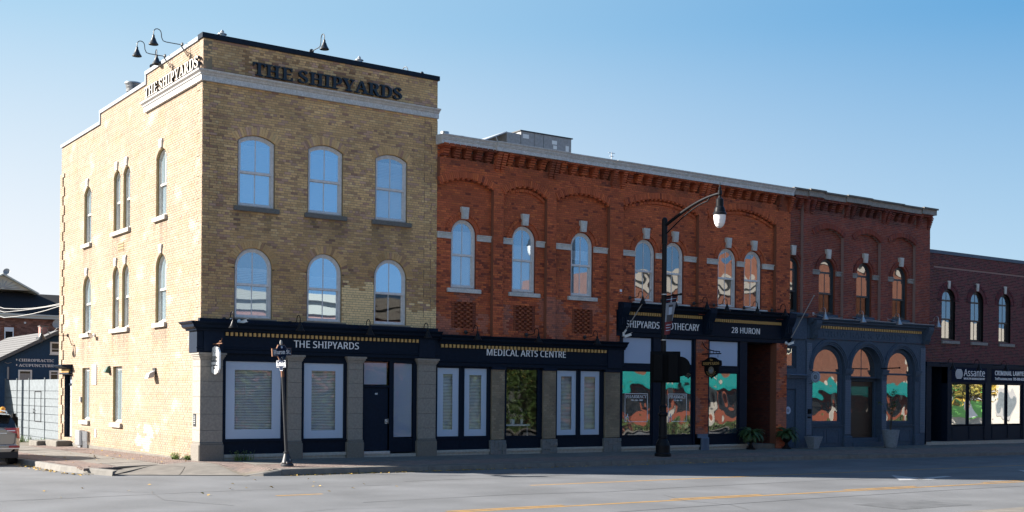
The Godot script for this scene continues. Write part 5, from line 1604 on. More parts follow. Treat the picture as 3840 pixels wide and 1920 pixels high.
func camera_unit(called: String, label: String, at: Vector3, turn: float) -> void:
	var o := thing(called, label, "security camera", at, "security cameras on the walls", turn)
	var b := MB.new()
	b.tube([Vector3(0, 0, 0), Vector3(0, 0, .05)], .065, 12); b.tube([Vector3(0, 0, .04), Vector3(0, -.03, .13)], .028, 8)
	obj("mount", b, M.white_plastic, o)
	b = MB.new()
	var q := Transform3D(Basis.from_euler(Vector3(-.35, .75, 0)), Vector3(.02, -.05, .14))
	var t := MB.new()
	t.cbox(-.045, -.045, -.06, .045, .04, .22, .015); t.box(-.055, .042, -.05, .055, .05, .27)
	obj("housing", t, M.white_plastic, o, q)
	t = MB.new(); t.tube([Vector3(0, 0, .215), Vector3(0, 0, .226)], .034, 10)
	obj("lens", t, M.letter_black, o, q)

func fixtures() -> void:
	var g := "black gooseneck lamps over the shop signs"
	var a := gooseneck("black gooseneck sign lamp nearest the street corner, above the first window", g, .75, .10, M.black_metal, M.dark_iron, .145)
	a.position = Vector3(.71, 4.28, .02)
	for q in [["black gooseneck sign lamp under the middle window of the yellow facade", 2.88, 4.26], ["black gooseneck sign lamp left of the last window of the yellow facade", 5.32, 4.23], ["black gooseneck sign lamp at the right end of the yellow facade", 7.49, 4.21], ["black gooseneck sign lamp below the first pierced brick panel", 9.47, 4.22], ["black gooseneck sign lamp below the second pierced brick panel", 12.06, 4.22], ["black gooseneck sign lamp below the third pierced brick panel", 14.74, 4.23]]:
		copy(a, "gooseneck_lamp", q[0], Vector3(q[1], q[2], .02))
	for q in [["black gooseneck lamp at the left end above the pharmacy sign, by the flagpole", 16.85], ["black gooseneck lamp above the pharmacy sign, just right of the street lamp post", 18.5], ["black gooseneck lamp at the right end above the pharmacy sign", 20.2], ["black gooseneck lamp at the left end above the 28 sign", 21.3], ["black gooseneck lamp above the middle of the 28 sign, between two windows", 23.03], ["black gooseneck lamp at the right end above the 28 sign", 24.68]]:
		copy(a, "gooseneck_lamp", q[0], Vector3(q[1], 5.80 - (q[1] - 16.85) * .012, .12))
	for q in [["black gooseneck lamp over the dark doorway right of the three arches", 36.39], ["black gooseneck lamp over the striped oval emblem sign", 38.49], ["black gooseneck lamp over the left end of the lawyer sign", 40.75], ["black gooseneck lamp over the right end of the lawyer sign", 43.04]]:
		copy(a, "gooseneck_lamp", q[0], Vector3(q[1], 3.72, .0))
	var c := gooseneck("bare metal gooseneck lamp at the left end of the arched shopfront", "galvanized lamps over the arched shopfront", .68, .12, M.galvanized, M.galvanized, .14)
	c.position = Vector3(27.29, 5.67, .10)
	for q in [["bare metal gooseneck lamp above the left arch and doorway", 29.79], ["bare metal gooseneck lamp above the right arch of the slate shopfront", 32.31], ["bare metal gooseneck lamp at the right end of the arched shopfront", 35.21]]: copy(c, "gooseneck_lamp", q[0], Vector3(q[1], 5.65, .10))
	var sg := thing("conduit", "thin metal conduit sagging between the lamps of the arched shopfront", "conduit", Vector3.ZERO)
	var b := MB.new()
	for s in [[27.3, 29.8], [29.8, 32.3], [32.3, 35.2]]:
		var p := []
		for k in 9: p.append(Vector3(lerpf(s[0], s[1], k / 8.0), 5.64 - .07 * sin(PI * k / 8.0) + .02 * sin(k * 2.1), .13))
		b.tube(p, .012, 5)
	obj("tube", b, M.galvanized, sg)
	# long lamps on the parapet
	var L := gooseneck("dark gooseneck lamp on the side parapet, nearest the roof corner", "long gooseneck lamps on the parapet", .92, .24, M.dark_iron, M.dark_iron, .15)
	L.position = Vector3(0, 12.93, -1.79); L.rotation.y = -PI / 2
	copy(L, "gooseneck_lamp", "dark gooseneck lamp on the side parapet, second from the roof corner", Vector3(0, 12.93, -3.38), -PI / 2)
	copy(L, "gooseneck_lamp", "dark gooseneck lamp turned along the side parapet, above the first letters", Vector3(0, 12.90, -4.72), -.15)
	copy(L, "gooseneck_lamp", "dark gooseneck lamp on the front parapet above the letters", Vector3(3.55, 12.93, .0), 0.0)
	copy(L, "gooseneck_lamp", "dark gooseneck lamp lying along the right end of the front parapet", Vector3(7.72, 12.92, -.1), PI + .3)
	for q in [[.62, "lamp base nearest the street corner"], [5.3, "lamp base right of the middle"]]:
		var o := thing("lamp_socket", "empty round %s on the dark front parapet" % q[1], "lamp base", Vector3(q[0], 12.89, -.08), "empty lamp bases on the parapet")
		b = MB.new(); b.lathe([Vector2(.10, 0), Vector2(.10, .05), Vector2(.14, .06), Vector2(.14, .08), Vector2(.05, .12)], Vector3.ZERO, 12)
		obj("base", b, M.galvanized, o)
		b = MB.new(); b.lathe([Vector2(.045, .1), Vector2(.06, .15), Vector2(.03, .2), Vector2(0, .21)], Vector3.ZERO, 10)
		obj("socket", b, M.steel_pale, o)
	for q in [[Vector3(-.01, 12.80, -1.72), .9], [Vector3(-.01, 12.80, -3.3), .8]]: # flexible leads down to the letters
		var o := thing("lamp_cable", "thin lead looping from the parapet lamp %s to the side wall letters" % ("nearest the corner" if q[1] > .85 else "second from the corner"), "cable", q[0])
		b = MB.new()
		b.tube([Vector3(-.06, .05, 0), Vector3(-.03, -.25, .35), Vector3(-.05, -.38, .55), Vector3(-.05, -.30, .68), Vector3(-.03, -.42, .86), Vector3(-.01, -.72, q[1] + .06)], .012, 5)
		obj("lead", b, M.letter_black, o)
	var s := gooseneck("grey gooseneck lamp reaching out over the hooded side door", "", 1.02, .20, M.dark_iron, M.letter_black, .17)
	s.position = Vector3(0, 4.30, -14.66); s.rotation.y = -PI / 2
	var cb := thing("lamp_cable", "thin lead running down the side wall from the lamp over the door", "cable", Vector3(-.012, 4.28, -14.6))
	b = MB.new(); b.tube([Vector3(0, 0, 0), Vector3(0, -.35, .45), Vector3(0, -.42, .8), Vector3(0, -.38, .9), Vector3(0, -.55, 1.0), Vector3(0, -.85, 1.02)], .012, 5)
	obj("lead", b, M.letter_black, cb)
	camera_unit("security_camera", "white security camera beside the first sign lamp of the yellow facade", Vector3(1.16, 4.24, .06), 0.0)
	camera_unit("security_camera", "white security camera at the foot of the left flagpole", Vector3(16.62, 4.38, .02), 0.0)
	camera_unit("security_camera", "white security camera high on the brick pier right of the entrance", Vector3(25.6, 4.36, .08), 0.3)
	camera_unit("security_camera", "white security camera on the sunlit side wall below a window", Vector3(-.01, 4.18, -10.95), -PI / 2)
	for q in [[Vector3(.94, 4.25, .02), "small white junction box beside the first sign lamp"], [Vector3(16.36, 6.02, .12), "small white junction box above the left bracket of the pharmacy front"]]:
		var o := thing("junction_box", q[1], "junction box", q[0])
		b = MB.new(); b.cbox(-.06, -.08, 0, .06, .08, .06, .01)
		obj("box", b, M.white_plastic, o)
	for q in [["left", 16.6, 16.95], ["right", 25.85, 26.05]]:
		var o := thing("flagpole", "bare slanting flagpole on the facade, the %s one" % ("one left of the pharmacy sign" if q[0] == "left" else "one right of the recessed entrance"), "flagpole", Vector3(q[1], 4.42, .06), "bare flagpoles on the facade")
		b = MB.new(); b.cbox(-.05, -.09, -.06, .05, .09, .03, .01); b.tube([Vector3(0, 0, .0), Vector3((q[2] - q[1]) * .1, .16, .12)], .04, 8)
		obj("socket", b, M.white_plastic if q[0] == "left" else M.letter_black, o)
		b = MB.new(); b.tube([Vector3.ZERO, Vector3(q[2] - q[1], 1.62 if q[0] == "left" else 1.9, 1.15)], .022, 8, .018); b.ball(Vector3(q[2] - q[1], 1.62 if q[0] == "left" else 1.9, 1.15), Vector3(.035, .035, .035), 8)
		obj("pole", b, M.hvac_grey, o)
	# side wall fittings
	var f := thing("flood_light", "grey flood light on the sunlit side wall nearest the corner", "flood light", Vector3(0, 2.7, -4.12), "", -PI / 2)
	b = MB.new(); b.box(-.13, -.02, 0, .13, .15, .05)
	obj("back_box", b, M.dark_iron, f)
	b = MB.new(); b.hexa([Vector3(-.17, -.16, .1), Vector3(.17, -.16, .1), Vector3(.17, -.20, .30), Vector3(-.17, -.20, .30), Vector3(-.13, .06, .05), Vector3(.13, .06, .05), Vector3(.15, -.04, .24), Vector3(-.15, -.04, .24)])
	obj("head", b, M.hvac_grey, f)
	var f2 := thing("flood_light", "small green flood light beside the ground-floor side window", "flood light", Vector3(0, 2.9, -9.1), "", -PI / 2)
	b = MB.new(); b.hexa([Vector3(-.12, -.18, .03), Vector3(.12, -.18, .03), Vector3(.12, -.14, .2), Vector3(-.12, -.14, .2), Vector3(-.08, .10, .0), Vector3(.08, .10, .0), Vector3(.08, .06, .09), Vector3(-.08, .06, .09)])
	var gm := mat("flood_green", [0.02, 0.07, 0.05], 0.4)
	obj("head", b, gm, f2)
	b = MB.new(); b.box(-.05, -.05, -.01, .05, .05, .02)
	obj("back_box", b, gm, f2)
	var wp := thing("wall_panel", "blank white rectangular panel between two side windows", "panel", Vector3(0, 2.7, -10.92), "", -PI / 2)
	b = MB.new(); b.cbox(-.25, -.38, 0, .25, .38, .04, .008)
	obj("board", b, M.enamel_white, wp)
	var wp2 := thing("cover_plate", "small white cover plate low on the side wall", "cover plate", Vector3(0, .5, -10.75), "", -PI / 2)
	b = MB.new(); b.cbox(-.09, -.15, 0, .09, .15, .025, .005)
	obj("plate", b, M.enamel_white, wp2)
	var me := thing("utility_meters", "grey utility meter boxes and conduits at the foot of the side wall", "meters", Vector3(0, -.12, -12.1), "", -PI / 2)
	b = MB.new(); b.cbox(-.68, .12, 0, -.05, .68, .22, .01)
	obj("meter_box", b, M.galvanized, me)
	for k in 4:
		b = MB.new(); b.tube([Vector3(.05 + k * .15, -.1, .08), Vector3(.05 + k * .15, .30, .08)], .035, 8); b.tube([Vector3(.05 + k * .15, .28, .08), Vector3(.05 + k * .15, .66, .08)], .05, 8)
		obj("conduit_pipe", b, M.galvanized, me)
	b = MB.new(); b.cbox(-.5, -.1, .02, -.15, .13, .16, .01)
	obj("lower_box", b, M.galvanized, me)
	var bell := thing("door_bell", "small dark intercom beside the second side window", "intercom", Vector3(0, 1.75, -12.72), "", -PI / 2)
	b = MB.new(); b.cbox(-.07, -.1, 0, .07, .1, .06, .01)
	obj("box", b, M.hvac_grey, bell)
	var pq := thing("plaque", "small dark plaque on the sunlit side of the corner pier", "plaque", Vector3(-.05, 1.22, -.33), "", -PI / 2)
	b = MB.new(); b.cbox(-.11, -.19, 0, .11, .19, .015, .004)
	obj("plate", b, M.dark_iron, pq)
	b = MB.new()
	for k in 5: b.box(-.07, .11 - k * .055, .0155, .07, .13 - k * .055, .017)
	obj("printed_lines", b, M.steel_pale, pq)
	var st := thing("door_step", "weathered concrete step below the hooded side door", "step", Vector3(0, 0, 0))
	b = MB.new(); b.cbox(-.95, -.4, -16.9, -.02, .04, -15.6, .03); b.cbox(-.62, -.4, -15.58, -.02, .10, -13.9, .03)
	obj("tread", b, M.concrete_2, st)

func small_signs() -> void:
	# hanging sign on the corner, facing the side street
	var o := thing("hanging_sign", "white shaped clinic sign hanging from a rusty arm at the street corner", "hanging sign", Vector3(.33, 0, 0))
	var b := MB.new(); b.tube([Vector3(0, 3.52, .08), Vector3(0, 3.52, .86)], .018, 6); b.tube([Vector3(0, 3.52, .35), Vector3(0, 3.44, .35)], .008, 5); b.tube([Vector3(0, 3.52, .62), Vector3(0, 3.44, .62)], .008, 5)
	b.tube([Vector3(0, 3.53, .6), Vector3(0, 3.60, .68), Vector3(0, 3.58, .76), Vector3(0, 3.62, .82), Vector3(0, 3.68, .84)], .012, 5)
	obj("arm", b, M.rust, o)
	var xf := Transform3D(LEFT, Vector3.ZERO)
	var sh := [Vector2(.0, 2.78), Vector2(.07, 2.72), Vector2(.12, 2.66), Vector2(.34, 2.60), Vector2(.56, 2.66), Vector2(.61, 2.72), Vector2(.68, 2.78), Vector2(.68, 3.27), Vector2(.62, 3.33), Vector2(.56, 3.40), Vector2(.34, 3.45), Vector2(.12, 3.40), Vector2(.06, 3.33), Vector2(.0, 3.27)]
	b = MB.new(); b.prism(sh, .03, -.03)
	var bd := obj("board", b, M.enamel_white, o, xf)
	for t in [["GEORGIAN", 3.07, 3.15], ["RADIOLOGY", 2.98, 3.06]]: text(bd, "sign_lettering", t[0], "Droid Serif", 700, .08, .60, t[1], t[2], .031, .004, M.letter_navy)
	text(bd, "sign_lettering", "ULTRASOUND", "Droid Serif", 700, .08, .60, 2.84, 2.90, .031, .004, M.letter_navy)
	text(bd, "sign_lettering", "XRAY", "Droid Serif", 700, .22, .46, 2.76, 2.82, .031, .004, M.letter_navy)
	b = MB.new()
	for k in 7: b.box(.12 + k * .065, 3.27 + .04 * sin(k * 1.4), .031, .16 + k * .065, 3.30 + .04 * sin(k * 1.4), .034)
	obj("printed_wave", b, M.pot_blue, bd)
	# shield sign of the pharmacy, gold on dark
	o = thing("hanging_sign", "dark shield-shaped sign with gold letters on a curved iron bracket", "hanging sign", Vector3(20.74, 0, 0))
	b = MB.new()
	b.tube([Vector3(0, 3.76, .06), Vector3(0, 3.76, 1.12)], .022, 6)
	b.tube([Vector3(0, 4.25, .07), Vector3(0, 4.05, .2), Vector3(0, 3.93, .42), Vector3(0, 3.86, .75), Vector3(0, 3.84, 1.05)], .02, 6)
	for k in 5: b.tube([Vector3(0, 3.76, .35 + k * .17), Vector3(0, 3.97 - k * .03, .35 + k * .17)], .012, 5)
	for z in [.4, .95]: b.tube([Vector3(0, 3.76, z), Vector3(0, 3.6, z)], .01, 5)
	obj("bracket", b, M.black_metal, o)
	var hd := [Vector2(.10, 3.28), Vector2(1.12, 3.28), Vector2(1.14, 3.34), Vector2(1.12, 3.48), Vector2(.95, 3.52), Vector2(.80, 3.60), Vector2(.60, 3.63), Vector2(.42, 3.60), Vector2(.27, 3.52), Vector2(.10, 3.48), Vector2(.08, 3.34)]
	b = MB.new(); b.prism(hd, .04, -.04)
	b.prism([Vector2(.22, 3.28), Vector2(.22, 3.10), Vector2(.30, 2.95), Vector2(.45, 2.86), Vector2(.58, 2.82), Vector2(.61, 2.77), Vector2(.64, 2.82), Vector2(.77, 2.86), Vector2(.92, 2.95), Vector2(1.0, 3.10), Vector2(1.0, 3.28)], .032, -.032)
	var sb := obj("board", b, M.letter_black, o, xf)
	b = MB.new(); b.prism(disc(.61, 3.10, .155), .038, .03)
	obj("medallion", b, M.mortar_side, sb)
	b = MB.new(); b.prism([Vector2(.53, 3.04), Vector2(.69, 3.04), Vector2(.72, 3.13), Vector2(.50, 3.13)], .042, .037); b.box(.58, 3.0, .037, .64, 3.04, .042); b.box(.63, 3.13, .037, .66, 3.2, .042)
	obj("mortar_emblem", b, M.pot_blue, sb)
	text(sb, "sign_lettering", "SHIPYARDS", "Droid Serif", 700, .16, 1.06, 3.32, 3.43, .041, .006, M.gold)
	text(sb, "sign_lettering", "The", "Droid Serif", 400, .54, .70, 3.48, 3.56, .041, .006, M.gold)
	var ap := "APOTHECARY"
	for k in 10:
		var an := lerpf(-2.9, -.24, k / 9.0)
		text(sb, "sign_letter", ap[k], "Droid Serif", 700, -.022, .022, -.03, .03, .0, .005, M.gold, Transform3D(Basis(Vector3(0, 0, 1), an + PI / 2), Vector3(.61 + .235 * cos(an), 3.10 + .21 * sin(an), .033)))
	# red painted panel behind
	# round white sign on the slate front
	o = thing("hanging_sign", "round pale sign with a printed spiral beside the left arch", "hanging sign", Vector3(27.2, 0, 0))
	b = MB.new(); b.tube([Vector3(0, 3.25, .02), Vector3(0, 3.2, .2), Vector3(0, 3.12, .42)], .014, 5); b.tube([Vector3(0, 2.64, .02), Vector3(0, 2.7, .2), Vector3(0, 2.75, .4)], .014, 5); b.box(-.02, 2.6, .0, .02, 3.28, .02)
	obj("bracket", b, M.black_metal, o)
	b = MB.new(); b.prism(disc(.36, 2.94, .24, 28), .015, -.015)
	var rd := obj("board", b, M.film, o, xf)
	b = MB.new(); b.ring(disc(.36, 2.94, .20), disc(.36, 2.94, .185), .017, .012); b.ring(disc(.36, 2.94, .095), disc(.36, 2.94, .07), .017, .012); b.ring(disc(.36, 2.94, .05), disc(.36, 2.94, .03), .017, .012)
	obj("printed_spiral", b, M.letter_navy, rd)
	o = thing("sign_arm", "bare black iron rod sticking out between two arches", "sign bracket", Vector3(32.0, 3.40, .05))
	b = MB.new(); b.tube([Vector3(0, 0, 0), Vector3(0, .02, 1.0)], .025, 7); b.ball(Vector3(0, .02, 1.0), Vector3(.05, .05, .05), 8)
	obj("rod", b, M.black_metal, o)

func street_furniture() -> void:
	# street name sign, leaning a little
	var o := thing("street_sign", "leaning black street name post with two shaped navy name plates", "street sign", Vector3(1.60, -.07, 2.70))
	o.rotation = Vector3(0, 0, .062)
	var b := MB.new()
	b.lathe([Vector2(.19, 0), Vector2(.19, .05), Vector2(.15, .09), Vector2(.155, .13), Vector2(.10, .30), Vector2(.075, .38), Vector2(.085, .40), Vector2(.085, .43), Vector2(.05, .45)], Vector3.ZERO, 14)
	obj("base", b, M.dark_iron, o)
	b = MB.new()
	for q in [[.165, .03, .6], [.14, .12, 2.0], [.15, .10, 3.6], [.12, .2, 1.2]]: b.ball(Vector3(q[0] * cos(q[2]), q[1], q[0] * sin(q[2])), Vector3(.03, .035, .03), 6)
	obj("worn_paint", b, M.trim_weathered, o)
	b = MB.new(); b.tube([Vector3(0, .4, 0), Vector3(0, 2.62, 0)], .052, 10, .042); b.tube([Vector3(0, 2.6, 0), Vector3(0, 3.52, 0)], .03, 8)
	obj("post", b, M.dark_iron, o)
	b = MB.new(); b.tube([Vector3(0, 2.60, 0), Vector3(0, 2.78, 0)], .05, 8)
	obj("collar", b, M.rust, o)
	b = MB.new(); b.lathe([Vector2(.02, 3.48), Vector2(.03, 3.52), Vector2(.045, 3.58), Vector2(.035, 3.64), Vector2(0, 3.68)], Vector3.ZERO, 10)
	obj("finial", b, M.trim_weathered, o)
	var plate := func(w: float, h: float) -> Array:
		var p := [Vector2(-w, -h), Vector2(-.13, -h), Vector2(-.09, -h - .10), Vector2(.09, -h - .10), Vector2(.13, -h), Vector2(w, -h), Vector2(w, h), Vector2(.15, h), Vector2(.10, h + .10), Vector2(-.10, h + .10), Vector2(-.15, h), Vector2(-w, h)]
		return p
	for q in [[3.32, Basis(Vector3(0, 0, 1), .0), "Huron St.", .30, .26], [2.98, LEFT, "Ste. Marie St.", .33, .315]]:
		var xf := Transform3D(q[1], Vector3(0, q[0], 0))
		b = MB.new(); b.prism(plate.call(q[3], .115), .03, -.03)
		var pl := obj("name_plate", b, M.rust if q[2] == "Huron St." else M.dark_iron, o, xf)
		b = MB.new(); b.prism(plate.call(q[3] - .008, .107), .033, -.033)
		obj("plate_face", b, M.sign_navy, pl)
		var A: Array = plate.call(q[3] - .022, .093)
		var B: Array = plate.call(q[3] - .03, .085)
		b = MB.new(); b.ring(A, B, .0345, .032)
		obj("plate_border", b, M.letter_white if q[2] != "Huron St." else M.pot_blue, pl)
		text(pl, "sign_lettering", q[2], "Droid Serif", 400 if q[2] == "Huron St." else 700, -q[4], q[4], -.055, .06, .034, .004, M.letter_white)
		b = MB.new(); b.ball(Vector3(0, .14, .033), Vector3(.028, .035, .004), 8)
		obj("crest", b, M.film, pl)
	# street lamp with its long curved arm
	o = thing("street_lamp", "tall black street lamp with a curved arm and clear acorn globe", "street lamp", Vector3(16.36, -.12, 2.58))
	b = MB.new()
	b.lathe([Vector2(.30, 0), Vector2(.30, .10), Vector2(.26, .14), Vector2(.26, .40), Vector2(.22, .52), Vector2(.15, .64), Vector2(.165, .68), Vector2(.165, .74), Vector2(.15, .76), Vector2(.135, 1.45), Vector2(.175, 1.50), Vector2(.175, 1.56), Vector2(.12, 1.62), Vector2(.125, 1.78), Vector2(.15, 1.80), Vector2(.10, 1.86)], Vector3.ZERO, 16)
	obj("base", b, M.black_metal, o)
	b = MB.new(); b.tube([Vector3(0, 1.8, 0), Vector3(0, 5.5, 0), Vector3(0, 7.9, 0)], .095, 12, .088); b.tube([Vector3(0, 7.7, 0), Vector3(0, 8.55, 0)], .105, 12); b.ball(Vector3(0, 8.55, 0), Vector3(.105, .12, .105), 12)
	obj("post", b, M.black_metal, o)
	b = MB.new()
	var path := []
	for k in 15:
		var t := k / 14.0
		path.append(Vector3(0, 8.36 + .80 * sin(t * 1.45) / sin(1.45), .03 + 2.68 * t))
	b.tube(path, .062, 10, .045)
	var p2 := []
	for k in 12:
		var t := k / 11.0
		p2.append(Vector3(0, 8.05 + .92 * sin(t * 1.35) / sin(1.35), .08 + 2.1 * t))
	p2.append(Vector3(0, 9.08, 2.28)); 
	b.tube(p2, .024, 7)
	obj("arm", b, M.black_metal, o)
	b = MB.new()
	b.lathe([Vector2(.22, 8.42), Vector2(.24, 8.43), Vector2(.24, 8.48), Vector2(.20, 8.52), Vector2(.195, 8.58), Vector2(.17, 8.66), Vector2(.13, 8.72), Vector2(.13, 8.95), Vector2(.115, 8.97), Vector2(.06, 9.02), Vector2(.04, 9.08), Vector2(.07, 9.13), Vector2(.07, 9.26), Vector2(.045, 9.28), Vector2(.055, 9.34), Vector2(.02, 9.40), Vector2(.008, 9.56), Vector2(0, 9.57)], Vector3(0, 0, 2.77), 18)
	obj("lamp_hood", b, M.black_metal, o)
	b = MB.new()
	b.lathe([Vector2(0, 7.97), Vector2(.06, 7.985), Vector2(.12, 8.03), Vector2(.17, 8.12), Vector2(.20, 8.26), Vector2(.21, 8.42)], Vector3(0, 0, 2.77), 18)
	obj("globe", b, M.lamp_glass, o)
	b = MB.new()
	for y in [5.85, 4.20, 3.75, 2.68]: b.lathe([Vector2(.1, y), Vector2(.102, y), Vector2(.102, y + .035), Vector2(.1, y + .035)], Vector3.ZERO, 12)
	obj("strap", b, M.steel_pale, o)
	# traffic signal seen from behind
	var tsn := thing("traffic_signal", "black traffic signal seen from behind on the street lamp post", "traffic signal", Vector3(16.36, 0, 2.70), "", -.72)
	b = MB.new(); b.cbox(-.56, 2.55, .02, .52, 3.68, .06, .015)
	obj("back_plate", b, M.letter_black, tsn)
	for x in [-.28, .25]:
		b = MB.new(); b.cbox(x - .18, 2.62, .06, x + .18, 3.6, .24, .03)
		obj("signal_housing", b, M.letter_black, tsn)
	b = MB.new(); b.prism(disc(.52, 3.14, .36, 24), .01, -.03)
	obj("round_back", b, M.letter_black, tsn)
	# banner on the post
	o = thing("banner", "small wind-curled banner with a printed portrait hung from the street lamp", "banner", Vector3(16.36, 0, 2.58))
	b = MB.new(); b.tube([Vector3(0, 5.66, 0), Vector3(0, 5.70, .86)], .03, 8); b.ball(Vector3(0, 5.70, .88), Vector3(.05, .05, .05), 8)
	obj("arm", b, M.black_metal, o)
	var cells := 16
	var P := func(i: float, j: float) -> Vector3: # i down 0..1, j across 0..1
		var wd := lerpf(.58, .24, i)
		return Vector3(.10 * sin(j * 2.6) * i - .05 * i, 5.64 - 1.36 * i + .03 * j, .12 + wd * j - .04 * i)
	var bands := [[0.0, .16, "navy"], [.16, .66, "banner_grey"], [.66, 1.0, "red_panel"]]
	for bd in bands:
		b = MB.new()
		for i in 8:
			for j in 8:
				var i0: float = lerpf(bd[0], bd[1], i / 8.0)
				var i1: float = lerpf(bd[0], bd[1], (i + 1) / 8.0)
				b.quad(P.call(i1, j / 8.0), P.call(i1, (j + 1) / 8.0), P.call(i0, (j + 1) / 8.0), P.call(i0, j / 8.0))
		obj("cloth", b, M[bd[2]], o)
	var pr := func(i0: float, i1: float, j0: float, j1: float, mt: Material, called: String) -> void:
		var q := MB.new()
		var off := Vector3(-.008, 0, 0)
		for i in 4:
			for j in 4:
				var a := lerpf(i0, i1, i / 4.0)
				var a2 := lerpf(i0, i1, (i + 1) / 4.0)
				var c := lerpf(j0, j1, j / 4.0)
				var c2 := lerpf(j0, j1, (j + 1) / 4.0)
				q.quad(P.call(a2, c) + off, P.call(a2, c2) + off, P.call(a, c2) + off, P.call(a, c) + off)
		obj(called, q, mt, o)
	for k in 3: pr.call(.02 + k * .045, .035 + k * .045, .05, .95, M.red_panel if k != 1 else M.film, "flag_stripe")
	pr.call(.0, .16, .44, .56, M.film, "flag_stripe")
	pr.call(.22, .28, .30, .72, M.print_dark, "printed_cap"); pr.call(.28, .48, .34, .68, M.film, "printed_face"); pr.call(.48, .66, .16, .86, M.print_dark, "printed_shoulders"); pr.call(.36, .375, .38, .47, M.print_dark, "printed_eye"); pr.call(.36, .375, .55, .64, M.print_dark, "printed_eye")
	for k in 3: pr.call(.74 + k * .07, .76 + k * .07, .15, .85, M.film, "printed_line")

func frond_plant(label: String, at: Vector3, group: String, seed_: int) -> void:
	var r := RandomNumberGenerator.new()
	r.seed = seed_
	var o := thing("potted_fern", label, "potted plant", at, group)
	var b := MB.new()
	b.lathe([Vector2(.20, 0), Vector2(.20, .05), Vector2(.12, .10), Vector2(.07, .18), Vector2(.06, .26), Vector2(.16, .34), Vector2(.24, .46), Vector2(.25, .58), Vector2(.30, .62), Vector2(.30, .65), Vector2(.25, .65)], Vector3.ZERO, 16)
	obj("urn", b, M.black_metal, o)
	b = MB.new(); b.lathe([Vector2(.25, .62), Vector2(0, .64)], Vector3.ZERO, 12)
	obj("soil", b, M.soil, o)
	b = MB.new()
	for k in 95: # arching fronds with leaflets on both sides
		var az := r.randf() * TAU
		var lift := r.randf_range(.15, 1.5)
		var ln := r.randf_range(.38, .68)
		var d := Vector3(cos(az), 0, sin(az))
		var p := Vector3(0, .62, 0) + d * .05
		var ang := lift
		for s in 9:
			var step := ln / 9
			var nx: Vector3 = p + (d * cos(ang) + Vector3.UP * sin(ang)) * step
			var side := d.cross(Vector3.UP)
			var w := .085 * sin(PI * (s + 1.0) / 10.0) + .012
			for sg in [-1.0, 1.0]:
				var tip: Vector3 = p + side * sg * w + (nx - p) * 1.3 + Vector3.DOWN * w * .3
				b.tri(p, nx, tip)
			p = nx
			ang -= r.randf_range(.16, .30)
	obj("fronds", b, M.fern, o)

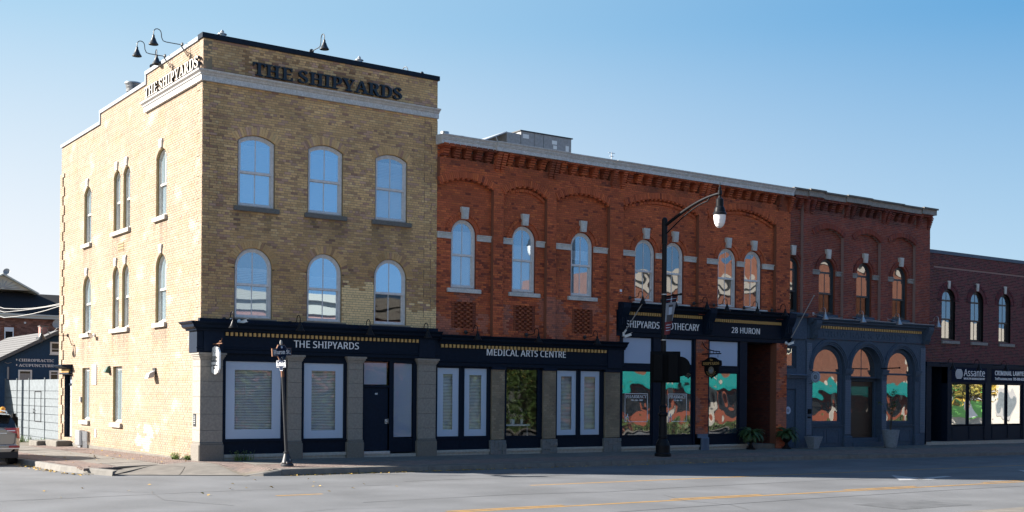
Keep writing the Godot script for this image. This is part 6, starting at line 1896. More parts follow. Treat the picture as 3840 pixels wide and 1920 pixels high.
func plants() -> void:
	frond_plant("bushy fern in a black urn left of the recessed entrance", Vector3(23.27, -.10, .35), "ferns in urns at the entrance", 5)
	frond_plant("bushy fern in a black urn right of the recessed entrance", Vector3(25.34, -.11, .41), "ferns in urns at the entrance", 9)
	var o := thing("planter", "empty tapered pale planter at the left pier of the arched front", "planter", Vector3(26.81, -.12, .60))
	var b := MB.new()
	b.prism_taper([Vector2(-.15, -.15), Vector2(.15, -.15), Vector2(.15, .15), Vector2(-.15, .15)], 0, .52, -.13, Vector2.ZERO)
	obj("pot", b, M.pot_blue, o)
	o = thing("potted_shrub", "thin leafy shrub in a tall pale tapered pot by the right arch", "potted plant", Vector3(31.41, -.15, 1.05))
	b = MB.new()
	b.lathe([Vector2(.24, 0), Vector2(.27, .06), Vector2(.39, .76), Vector2(.40, .80), Vector2(.36, .80), Vector2(.34, .72), Vector2(0, .72)], Vector3.ZERO, 18)
	obj("pot", b, M.pot_blue, o)
	var r := RandomNumberGenerator.new()
	r.seed = 77
	b = MB.new()
	var lf := MB.new()
	for k in 8:
		var az := r.randf() * TAU
		var sp := r.randf_range(.08, .42)
		var hh := r.randf_range(1.4, 2.25)
		var pts := [Vector3(0, .7, 0), Vector3(cos(az) * sp * .3, .7 + hh * .4, sin(az) * sp * .3), Vector3(cos(az) * sp * .8, .7 + hh * .75, sin(az) * sp * .8), Vector3(cos(az) * sp * 1.3, hh + .35, sin(az) * sp * 1.3)]
		b.tube(pts, .013, 5, .005)
		for l in 26:
			var t := r.randf_range(1.1, 3.0)
			var i := mini(int(t), 2)
			var c: Vector3 = pts[i].lerp(pts[i + 1], t - i) + Vector3(r.randf_range(-.1, .1), r.randf_range(-.05, .05), r.randf_range(-.1, .1))
			var u := Vector3(r.randf_range(-1, 1), r.randf_range(-1, .4), r.randf_range(-1, 1)).normalized()
			var v := u.cross(Vector3(r.randf(), 1, r.randf())).normalized()
			lf.quad(c - u * .055, c - v * .028, c + u * .055, c + v * .028)
	obj("stems", b, M.bark, o)
	obj("leaves", lf, M.fern, o)
	var q := [[Vector3(1.25, -.02, .13), "tuft of weeds at the foot of the first shop window", .30], [Vector3(-.25, -.02, -1.4), "low green weeds at the foot of the sunlit side wall", .20], [Vector3(-.12, .0, -.72), "small weeds at the foot of the corner pier on the sunlit side", .14], [Vector3(-.25, -.22, -20.6), "dry grass tufts along the foot of the grey fence", .32], [Vector3(-.2, -.2, -17.9), "grass clump near the right end of the grey fence", .25]]
	for w in q:
		o = thing("weeds", w[1], "weeds", w[0])
		b = MB.new()
		for k in 90:
			var az := r.randf() * TAU
			var base: Vector3 = Vector3(r.randf_range(-1, 1), 0, r.randf_range(-1, 1)) * w[2]
			if w[0].x < 0 and w[0].z > -10: base.x *= .3
			var tip: Vector3 = base + Vector3(cos(az), r.randf_range(.8, 2.2), sin(az)) * w[2] * .5
			var s := Vector3(-sin(az), 0, cos(az)) * .014
			b.tri(base - s, base + s, tip)
			b.tri(tip - s * 2, tip + s * 2, tip + Vector3(cos(az) * .05, -.02, sin(az) * .05))
		obj("blades", b, M.weed, o)
	# things standing in the clear window between the piers
	o = thing("display_table", "white table standing inside the clear shop window between two brick piers", "table", Vector3(11.95, 0, -.75))
	bx("table_top", M.shade_white, o, -.66, .94, -.3, .66, .99, .3)
	for q2 in [[-.6, -.25], [.56, -.25], [-.6, .21], [.56, .21]]: bx("leg", M.steel_pale, o, q2[0], -.15, q2[1], q2[0] + .04, .94, q2[1] + .04)
	for q2 in [["potted green plant in a white pot, in the middle of the window table", 12.0, .13], ["thin plant in a slim white vase at the right end of the window table", 12.42, .07], ["dark leafy plant at the left end of the window table", 11.55, .12]]:
		o = thing("potted_plant", q2[0], "potted plant", Vector3(q2[1], .99, -.72), "plants on the window table")
		b = MB.new(); b.lathe([Vector2(q2[2] * .6, 0), Vector2(q2[2] * .8, .2), Vector2(q2[2] * .6, .2), Vector2(0, .18)], Vector3.ZERO, 12)
		obj("pot", b, M.shade_white, o)
		b = MB.new()
		for k in 60:
			var d := Vector3(r.randfn() * .10, r.randf_range(.18, .5), r.randfn() * .08)
			var u := Vector3(r.randfn(), r.randfn(), r.randfn()).normalized() * .06
			var v := u.cross(Vector3(r.randfn(), r.randfn(), r.randfn()).normalized()).normalized() * .03
			b.quad(d - u, d - v, d + u, d + v)
		obj("leaves", b, M.fern, o)
	# fallen leaves along the kerb
	var mm := MultiMesh.new()
	mm.transform_format = MultiMesh.TRANSFORM_3D
	var leaf := MB.new()
	leaf.quad(Vector3(-.05, 0, 0), Vector3(0, .012, .03), Vector3(.05, 0, 0), Vector3(0, .012, -.03))
	mm.mesh = leaf.mesh()
	mm.instance_count = 420
	for k in 420:
		var x: float
		var z: float
		var y: float
		if k < 250:
			x = r.randf_range(1.0, 8.0) if k < 190 else r.randf_range(8, 20)
			z = kerb_z(x) + .05 + absf(r.randfn(0, .10))
			y = ry(x, z)
		elif k < 360:
			z = r.randf_range(-5.5, 1.2)
			x = -3.92 - absf(r.randfn(0, .14)) + maxf(z - .2, 0) * .35
			y = ry(x, z)
		elif k < 385:
			x = r.randf_range(-14, 2); z = r.randf_range(4.8, 10.0); y = ry(x, z)
		else:
			x = r.randf_range(-3.4, -.3); z = r.randf_range(-9, .5); y = gy(x, z)
		mm.set_instance_transform(k, Transform3D(Basis.from_euler(Vector3(r.randf_range(-.4, .4), r.randf() * TAU, r.randf_range(-.4, .4))).scaled(Vector3.ONE * r.randf_range(.6, 1.3)), Vector3(x, y + .015, z)))
	var mi := MultiMeshInstance3D.new()
	mi.multimesh = mm
	mi.material_override = M.leaf_yellow
	put(mi, "fallen_leaves")
	tag(mi, "yellow fallen leaves scattered along the gutter and kerb", "leaves", "", "stuff")

func roof_things() -> void:
	var o := thing("rooftop_unit", "grey rooftop air handling unit with a slanted intake hood", "air handling unit", Vector3(0, 10.7, -3.0))
	var b := MB.new(); b.cbox(13.25, .35, -2.0, 13.9, 1.50, 0, .01)
	obj("intake_section", b, M.hvac_grey, o)
	for q in [[13.90, 14.58], [14.58, 15.0], [15.0, 16.4]]:
		b = MB.new(); b.cbox(q[0] + .008, .2, -2.0, q[1] - .008, 1.62, .01, .008)
		obj("panel", b, M.hvac_grey, o)
	bx("lid", M.dark_iron, o, 13.86, 1.62, -2.05, 16.45, 1.66, .04)
	bx("base_rail", M.roofing, o, 13.3, .0, -1.9, 16.3, .2, -.1)
	b = MB.new(); b.hexa([Vector3(12.1, .98, -2.0), Vector3(13.25, 1.48, -2.0), Vector3(13.25, 1.48, 0), Vector3(12.1, .98, 0), Vector3(12.1, 1.02, -2.0), Vector3(13.25, 1.53, -2.0), Vector3(13.25, 1.53, 0), Vector3(12.1, 1.02, 0)])
	obj("hood", b, M.steel_pale, o)
	b = MB.new(); b.tube([Vector3(12.75, 1.25, -.02), Vector3(13.1, .6, -.02)], .02, 6); b.tube([Vector3(12.45, 1.12, -1.9), Vector3(13.1, .6, -1.9)], .02, 6)
	obj("strut", b, M.steel_pale, o)
	bx("drip_tray", M.trim_white, o, 13.27, .84, .0, 13.85, .92, .06)
	for q in [[14.0, 1.36, .28, .16], [15.42, 1.30, .24, .15], [15.48, 1.12, .18, .14], [15.5, .93, .18, .14], [16.1, 1.1, .16, .22]]: bx("label_plate", M.enamel_white, o, q[0], q[1], .012, q[0] + q[2], q[1] + q[3], .018)
	o = thing("roof_vent", "short shiny round vent on the roof beside the yellow building", "vent", Vector3(10.43, 10.7, -3.0))
	b = MB.new(); b.lathe([Vector2(.12, 0), Vector2(.12, 1.0), Vector2(.16, 1.0), Vector2(.16, 1.12), Vector2(0, 1.13)], Vector3.ZERO, 14)
	obj("stack", b, M.galvanized, o)
	o = thing("roof_vent", "low dark domed vent on the roof left of the air handling unit", "vent", Vector3(11.1, 10.7, -3.0))
	b = MB.new(); b.lathe([Vector2(.25, 0), Vector2(.25, .85), Vector2(.36, .88), Vector2(.34, .96), Vector2(.2, 1.03), Vector2(0, 1.05)], Vector3.ZERO, 16)
	obj("dome", b, M.dark_iron, o)
	o = thing("roof_mast", "small metal mast with a cross arm behind the cornice", "mast", Vector3(18.5, 10.7, -3.0))
	b = MB.new(); b.tube([Vector3(0, 0, 0), Vector3(0, 1.0, 0)], .05, 8); b.tube([Vector3(0, .9, 0), Vector3(0, 1.36, 0)], .02, 6); b.tube([Vector3(-.16, 1.33, 0), Vector3(.16, 1.33, 0)], .012, 5); b.tube([Vector3(-.1, 1.2, 0), Vector3(.1, 1.2, 0)], .012, 5)
	obj("mast", b, M.galvanized, o)
	o = thing("roof_ventilator", "banded metal chimney cowl behind the stepped side parapet", "vent", Vector3(1.2, 11.7, -10.45))
	b = MB.new()
	b.lathe([Vector2(.20, 0), Vector2(.20, 1.66), Vector2(.25, 1.68), Vector2(.27, 1.76), Vector2(.23, 1.78), Vector2(.28, 1.86), Vector2(.24, 1.88), Vector2(.32, 1.99), Vector2(.32, 2.03), Vector2(0, 2.05)], Vector3.ZERO, 18)
	obj("cowl", b, M.galvanized, o)

func tree(label: String, at: Vector3, h: float, cr: float, autumn: float, seed_: int, group := "") -> void:
	var r := RandomNumberGenerator.new()
	r.seed = seed_
	var o := thing("tree", label, "tree", at, group)
	var b := MB.new()
	b.tube([Vector3.ZERO, Vector3(.05, h * .3, .03), Vector3(-.03, h * .62, 0)], h * .022, 8, h * .010)
	var lf := MB.new()
	for k in 9:
		var az := TAU * k / 9.0 + r.randf()
		var y0 := h * r.randf_range(.35, .6)
		var tip := Vector3(cos(az) * cr * r.randf_range(.5, .9), y0 + h * r.randf_range(.08, .35), sin(az) * cr * r.randf_range(.5, .9))
		b.tube([Vector3(0, y0, 0), tip * .5 + Vector3(0, y0 * .55, 0), tip], h * .008, 5, .012)
	for k in 70:
		var d := Vector3(r.randfn(), r.randfn(), r.randfn()).normalized() * pow(r.randf(), .4)
		var c := Vector3(d.x * cr, h * .66 + d.y * h * .32, d.z * cr)
		var cs := cr * r.randf_range(.14, .3)
		var col := Color(.05, .09, .02).lerp(Color(.34, .22, .03), clampf(autumn + r.randfn(0, .25), 0, 1)) * r.randf_range(.7, 1.25)
		for l in 40:
			var q := c + Vector3(r.randfn(), r.randfn() * .7, r.randfn()) * cs * .6
			var u := Vector3(r.randfn(), r.randfn() * .5, r.randfn()).normalized() * .16
			var v := u.cross(Vector3(r.randfn(), r.randfn(), r.randfn()).normalized()).normalized() * .10
			lf.col = col * r.randf_range(.8, 1.2)
			lf.quad(q - u, q - v, q + u, q + v)
	obj("trunk", b, M.bark, o)
	obj("crown", lf, M.foliage, o)

func far_building(label: String, x0: float, x1: float, z: float, depth: float, h: float, mt: Material, floors: Array, awning_y: float, cornice := true) -> Node3D:
	# plain street building facing -z on the far side, seen only mirrored in the shop windows
	var o := thing("shop_building", label, "building")
	var b := MB.new(); b.box(x0, -.6, z, x1, h, z + depth)
	obj("wall", b, mt, o)
	if cornice:
		b = MB.new(); b.box(x0 - .1, h - 1.0, z - .15, x1 + .1, h - .35, z - .01); b.box(x0 - .2, h - .35, z - .45, x1 + .2, h + .1, z - .01)
		obj("cornice", b, M.far_cornice, o)
	for f in floors:
		var x := x0 + 1.2
		while x < x1 - 1.4:
			b = MB.new(); b.ring(outline(1.1, f, f + 1.5, .4, 0, 0), outline(1.1, f, f + 1.5, .4, .12, 0), .1, -.02)
			var w := obj("window", b, M.cream, o, Transform3D(Basis(Vector3.UP, PI), Vector3(x + .55, 0, z)))
			b = MB.new(); b.sheet(outline(1.1, f, f + 1.5, .4, .1, 0), .012)
			obj("pane", b, M.car_glass, w)
			x += 2.5
	if awning_y > 0:
		var ax := x0 + .6
		while ax < x1 - 3.4: # one awning over each shop
			b = MB.new(); b.hexa([Vector3(ax, awning_y, z - 1.3), Vector3(ax + 3.4, awning_y, z - 1.3), Vector3(ax + 3.4, awning_y, z - .01), Vector3(ax, awning_y, z - .01), Vector3(ax, awning_y + .25, z - 1.3), Vector3(ax + 3.4, awning_y + .25, z - 1.3), Vector3(ax + 3.4, awning_y + 1.1, z - .01), Vector3(ax, awning_y + 1.1, z - .01)])
			obj("awning", b, M.teal, o)
			b = MB.new(); b.box(ax + 3.55, -.4, z - .25, ax + 4.25, awning_y + 1.3, z - .01)
			obj("pier", b, M.far_cornice, o)
			ax += 4.4
		b = MB.new(); b.box(x0 + .6, .3, z - .06, x1 - .6, awning_y - .1, z - .01)
		var sf := obj("shopfront", b, M.reveal_red, o)
		var x := x0 + .9
		while x < x1 - 2.6:
			b = MB.new(); b.box(x, .9, z - .08, x + 1.9, awning_y - .4, z - .065)
			obj("shop_window", b, M.car_glass, sf)
			x += 2.3
	return o

func far_side() -> void:
	far_building("pink brick building with white cornice across the street, mirrored in the upper windows", 8.0, 21.5, 25.0, 10.0, 7.4, M.pink_brick, [4.0], 0.0)
	far_building("red brick shop with teal awning and white cornice across the street", 37.0, 55.0, 25.0, 10.0, 10.3, M.orange_brick, [5.0], 2.6)
	far_building("tall red brick shop with teal awning across the street", 55.2, 69.0, 25.0, 10.0, 13.0, M.orange_brick, [], 2.2)
	var s := far_building("beige stucco building with a green mural across the street", 69.5, 96.0, 26.0, 12.0, 8.4, M.stucco, [5.4], 0.0, false)
	var b := MB.new(); b.box(72.0, .4, 25.93, 80.5, 4.2, 25.99)
	var m := obj("mural", b, M.mural_green, s)
	b = MB.new(); b.box(72.0, .4, 25.91, 75.4, 3.4, 25.93)
	obj("mural_white_field", b, M.letter_white, m)
	bx("doorway", M.car_glass, s, 86.2, -.4, 25.9, 90.0, 3.2, 25.98)
	b = MB.new(); b.prism(disc(-83.2, 1.6, 1.5, 26), .05, 0.0)
	obj("round_window", b, M.hvac_grey, s, Transform3D(Basis(Vector3.UP, PI), Vector3(0, 0, 25.97)))
	b = MB.new(); b.prism(disc(-83.2, 1.6, 1.2, 26), .06, 0.0)
	obj("round_pane", b, M.fence_grey, s, Transform3D(Basis(Vector3.UP, PI), Vector3(0, 0, 25.96)))
	bx("mural_square", M.mural_yellow, m, 73.6, 1.9, 25.89, 75.0, 3.1, 25.91)
	bx("mural_square", M.mural_blue, m, 73.4, .6, 25.89, 74.8, 1.6, 25.91)
	b = MB.new(); b.prism([Vector2(-79.6, 2.4), Vector2(-76.6, 2.4), Vector2(-77.6, .5), Vector2(-78.6, .5), Vector2(-77.5, 2.0), Vector2(-79.6, 2.0)], .02, 0)
	obj("mural_bracket", b, M.letter_white, m, Transform3D(Basis(Vector3.UP, PI), Vector3(0, 0, 25.93)))
	var far_ground := [["tall autumn tree in the gap between buildings across the street", Vector3(26.5, -.3, 30), 8.5, 3.2, .55, 3], ["rounded green tree in the gap across the street", Vector3(31.5, -.3, 29), 6.5, 2.8, .15, 4], ["yellowing tree at the right of the gap across the street", Vector3(34.5, -.3, 33), 7.5, 2.6, .7, 5], ["young street tree with yellow leaves before the mural", Vector3(73.2, -.4, 23.0), 6.0, 2.3, .5, 6]]
	for t in far_ground: tree(t[0], t[1], t[2], t[3], t[4], t[5])
	var hd := thing("hedge", "clipped green hedge across the street in the gap", "hedge", Vector3(0, 0, 0))
	b = MB.new()
	var r := RandomNumberGenerator.new()
	r.seed = 41
	for k in 13000:
		var q := Vector3(r.randf_range(8.5, 36.5), r.randf_range(-.3, 3.6), r.randf_range(23.2, 24.4))
		var u := Vector3(r.randfn(), r.randfn(), r.randfn()).normalized() * .13
		var v := u.cross(Vector3(r.randfn(), r.randfn(), r.randfn()).normalized()).normalized() * .08
		b.col = Color(.05, .085, .02) * r.randf_range(.6, 1.3)
		b.quad(q - u, q - v, q + u, q + v)
	obj("leaves", b, M.foliage, hd)
	var sb := thing("hedge", "low shrubs along the far pavement, mirrored at the foot of the shop windows", "hedge", Vector3(0, 0, 0))
	b = MB.new()
	for k in 7000:
		var x := r.randf_range(37.0, 69.0)
		var q := Vector3(x, r.randf_range(-.4, .15 + .25 * absf(sin(x * .7))), r.randf_range(22.4, 23.2))
		var u := Vector3(r.randfn(), r.randfn(), r.randfn()).normalized() * .12
		var v := u.cross(Vector3(r.randfn(), r.randfn(), r.randfn()).normalized()).normalized() * .08
		b.col = Color(.05, .075, .02) * r.randf_range(.6, 1.3)
		b.quad(q - u, q - v, q + u, q + v)
	obj("leaves", b, M.foliage, sb)


func background_left() -> void:
	# panelled fence, running on from the side wall
	var o := thing("fence", "pale grey panelled fence between the yellow building and the blue house", "fence")
	var xf := Transform3D(LEFT, Vector3(.02, 0, 0))
	var cols := [-25.6, -23.27, -20.99, -18.29, -15.88]
	var rows := [-.32, .06, .40, .735, 1.07, 1.40, 1.73, 2.06, 2.56]
	for c in 4:
		for r in 8:
			var b := MB.new()
			b.cbox(cols[c] + .03, rows[r] + .012, -.04, cols[c + 1] - .03, rows[r + 1] - .012, rng.randf_range(-.006, .006), .008)
			obj("panel", b, M.fence_grey, o, xf)
	var b := MB.new(); b.box(-25.6, -.5, -.08, -15.9, 2.5, -.03)
	obj("backing", b, M.frame_slate, o, xf)
	for c in cols:
		b = MB.new(); b.box(c - .03, -.5, -.02, c + .03, 2.63, .03)
		obj("post", b, M.fence_grey, o, xf)
	b = MB.new(); b.ring(rect(-20.0, .72, -18.9, 2.06), rect(-19.96, .76, -18.94, 2.02), .02, -.01); b.tube([Vector3(-20.2, 1.28, .03), Vector3(-19.9, 1.25, .08), Vector3(-19.9, 1.1, .08), Vector3(-20.2, 1.14, .03)], .015, 5)
	obj("gate_hatch", b, M.dark_iron, o, xf)
	# blue clinic house
	o = thing("house", "dark blue gabled house with white window trim and a painted clinic notice", "house", Vector3(0, 0, -26))
	b = MB.new()
	b.prism([Vector2(-3.0, -.5), Vector2(7.6, -.5), Vector2(7.6, 2.2), Vector2(2.5, 4.82), Vector2(-3.0, 1.95)], 0.0, -10.0)
	var wl := obj("wall", b, M.paint_blue, o)
	b = MB.new()
	b.prism([Vector2(2.45, 4.86), Vector2(-3.6, 1.70), Vector2(-3.6, 1.86), Vector2(2.45, 5.02)], .35, -10.3)
	b.prism([Vector2(8.2, 1.9), Vector2(2.45, 4.86), Vector2(2.45, 5.02), Vector2(8.2, 2.05)], .35, -10.3)
	obj("roof", b, M.shingle, o)
	b = MB.new()
	for k in 20: # shingle courses
		var t0 := k / 20.0
		var p0 := Vector2(-3.6, 1.872).lerp(Vector2(2.45, 5.032), t0)
		var p1 := Vector2(-3.6, 1.872).lerp(Vector2(2.45, 5.032), t0 + .05)
		b.quad(Vector3(p0.x, p0.y + .014, .34), Vector3(p1.x, p1.y, .34), Vector3(p1.x, p1.y, -10.3), Vector3(p0.x, p0.y + .014, -10.3))
	obj("shingle_courses", b, M.shingle, o)
	for q in [[2.14, 2.62, 3.86, 4.46, 3.98], [.67, 1.30, 2.35, 3.07, 2.9], [2.11, 2.57, 2.40, 3.06, 2.75]]:
		b = MB.new(); b.ring(rect(q[0], q[2], q[1], q[3]), rect(q[0] + .075, q[2] + .07, q[1] - .075, q[3] - .07), .05, -.02); b.box(q[0] - .03, q[2] - .035, 0, q[1] + .03, q[2] + .0, .08)
		b.box(q[0] + .07, q[4] + .12, 0, q[1] - .07, q[4] + .15, .035)
		var w := obj("window", b, M.enamel_white, o)
		b = MB.new(); b.box(q[0] + .075, q[2] + .07, .0, q[1] - .075, q[3] - .07, .012)
		obj("pane", b, M.car_glass, w)
		if q[0] != 2.11:
			b = MB.new(); b.box(q[0] + .075, q[2] + .07, .012, q[1] - .075, q[4] + .0, .02)
			obj("lower_panel", b, M.hvac_grey if q[0] == .67 else M.enamel_white, w)
	text(o, "painted_lettering", "CHIROPRACTIC", "Droid Serif", 700, .70, 2.33, 3.475, 3.605, .003, .006, M.letter_white)
	text(o, "painted_lettering", "ACUPUNCTURE", "Droid Serif", 700, .70, 2.32, 3.225, 3.355, .003, .006, M.letter_white)
	for q in [[.60, 3.555], [.60, 3.30], [2.58, 3.55]]:
		b = MB.new(); b.prism([Vector2(q[0], q[1] - .05), Vector2(q[0] + .035, q[1]), Vector2(q[0], q[1] + .05), Vector2(q[0] - .035, q[1])], .008, 0)
		obj("painted_diamond", b, M.letter_white, o)
	b = MB.new(); b.tube([Vector3(.2, 2.6, .05), Vector3(.2, 3.2, .05)], .05, 8); b.tube([Vector3(.05, 3.42, .04), Vector3(.2, 3.36, .04), Vector3(.36, 3.42, .04)], .012, 5)
	obj("meter_pipe", b, M.hvac_grey, o)
	bx("chimney", M.pink_brick, o, 1.93, 4.5, -1.4, 2.3, 5.25, -1.0)
	bx("chimney_cap", M.stone_dark, o, 1.90, 5.25, -1.43, 2.33, 5.29, -.97)
	b = MB.new(); b.cbox(1.55, 4.40, -.3, 1.72, 4.70, .3, .02)
	obj("roof_ridge_vent", b, M.dark_iron, o)
	dish("pale satellite dish behind the ridge of the blue house", Vector3(2.55, 5.0, -26.2), .24, .35)
	# brick house behind
	o = thing("house", "old red brick house with black roof and cream fan gable behind the blue house", "house", Vector3(0, 0, -40))
	b = MB.new(); b.box(1.0, -.5, -10, 11, 6.35, 0)
	obj("wall", b, M.mortar_red, o)
	var mm := MultiMesh.new()
	mm.transform_format = MultiMesh.TRANSFORM_3D; mm.use_colors = true; mm.mesh = brick_mesh
	var ts := []
	for r in 40:
		var x := 2.2 + (.11 if r % 2 else 0.0)
		while x < 6.8:
			var y := 3.4 + r * .0735
			if not (x > 2.94 and x < 3.66 and y > 4.9 and y < 5.86): ts.append([Vector3(x, y, .004), Color(.30, .15, .11) * rng.randf_range(.5, 1.3)])
			x += .222
	mm.instance_count = ts.size()
	for k in ts.size():
		mm.set_instance_transform(k, Transform3D(Basis.from_scale(Vector3(.21, .063, .03)), ts[k][0]))
		mm.set_instance_color(k, ts[k][1])
	var bi := MultiMeshInstance3D.new()
	bi.multimesh = mm; bi.material_override = M.brick_base
	put(bi, "brickwork", o)
	bi.set_meta("kind", "stuff")
	b = MB.new(); b.box(.6, 6.36, -10.4, 11.4, 6.52, .38); b.box(.6, 6.52, .3, 11.4, 6.60, .45)
	obj("eaves", b, M.cream, o)
	b = MB.new(); b.hexa([Vector3(.55, 6.6, -10.5), Vector3(11.5, 6.6, -10.5), Vector3(11.5, 6.6, .45), Vector3(.55, 6.6, .45), Vector3(2.6, 8.02, -6.0), Vector3(9, 8.02, -6.0), Vector3(9, 8.02, -2.2), Vector3(2.6, 8.02, -2.2)])
	obj("roof", b, M.shingle_black, o)
	b = MB.new(); b.prism([Vector2(1.6, 8.16), Vector2(4.86, 8.16), Vector2(3.27, 8.98)], -1.6, -5)
	obj("gable", b, M.cream, o)
	b = MB.new(); b.prism([Vector2(1.2, 7.95), Vector2(3.27, 9.0), Vector2(3.27, 9.1), Vector2(1.1, 8.0)], -1.3, -5.2); b.prism([Vector2(5.25, 7.95), Vector2(5.35, 8.0), Vector2(3.27, 9.1), Vector2(3.27, 9.0)], -1.3, -5.2)
	obj("gable_trim", b, M.cream, o)
	for k in 9:
		var a := lerpf(.15, PI - .15, k / 8.0)
		b = MB.new(); b.tube([Vector3(3.27 + .12 * cos(a), 8.2 + .1 * sin(a), -1.58), Vector3(3.27 + 1.0 * cos(a) * (.6 + .4 * absf(cos(a))), 8.2 + .55 * sin(a) , -1.58)], .025, 5)
		obj("fan_rib", b, M.trim_white, o)
	b = MB.new(); b.ring(rect(3.04, 4.95, 3.56, 5.80), rect(3.10, 5.0, 3.50, 5.55), .06, -.02); b.box(3.10, 5.55, -.02, 3.50, 5.78, .03)
	var w := obj("window", b, M.enamel_white, o)
	b = MB.new(); b.box(3.10, 5.0, .0, 3.50, 5.55, .02)
	obj("pane", b, M.car_glass, w)
	bx("wall_vent", M.enamel_white, o, 4.14, 6.05, 0, 4.25, 6.16, .04)
	dish("dark satellite dish beside the cream gable of the brick house", Vector3(3.55, 8.95, -41.8), .20, .28)
	# service cables
	for q in [["upper service cable sagging from the yellow building towards the left", 5.73, 5.54, 5.59], ["middle service cable sagging from the yellow building towards the left", 5.68, 5.49, 5.41], ["lowest service cable sagging from the yellow building towards the left", 5.63, 5.27, 5.18]]:
		o = thing("service_cable", q[0], "cable", Vector3.ZERO, "cables to the yellow building")
		var p := []
		for k in 17: # a curve through the three heights it has at the wall, a seventh and a quarter of the way to the pole
			var t := k / 16.0
			var y: float
			if t < .265: y = q[1] * (t - .153) * (t - .265) / (.153 * .265) + q[2] * t * (t - .265) / (.153 * -.112) + q[3] * t * (t - .153) / (.265 * .112)
			else: y = q[3] + (t - .265) * (8.3 - q[3]) / .735
			p.append(Vector3(lerpf(.3, -6.4, t), y, lerpf(-17.0, -27.1, t)))
		b = MB.new(); b.tube(p, .018, 5)
		obj("line", b, M.cable, o)
	o = thing("utility_pole", "wooden utility pole left of the grey fence, holding the service cables", "utility pole", Vector3(-6.4, -.5, -27.1))
	b = MB.new(); b.tube([Vector3(0, 0, 0), Vector3(0, 9.5, 0)], .20, 10, .15)
	obj("pole", b, M.pole_wood, o)
	bx("cross_arm", M.pole_wood, o, -.9, 8.4, -.06, .9, 8.55, .06)
	o = thing("post", "dark post box with an amber cap beyond the parked car", "post", Vector3(-3.02, -.3, -12.0))
	b = MB.new(); b.tube([Vector3(0, 0, 0), Vector3(0, 1.58, 0)], .05, 8)
	obj("stem", b, M.dark_iron, o)
	b = MB.new(); b.lathe([Vector2(.08, 1.56), Vector2(.09, 1.6), Vector2(.09, 1.72), Vector2(.05, 1.76), Vector2(0, 1.77)], Vector3.ZERO, 12)
	obj("cap", b, M.amber, o)
	o = thing("bin", "black upright box with a thin aerial beyond the parked car", "bin", Vector3(-2.62, -.2, -12.0))  # upright black box where a truck side mirror is taken to show
	b = MB.new(); b.cbox(-.12, 0, -.12, .12, 1.30, .12, .03); b.box(-.06, 1.3, -.05, .06, 1.42, .05)
	obj("body", b, M.letter_black, o)
	b = MB.new(); b.tube([Vector3(-.08, 1.3, 0), Vector3(-.08, 1.75, 0)], .008, 5)
	obj("aerial", b, M.dark_iron, o)

func dish(label: String, at: Vector3, r: float, stem: float) -> void:
	var o := thing("satellite_dish", label, "satellite dish", at, "satellite dishes on the roofs")
	var b := MB.new()
	b.lathe([Vector2(r, .07), Vector2(r * .75, .035), Vector2(r * .4, .01), Vector2(0, 0)], Vector3.ZERO, 20)
	b.lathe([Vector2(0, -.012), Vector2(r * .4, .0), Vector2(r * .75, .022), Vector2(r, .06), Vector2(r, .07)], Vector3.ZERO, 20)
	obj("reflector", b, M.hvac_grey, o, Transform3D(Basis.from_euler(Vector3(1.2, -.5, 0)), Vector3(0, stem, 0)))
	b = MB.new(); b.tube([Vector3(-r * .9, -.1, -.1), Vector3(0, stem * .5, -.08), Vector3(0, stem, -.02)], .022, 6); b.tube([Vector3(0, stem - r * .8, .05), Vector3(-.06, stem - .1, r * 1.1)], .012, 5)
	obj("mount", b, M.dark_iron, o)

func loft(b: MB, secs: Array) -> void: # sections: [z, [Vector2 half outline from bottom to top]]
	for s in secs.size() - 1:
		for sg in [1.0, -1.0]:
			var A: Array = secs[s][1]
			var B: Array = secs[s + 1][1]
			for k in A.size() - 1:
				var p := [Vector3(A[k].x * sg, A[k].y, secs[s][0]), Vector3(B[k].x * sg, B[k].y, secs[s + 1][0]), Vector3(B[k + 1].x * sg, B[k + 1].y, secs[s + 1][0]), Vector3(A[k + 1].x * sg, A[k + 1].y, secs[s][0])]
				if sg > 0: b.quad(p[0], p[1], p[2], p[3])
				else: b.quad(p[3], p[2], p[1], p[0])

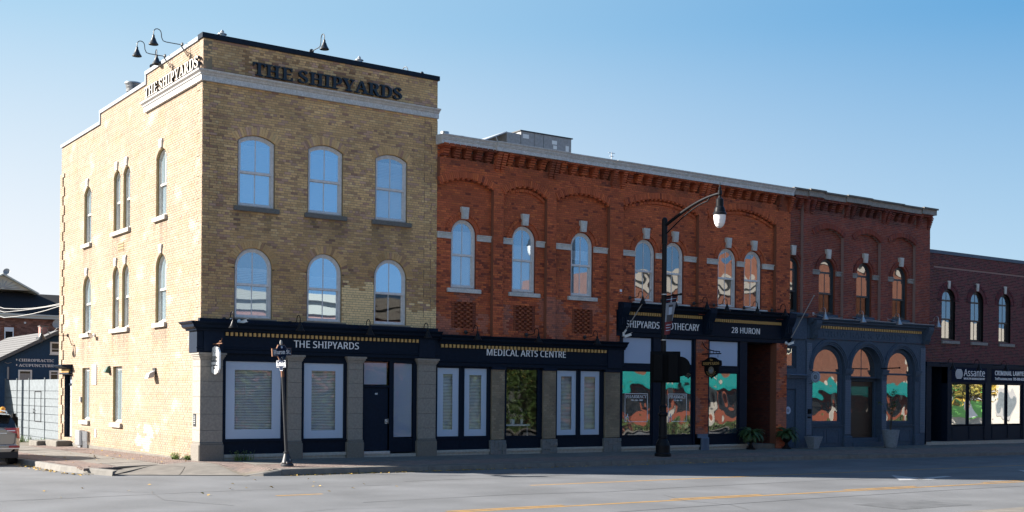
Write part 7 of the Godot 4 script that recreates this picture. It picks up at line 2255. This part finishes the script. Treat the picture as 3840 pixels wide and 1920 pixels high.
func car() -> void:
	var o := thing("parked_car", "beige sport utility car parked nose away at the side street kerb", "car", Vector3(-4.90, -.29, -4.95))
	var H := func(a: Array) -> Array:
		var r := []
		for k in range(0, a.size(), 2): r.append(Vector2(a[k], a[k + 1]))
		return r
	var b := MB.new()
	loft(b, [[-.02, H.call([.0, .42, .55, .42, .72, .44, .78, .60, .78, .85, .74, 1.12, .0, 1.13])], [-.10, H.call([.0, .40, .70, .40, .86, .43, .89, .60, .885, .88, .82, 1.17, .0, 1.2])],
		[-.28, H.call([.0, .40, .76, .40, .92, .43, .945, .62, .94, .90, .86, 1.20, .0, 1.24])], [-.7, H.call([.0, .40, .78, .40, .93, .43, .955, .64, .95, .90, .87, 1.18, .0, 1.2])],
		[-2.0, H.call([.0, .36, .78, .36, .92, .40, .94, .64, .935, .88, .86, 1.10, .0, 1.15])], [-3.2, H.call([.0, .36, .78, .36, .92, .40, .945, .64, .93, .86, .82, 1.05, .0, 1.1])],
		[-4.2, H.call([.0, .36, .74, .36, .86, .40, .89, .60, .87, .80, .72, .98, .0, 1.03])], [-4.62, H.call([.0, .40, .4, .40, .62, .42, .68, .55, .66, .70, .5, .84, .0, .88])]])
	b.quad(Vector3(-.6, .42, -.02), Vector3(.6, .42, -.02), Vector3(.74, 1.12, -.021), Vector3(-.74, 1.12, -.021)); b.quad(Vector3(.6, .42, -.02), Vector3(.78, .6, -.02), Vector3(.78, .85, -.02), Vector3(.74, 1.12, -.02)); b.quad(Vector3(-.78, .6, -.02), Vector3(-.6, .42, -.02), Vector3(-.74, 1.12, -.02), Vector3(-.78, .85, -.02))
	obj("body", b, M.car_paint, o)
	b = MB.new() # glasshouse
	loft(b, [[-.12, H.call([.0, 1.14, .80, 1.14, .79, 1.16, .0, 1.2])], [-.30, H.call([.0, 1.18, .855, 1.18, .80, 1.34, .0, 1.40])], [-.52, H.call([.0, 1.18, .865, 1.18, .70, 1.56, .0, 1.60])], [-1.4, H.call([.0, 1.15, .865, 1.15, .69, 1.60, .0, 1.63])], [-2.3, H.call([.0, 1.1, .86, 1.1, .68, 1.58, .0, 1.61])], [-3.25, H.call([.0, 1.05, .80, 1.05, .74, 1.10, .0, 1.12])]])
	obj("glasshouse", b, M.car_glass, o)
	b = MB.new()
	loft(b, [[-.24, H.call([.0, 1.555, .60, 1.535, .66, 1.545, .60, 1.585, .0, 1.625])], [-.50, H.call([.0, 1.57, .66, 1.55, .72, 1.57, .66, 1.61, .0, 1.665])], [-1.4, H.call([.0, 1.58, .66, 1.58, .715, 1.60, .66, 1.64, .0, 1.69])], [-2.2, H.call([.0, 1.56, .66, 1.56, .70, 1.575, .64, 1.61, .0, 1.66])], [-2.5, H.call([.0, 1.50, .62, 1.50, .66, 1.51, .62, 1.53, .0, 1.56])]])
	obj("roof", b, M.car_paint, o)
	for s in [-1.0, 1.0]:
		b = MB.new(); b.tube([Vector3(.60 * s, 1.62, -.5), Vector3(.61 * s, 1.69, -.62), Vector3(.61 * s, 1.71, -1.4), Vector3(.60 * s, 1.69, -2.1), Vector3(.58 * s, 1.62, -2.2)], .022, 6)
		obj("roof_rail", b, M.chrome, o)
		b = MB.new() # wrap-round light cluster
		var pts := [[.40, 1.17, -.025], [.78, 1.19, -.045], [.90, 1.185, -.17], [.955, 1.12, -.42], [.965, .86, -.34], [.90, .84, -.10], [.80, .86, -.03], [.80, 1.00, -.02], [.56, 1.07, -.005]]
		var ps := []
		for p in pts: ps.append(Vector3(p[0] * s, p[1], p[2] + .012))
		for t in [[0, 8, 1], [8, 7, 1], [7, 6, 5], [7, 5, 1], [1, 5, 2], [2, 5, 4], [2, 4, 3]]:
			if s > 0: b.tri(ps[t[0]], ps[t[1]], ps[t[2]])
			else: b.tri(ps[t[0]], ps[t[2]], ps[t[1]])
		var tl := obj("tail_light", b, M.tail_red, o)
		b = MB.new(); b.box(minf(.50 * s, .74 * s), 1.08, -.01, maxf(.50 * s, .74 * s), 1.11, .004)
		obj("reversing_strip", b, M.letter_white, tl)
		b = MB.new(); b.box(minf(.56 * s, .88 * s), .56, -.06, maxf(.56 * s, .88 * s), .625, .004)
		obj("reflector", b, M.tail_red, o)
		for z in [-.88, -3.62]:
			b = MB.new()
			b.lathe([Vector2(.20, -.12), Vector2(.33, -.12), Vector2(.36, -.09), Vector2(.365, 0), Vector2(.36, .09), Vector2(.33, .12), Vector2(.20, .12)], Vector3.ZERO, 26)
			var wh := obj("wheel", b, M.tyre, o, Transform3D(Basis(Vector3(0, 0, 1), -PI / 2 * s), Vector3(.80 * s, .365, z)))
			b = MB.new(); b.lathe([Vector2(.24, .10), Vector2(.22, .12), Vector2(.05, .09), Vector2(0, .10)], Vector3.ZERO, 18)
			for k in 5: b.box(-.02, .09, 0, .02, .115, .2)
			obj("rim", b, M.chrome, wh)
			b = MB.new(); b.prism(disc(z, .40, .42, 26), .003, -.02)
			obj("wheel_arch", b, M.car_black, o, Transform3D(Basis(Vector3(0, 0, 1), Vector3(0, 1, 0), Vector3(s, 0, 0)), Vector3(.942 * s, 0, 0)))
	b = MB.new(); b.box(-.84, .24, -.3, .84, .43, -.015); b.box(-.70, .22, -4.4, .70, .40, -.3)
	obj("lower_bumper", b, M.car_black, o)
	b = MB.new(); b.box(-.86, .52, -.07, .86, .55, .002); b.tube([Vector3(-.80, .64, -.005), Vector3(.80, .64, -.005)], .012, 6)
	obj("chrome_strip", b, M.chrome, o)
	bx("licence_plate", M.enamel_white, o, -.16, .82, -.02, .16, .98, .0)
	b = MB.new(); b.box(-.5, 1.0, -.022, .5, 1.03, -.004)
	obj("tailgate_trim", b, M.chrome, o)
	b = MB.new(); b.tube([Vector3(-.5, .3, -.05), Vector3(-.5, .3, .04)], .04, 8)
	obj("exhaust", b, M.chrome, o)
	b = MB.new(); b.ring([Vector2(-.70, .66), Vector2(.70, .66), Vector2(.74, .74), Vector2(.76, 1.0), Vector2(-.76, 1.0), Vector2(-.74, .74)], [Vector2(-.69, .67), Vector2(.69, .67), Vector2(.73, .74), Vector2(.75, 1.0), Vector2(-.75, 1.0), Vector2(-.73, .74)], .0, -.02)
	obj("tailgate_seam", b, M.car_black, o)

func sky_image() -> ImageTexture:
	# clear autumn sky: pale near the horizon and towards the low sun, deep blue away from it
	var w := 512
	var h := 256
	var im := Image.create(w, h, false, Image.FORMAT_RGBF)
	var sun := -sun_dir()
	for j in h:
		var el := PI / 2 - PI * (j + .5) / h
		var e := rad_to_deg(el)
		for i in w:
			var az := TAU * (i + .5) / w
			var d := Vector3(sin(az) * cos(el), sin(el), -cos(az) * cos(el))
			var g := rad_to_deg(acos(clampf(d.dot(sun), -1, 1)))
			var t := clampf(maxf(e, 0) / 17.0, 0, 1)
			var u := clampf((e - 17.0) / 60.0, 0, 1)
			u = 1.0 - (1.0 - u) * (1.0 - u)
			var cold := Color(.62, .82, .95).lerp(Color(.105, .37, .71), pow(t, 1.1)).lerp(Color(.022, .115, .44), u)
			var far := Color(.33, .58, .87).lerp(Color(.065, .28, .67), pow(t, .75)).lerp(Color(.022, .115, .44), u)
			var warm := Color(1.0, 1.0, 1.02).lerp(Color(.40, .65, .87), pow(t, 1.4)).lerp(Color(.08, .24, .54), u)
			var k := smoothstep(112.0, 62.0, g)
			var c := cold.lerp(far, smoothstep(112.0, 145.0, g)).lerp(warm, k)
			var glow := 1.6 * exp(-g / 14.0)
			c = c + Color(1.0, .9, .7) * glow
			if e < 0.0: c = c.lerp(Color(.25, .25, .25), clampf(-e / 3.0, 0, 1))
			im.set_pixel(i, j, c)
	return ImageTexture.create_from_image(im)

func sun_dir() -> Vector3: # the way the light travels
	var el := deg_to_rad(26.0)
	return Vector3(.797 * cos(el), -sin(el), .603 * cos(el)).normalized()

func _ready() -> void:
	rng.seed = 20241
	var cam := Camera3D.new()
	cam.name = "camera"
	add_child(cam)
	cam.transform = Transform3D(Basis(Vector3(.81673053, .00846717, .57695715), Vector3(-.00648623, .99996388, -.00549323), -Vector3(.57698282, -.00074421, -.81675595)), cam_at)
	var near := .1
	cam.set_frustum(near * 1920.0 / 4471.696, Vector2(0, near * 523.35 / 4471.696), near, 1500.0)
	cam.current = true
	var we := WorldEnvironment.new()
	we.name = "world"
	add_child(we)
	var env := Environment.new()
	env.background_mode = Environment.BG_SKY
	env.sky = Sky.new()
	var pm := PanoramaSkyMaterial.new()
	pm.panorama = sky_image()
	env.sky.sky_material = pm
	env.background_energy_multiplier = 1.0 / EXPOSURE
	env.tonemap_mode = Environment.TONE_MAPPER_LINEAR
	env.tonemap_exposure = EXPOSURE
	env.sdfgi_enabled = true
	env.ssao_enabled = true
	env.ssil_enabled = true
	we.environment = env
	var sun := DirectionalLight3D.new()
	sun.name = "sun"
	sun.light_energy = 1.6
	sun.light_angular_distance = .5
	sun.light_color = Color(1.0, .972, .93)
	sun.shadow_enabled = true
	add_child(sun)
	sun.look_at_from_position(Vector3.ZERO, sun_dir(), Vector3.UP)
	materials()
	for k in 3:
		var m: StandardMaterial3D = M.brick_red.duplicate()
		m.vertex_color_use_as_albedo = false
		m.albedo_color = srgb([.30, .22, .34][k], [.075, .055, .095][k], [.03, .028, .04][k])
		M["pb%d" % k] = m
	var fo := mat("foliage", [1, 1, 1], .6)
	fo.vertex_color_use_as_albedo = true
	fo.backlight_enabled = true; fo.backlight = Color(.35, .4, .15)
	setting()
	yellow_building()
	red_building()
	crow_building()
	dark_building()
	background_left()
	far_side()
	roof_things()
	street_furniture()
	small_signs()
	fixtures()
	plants()
	car()
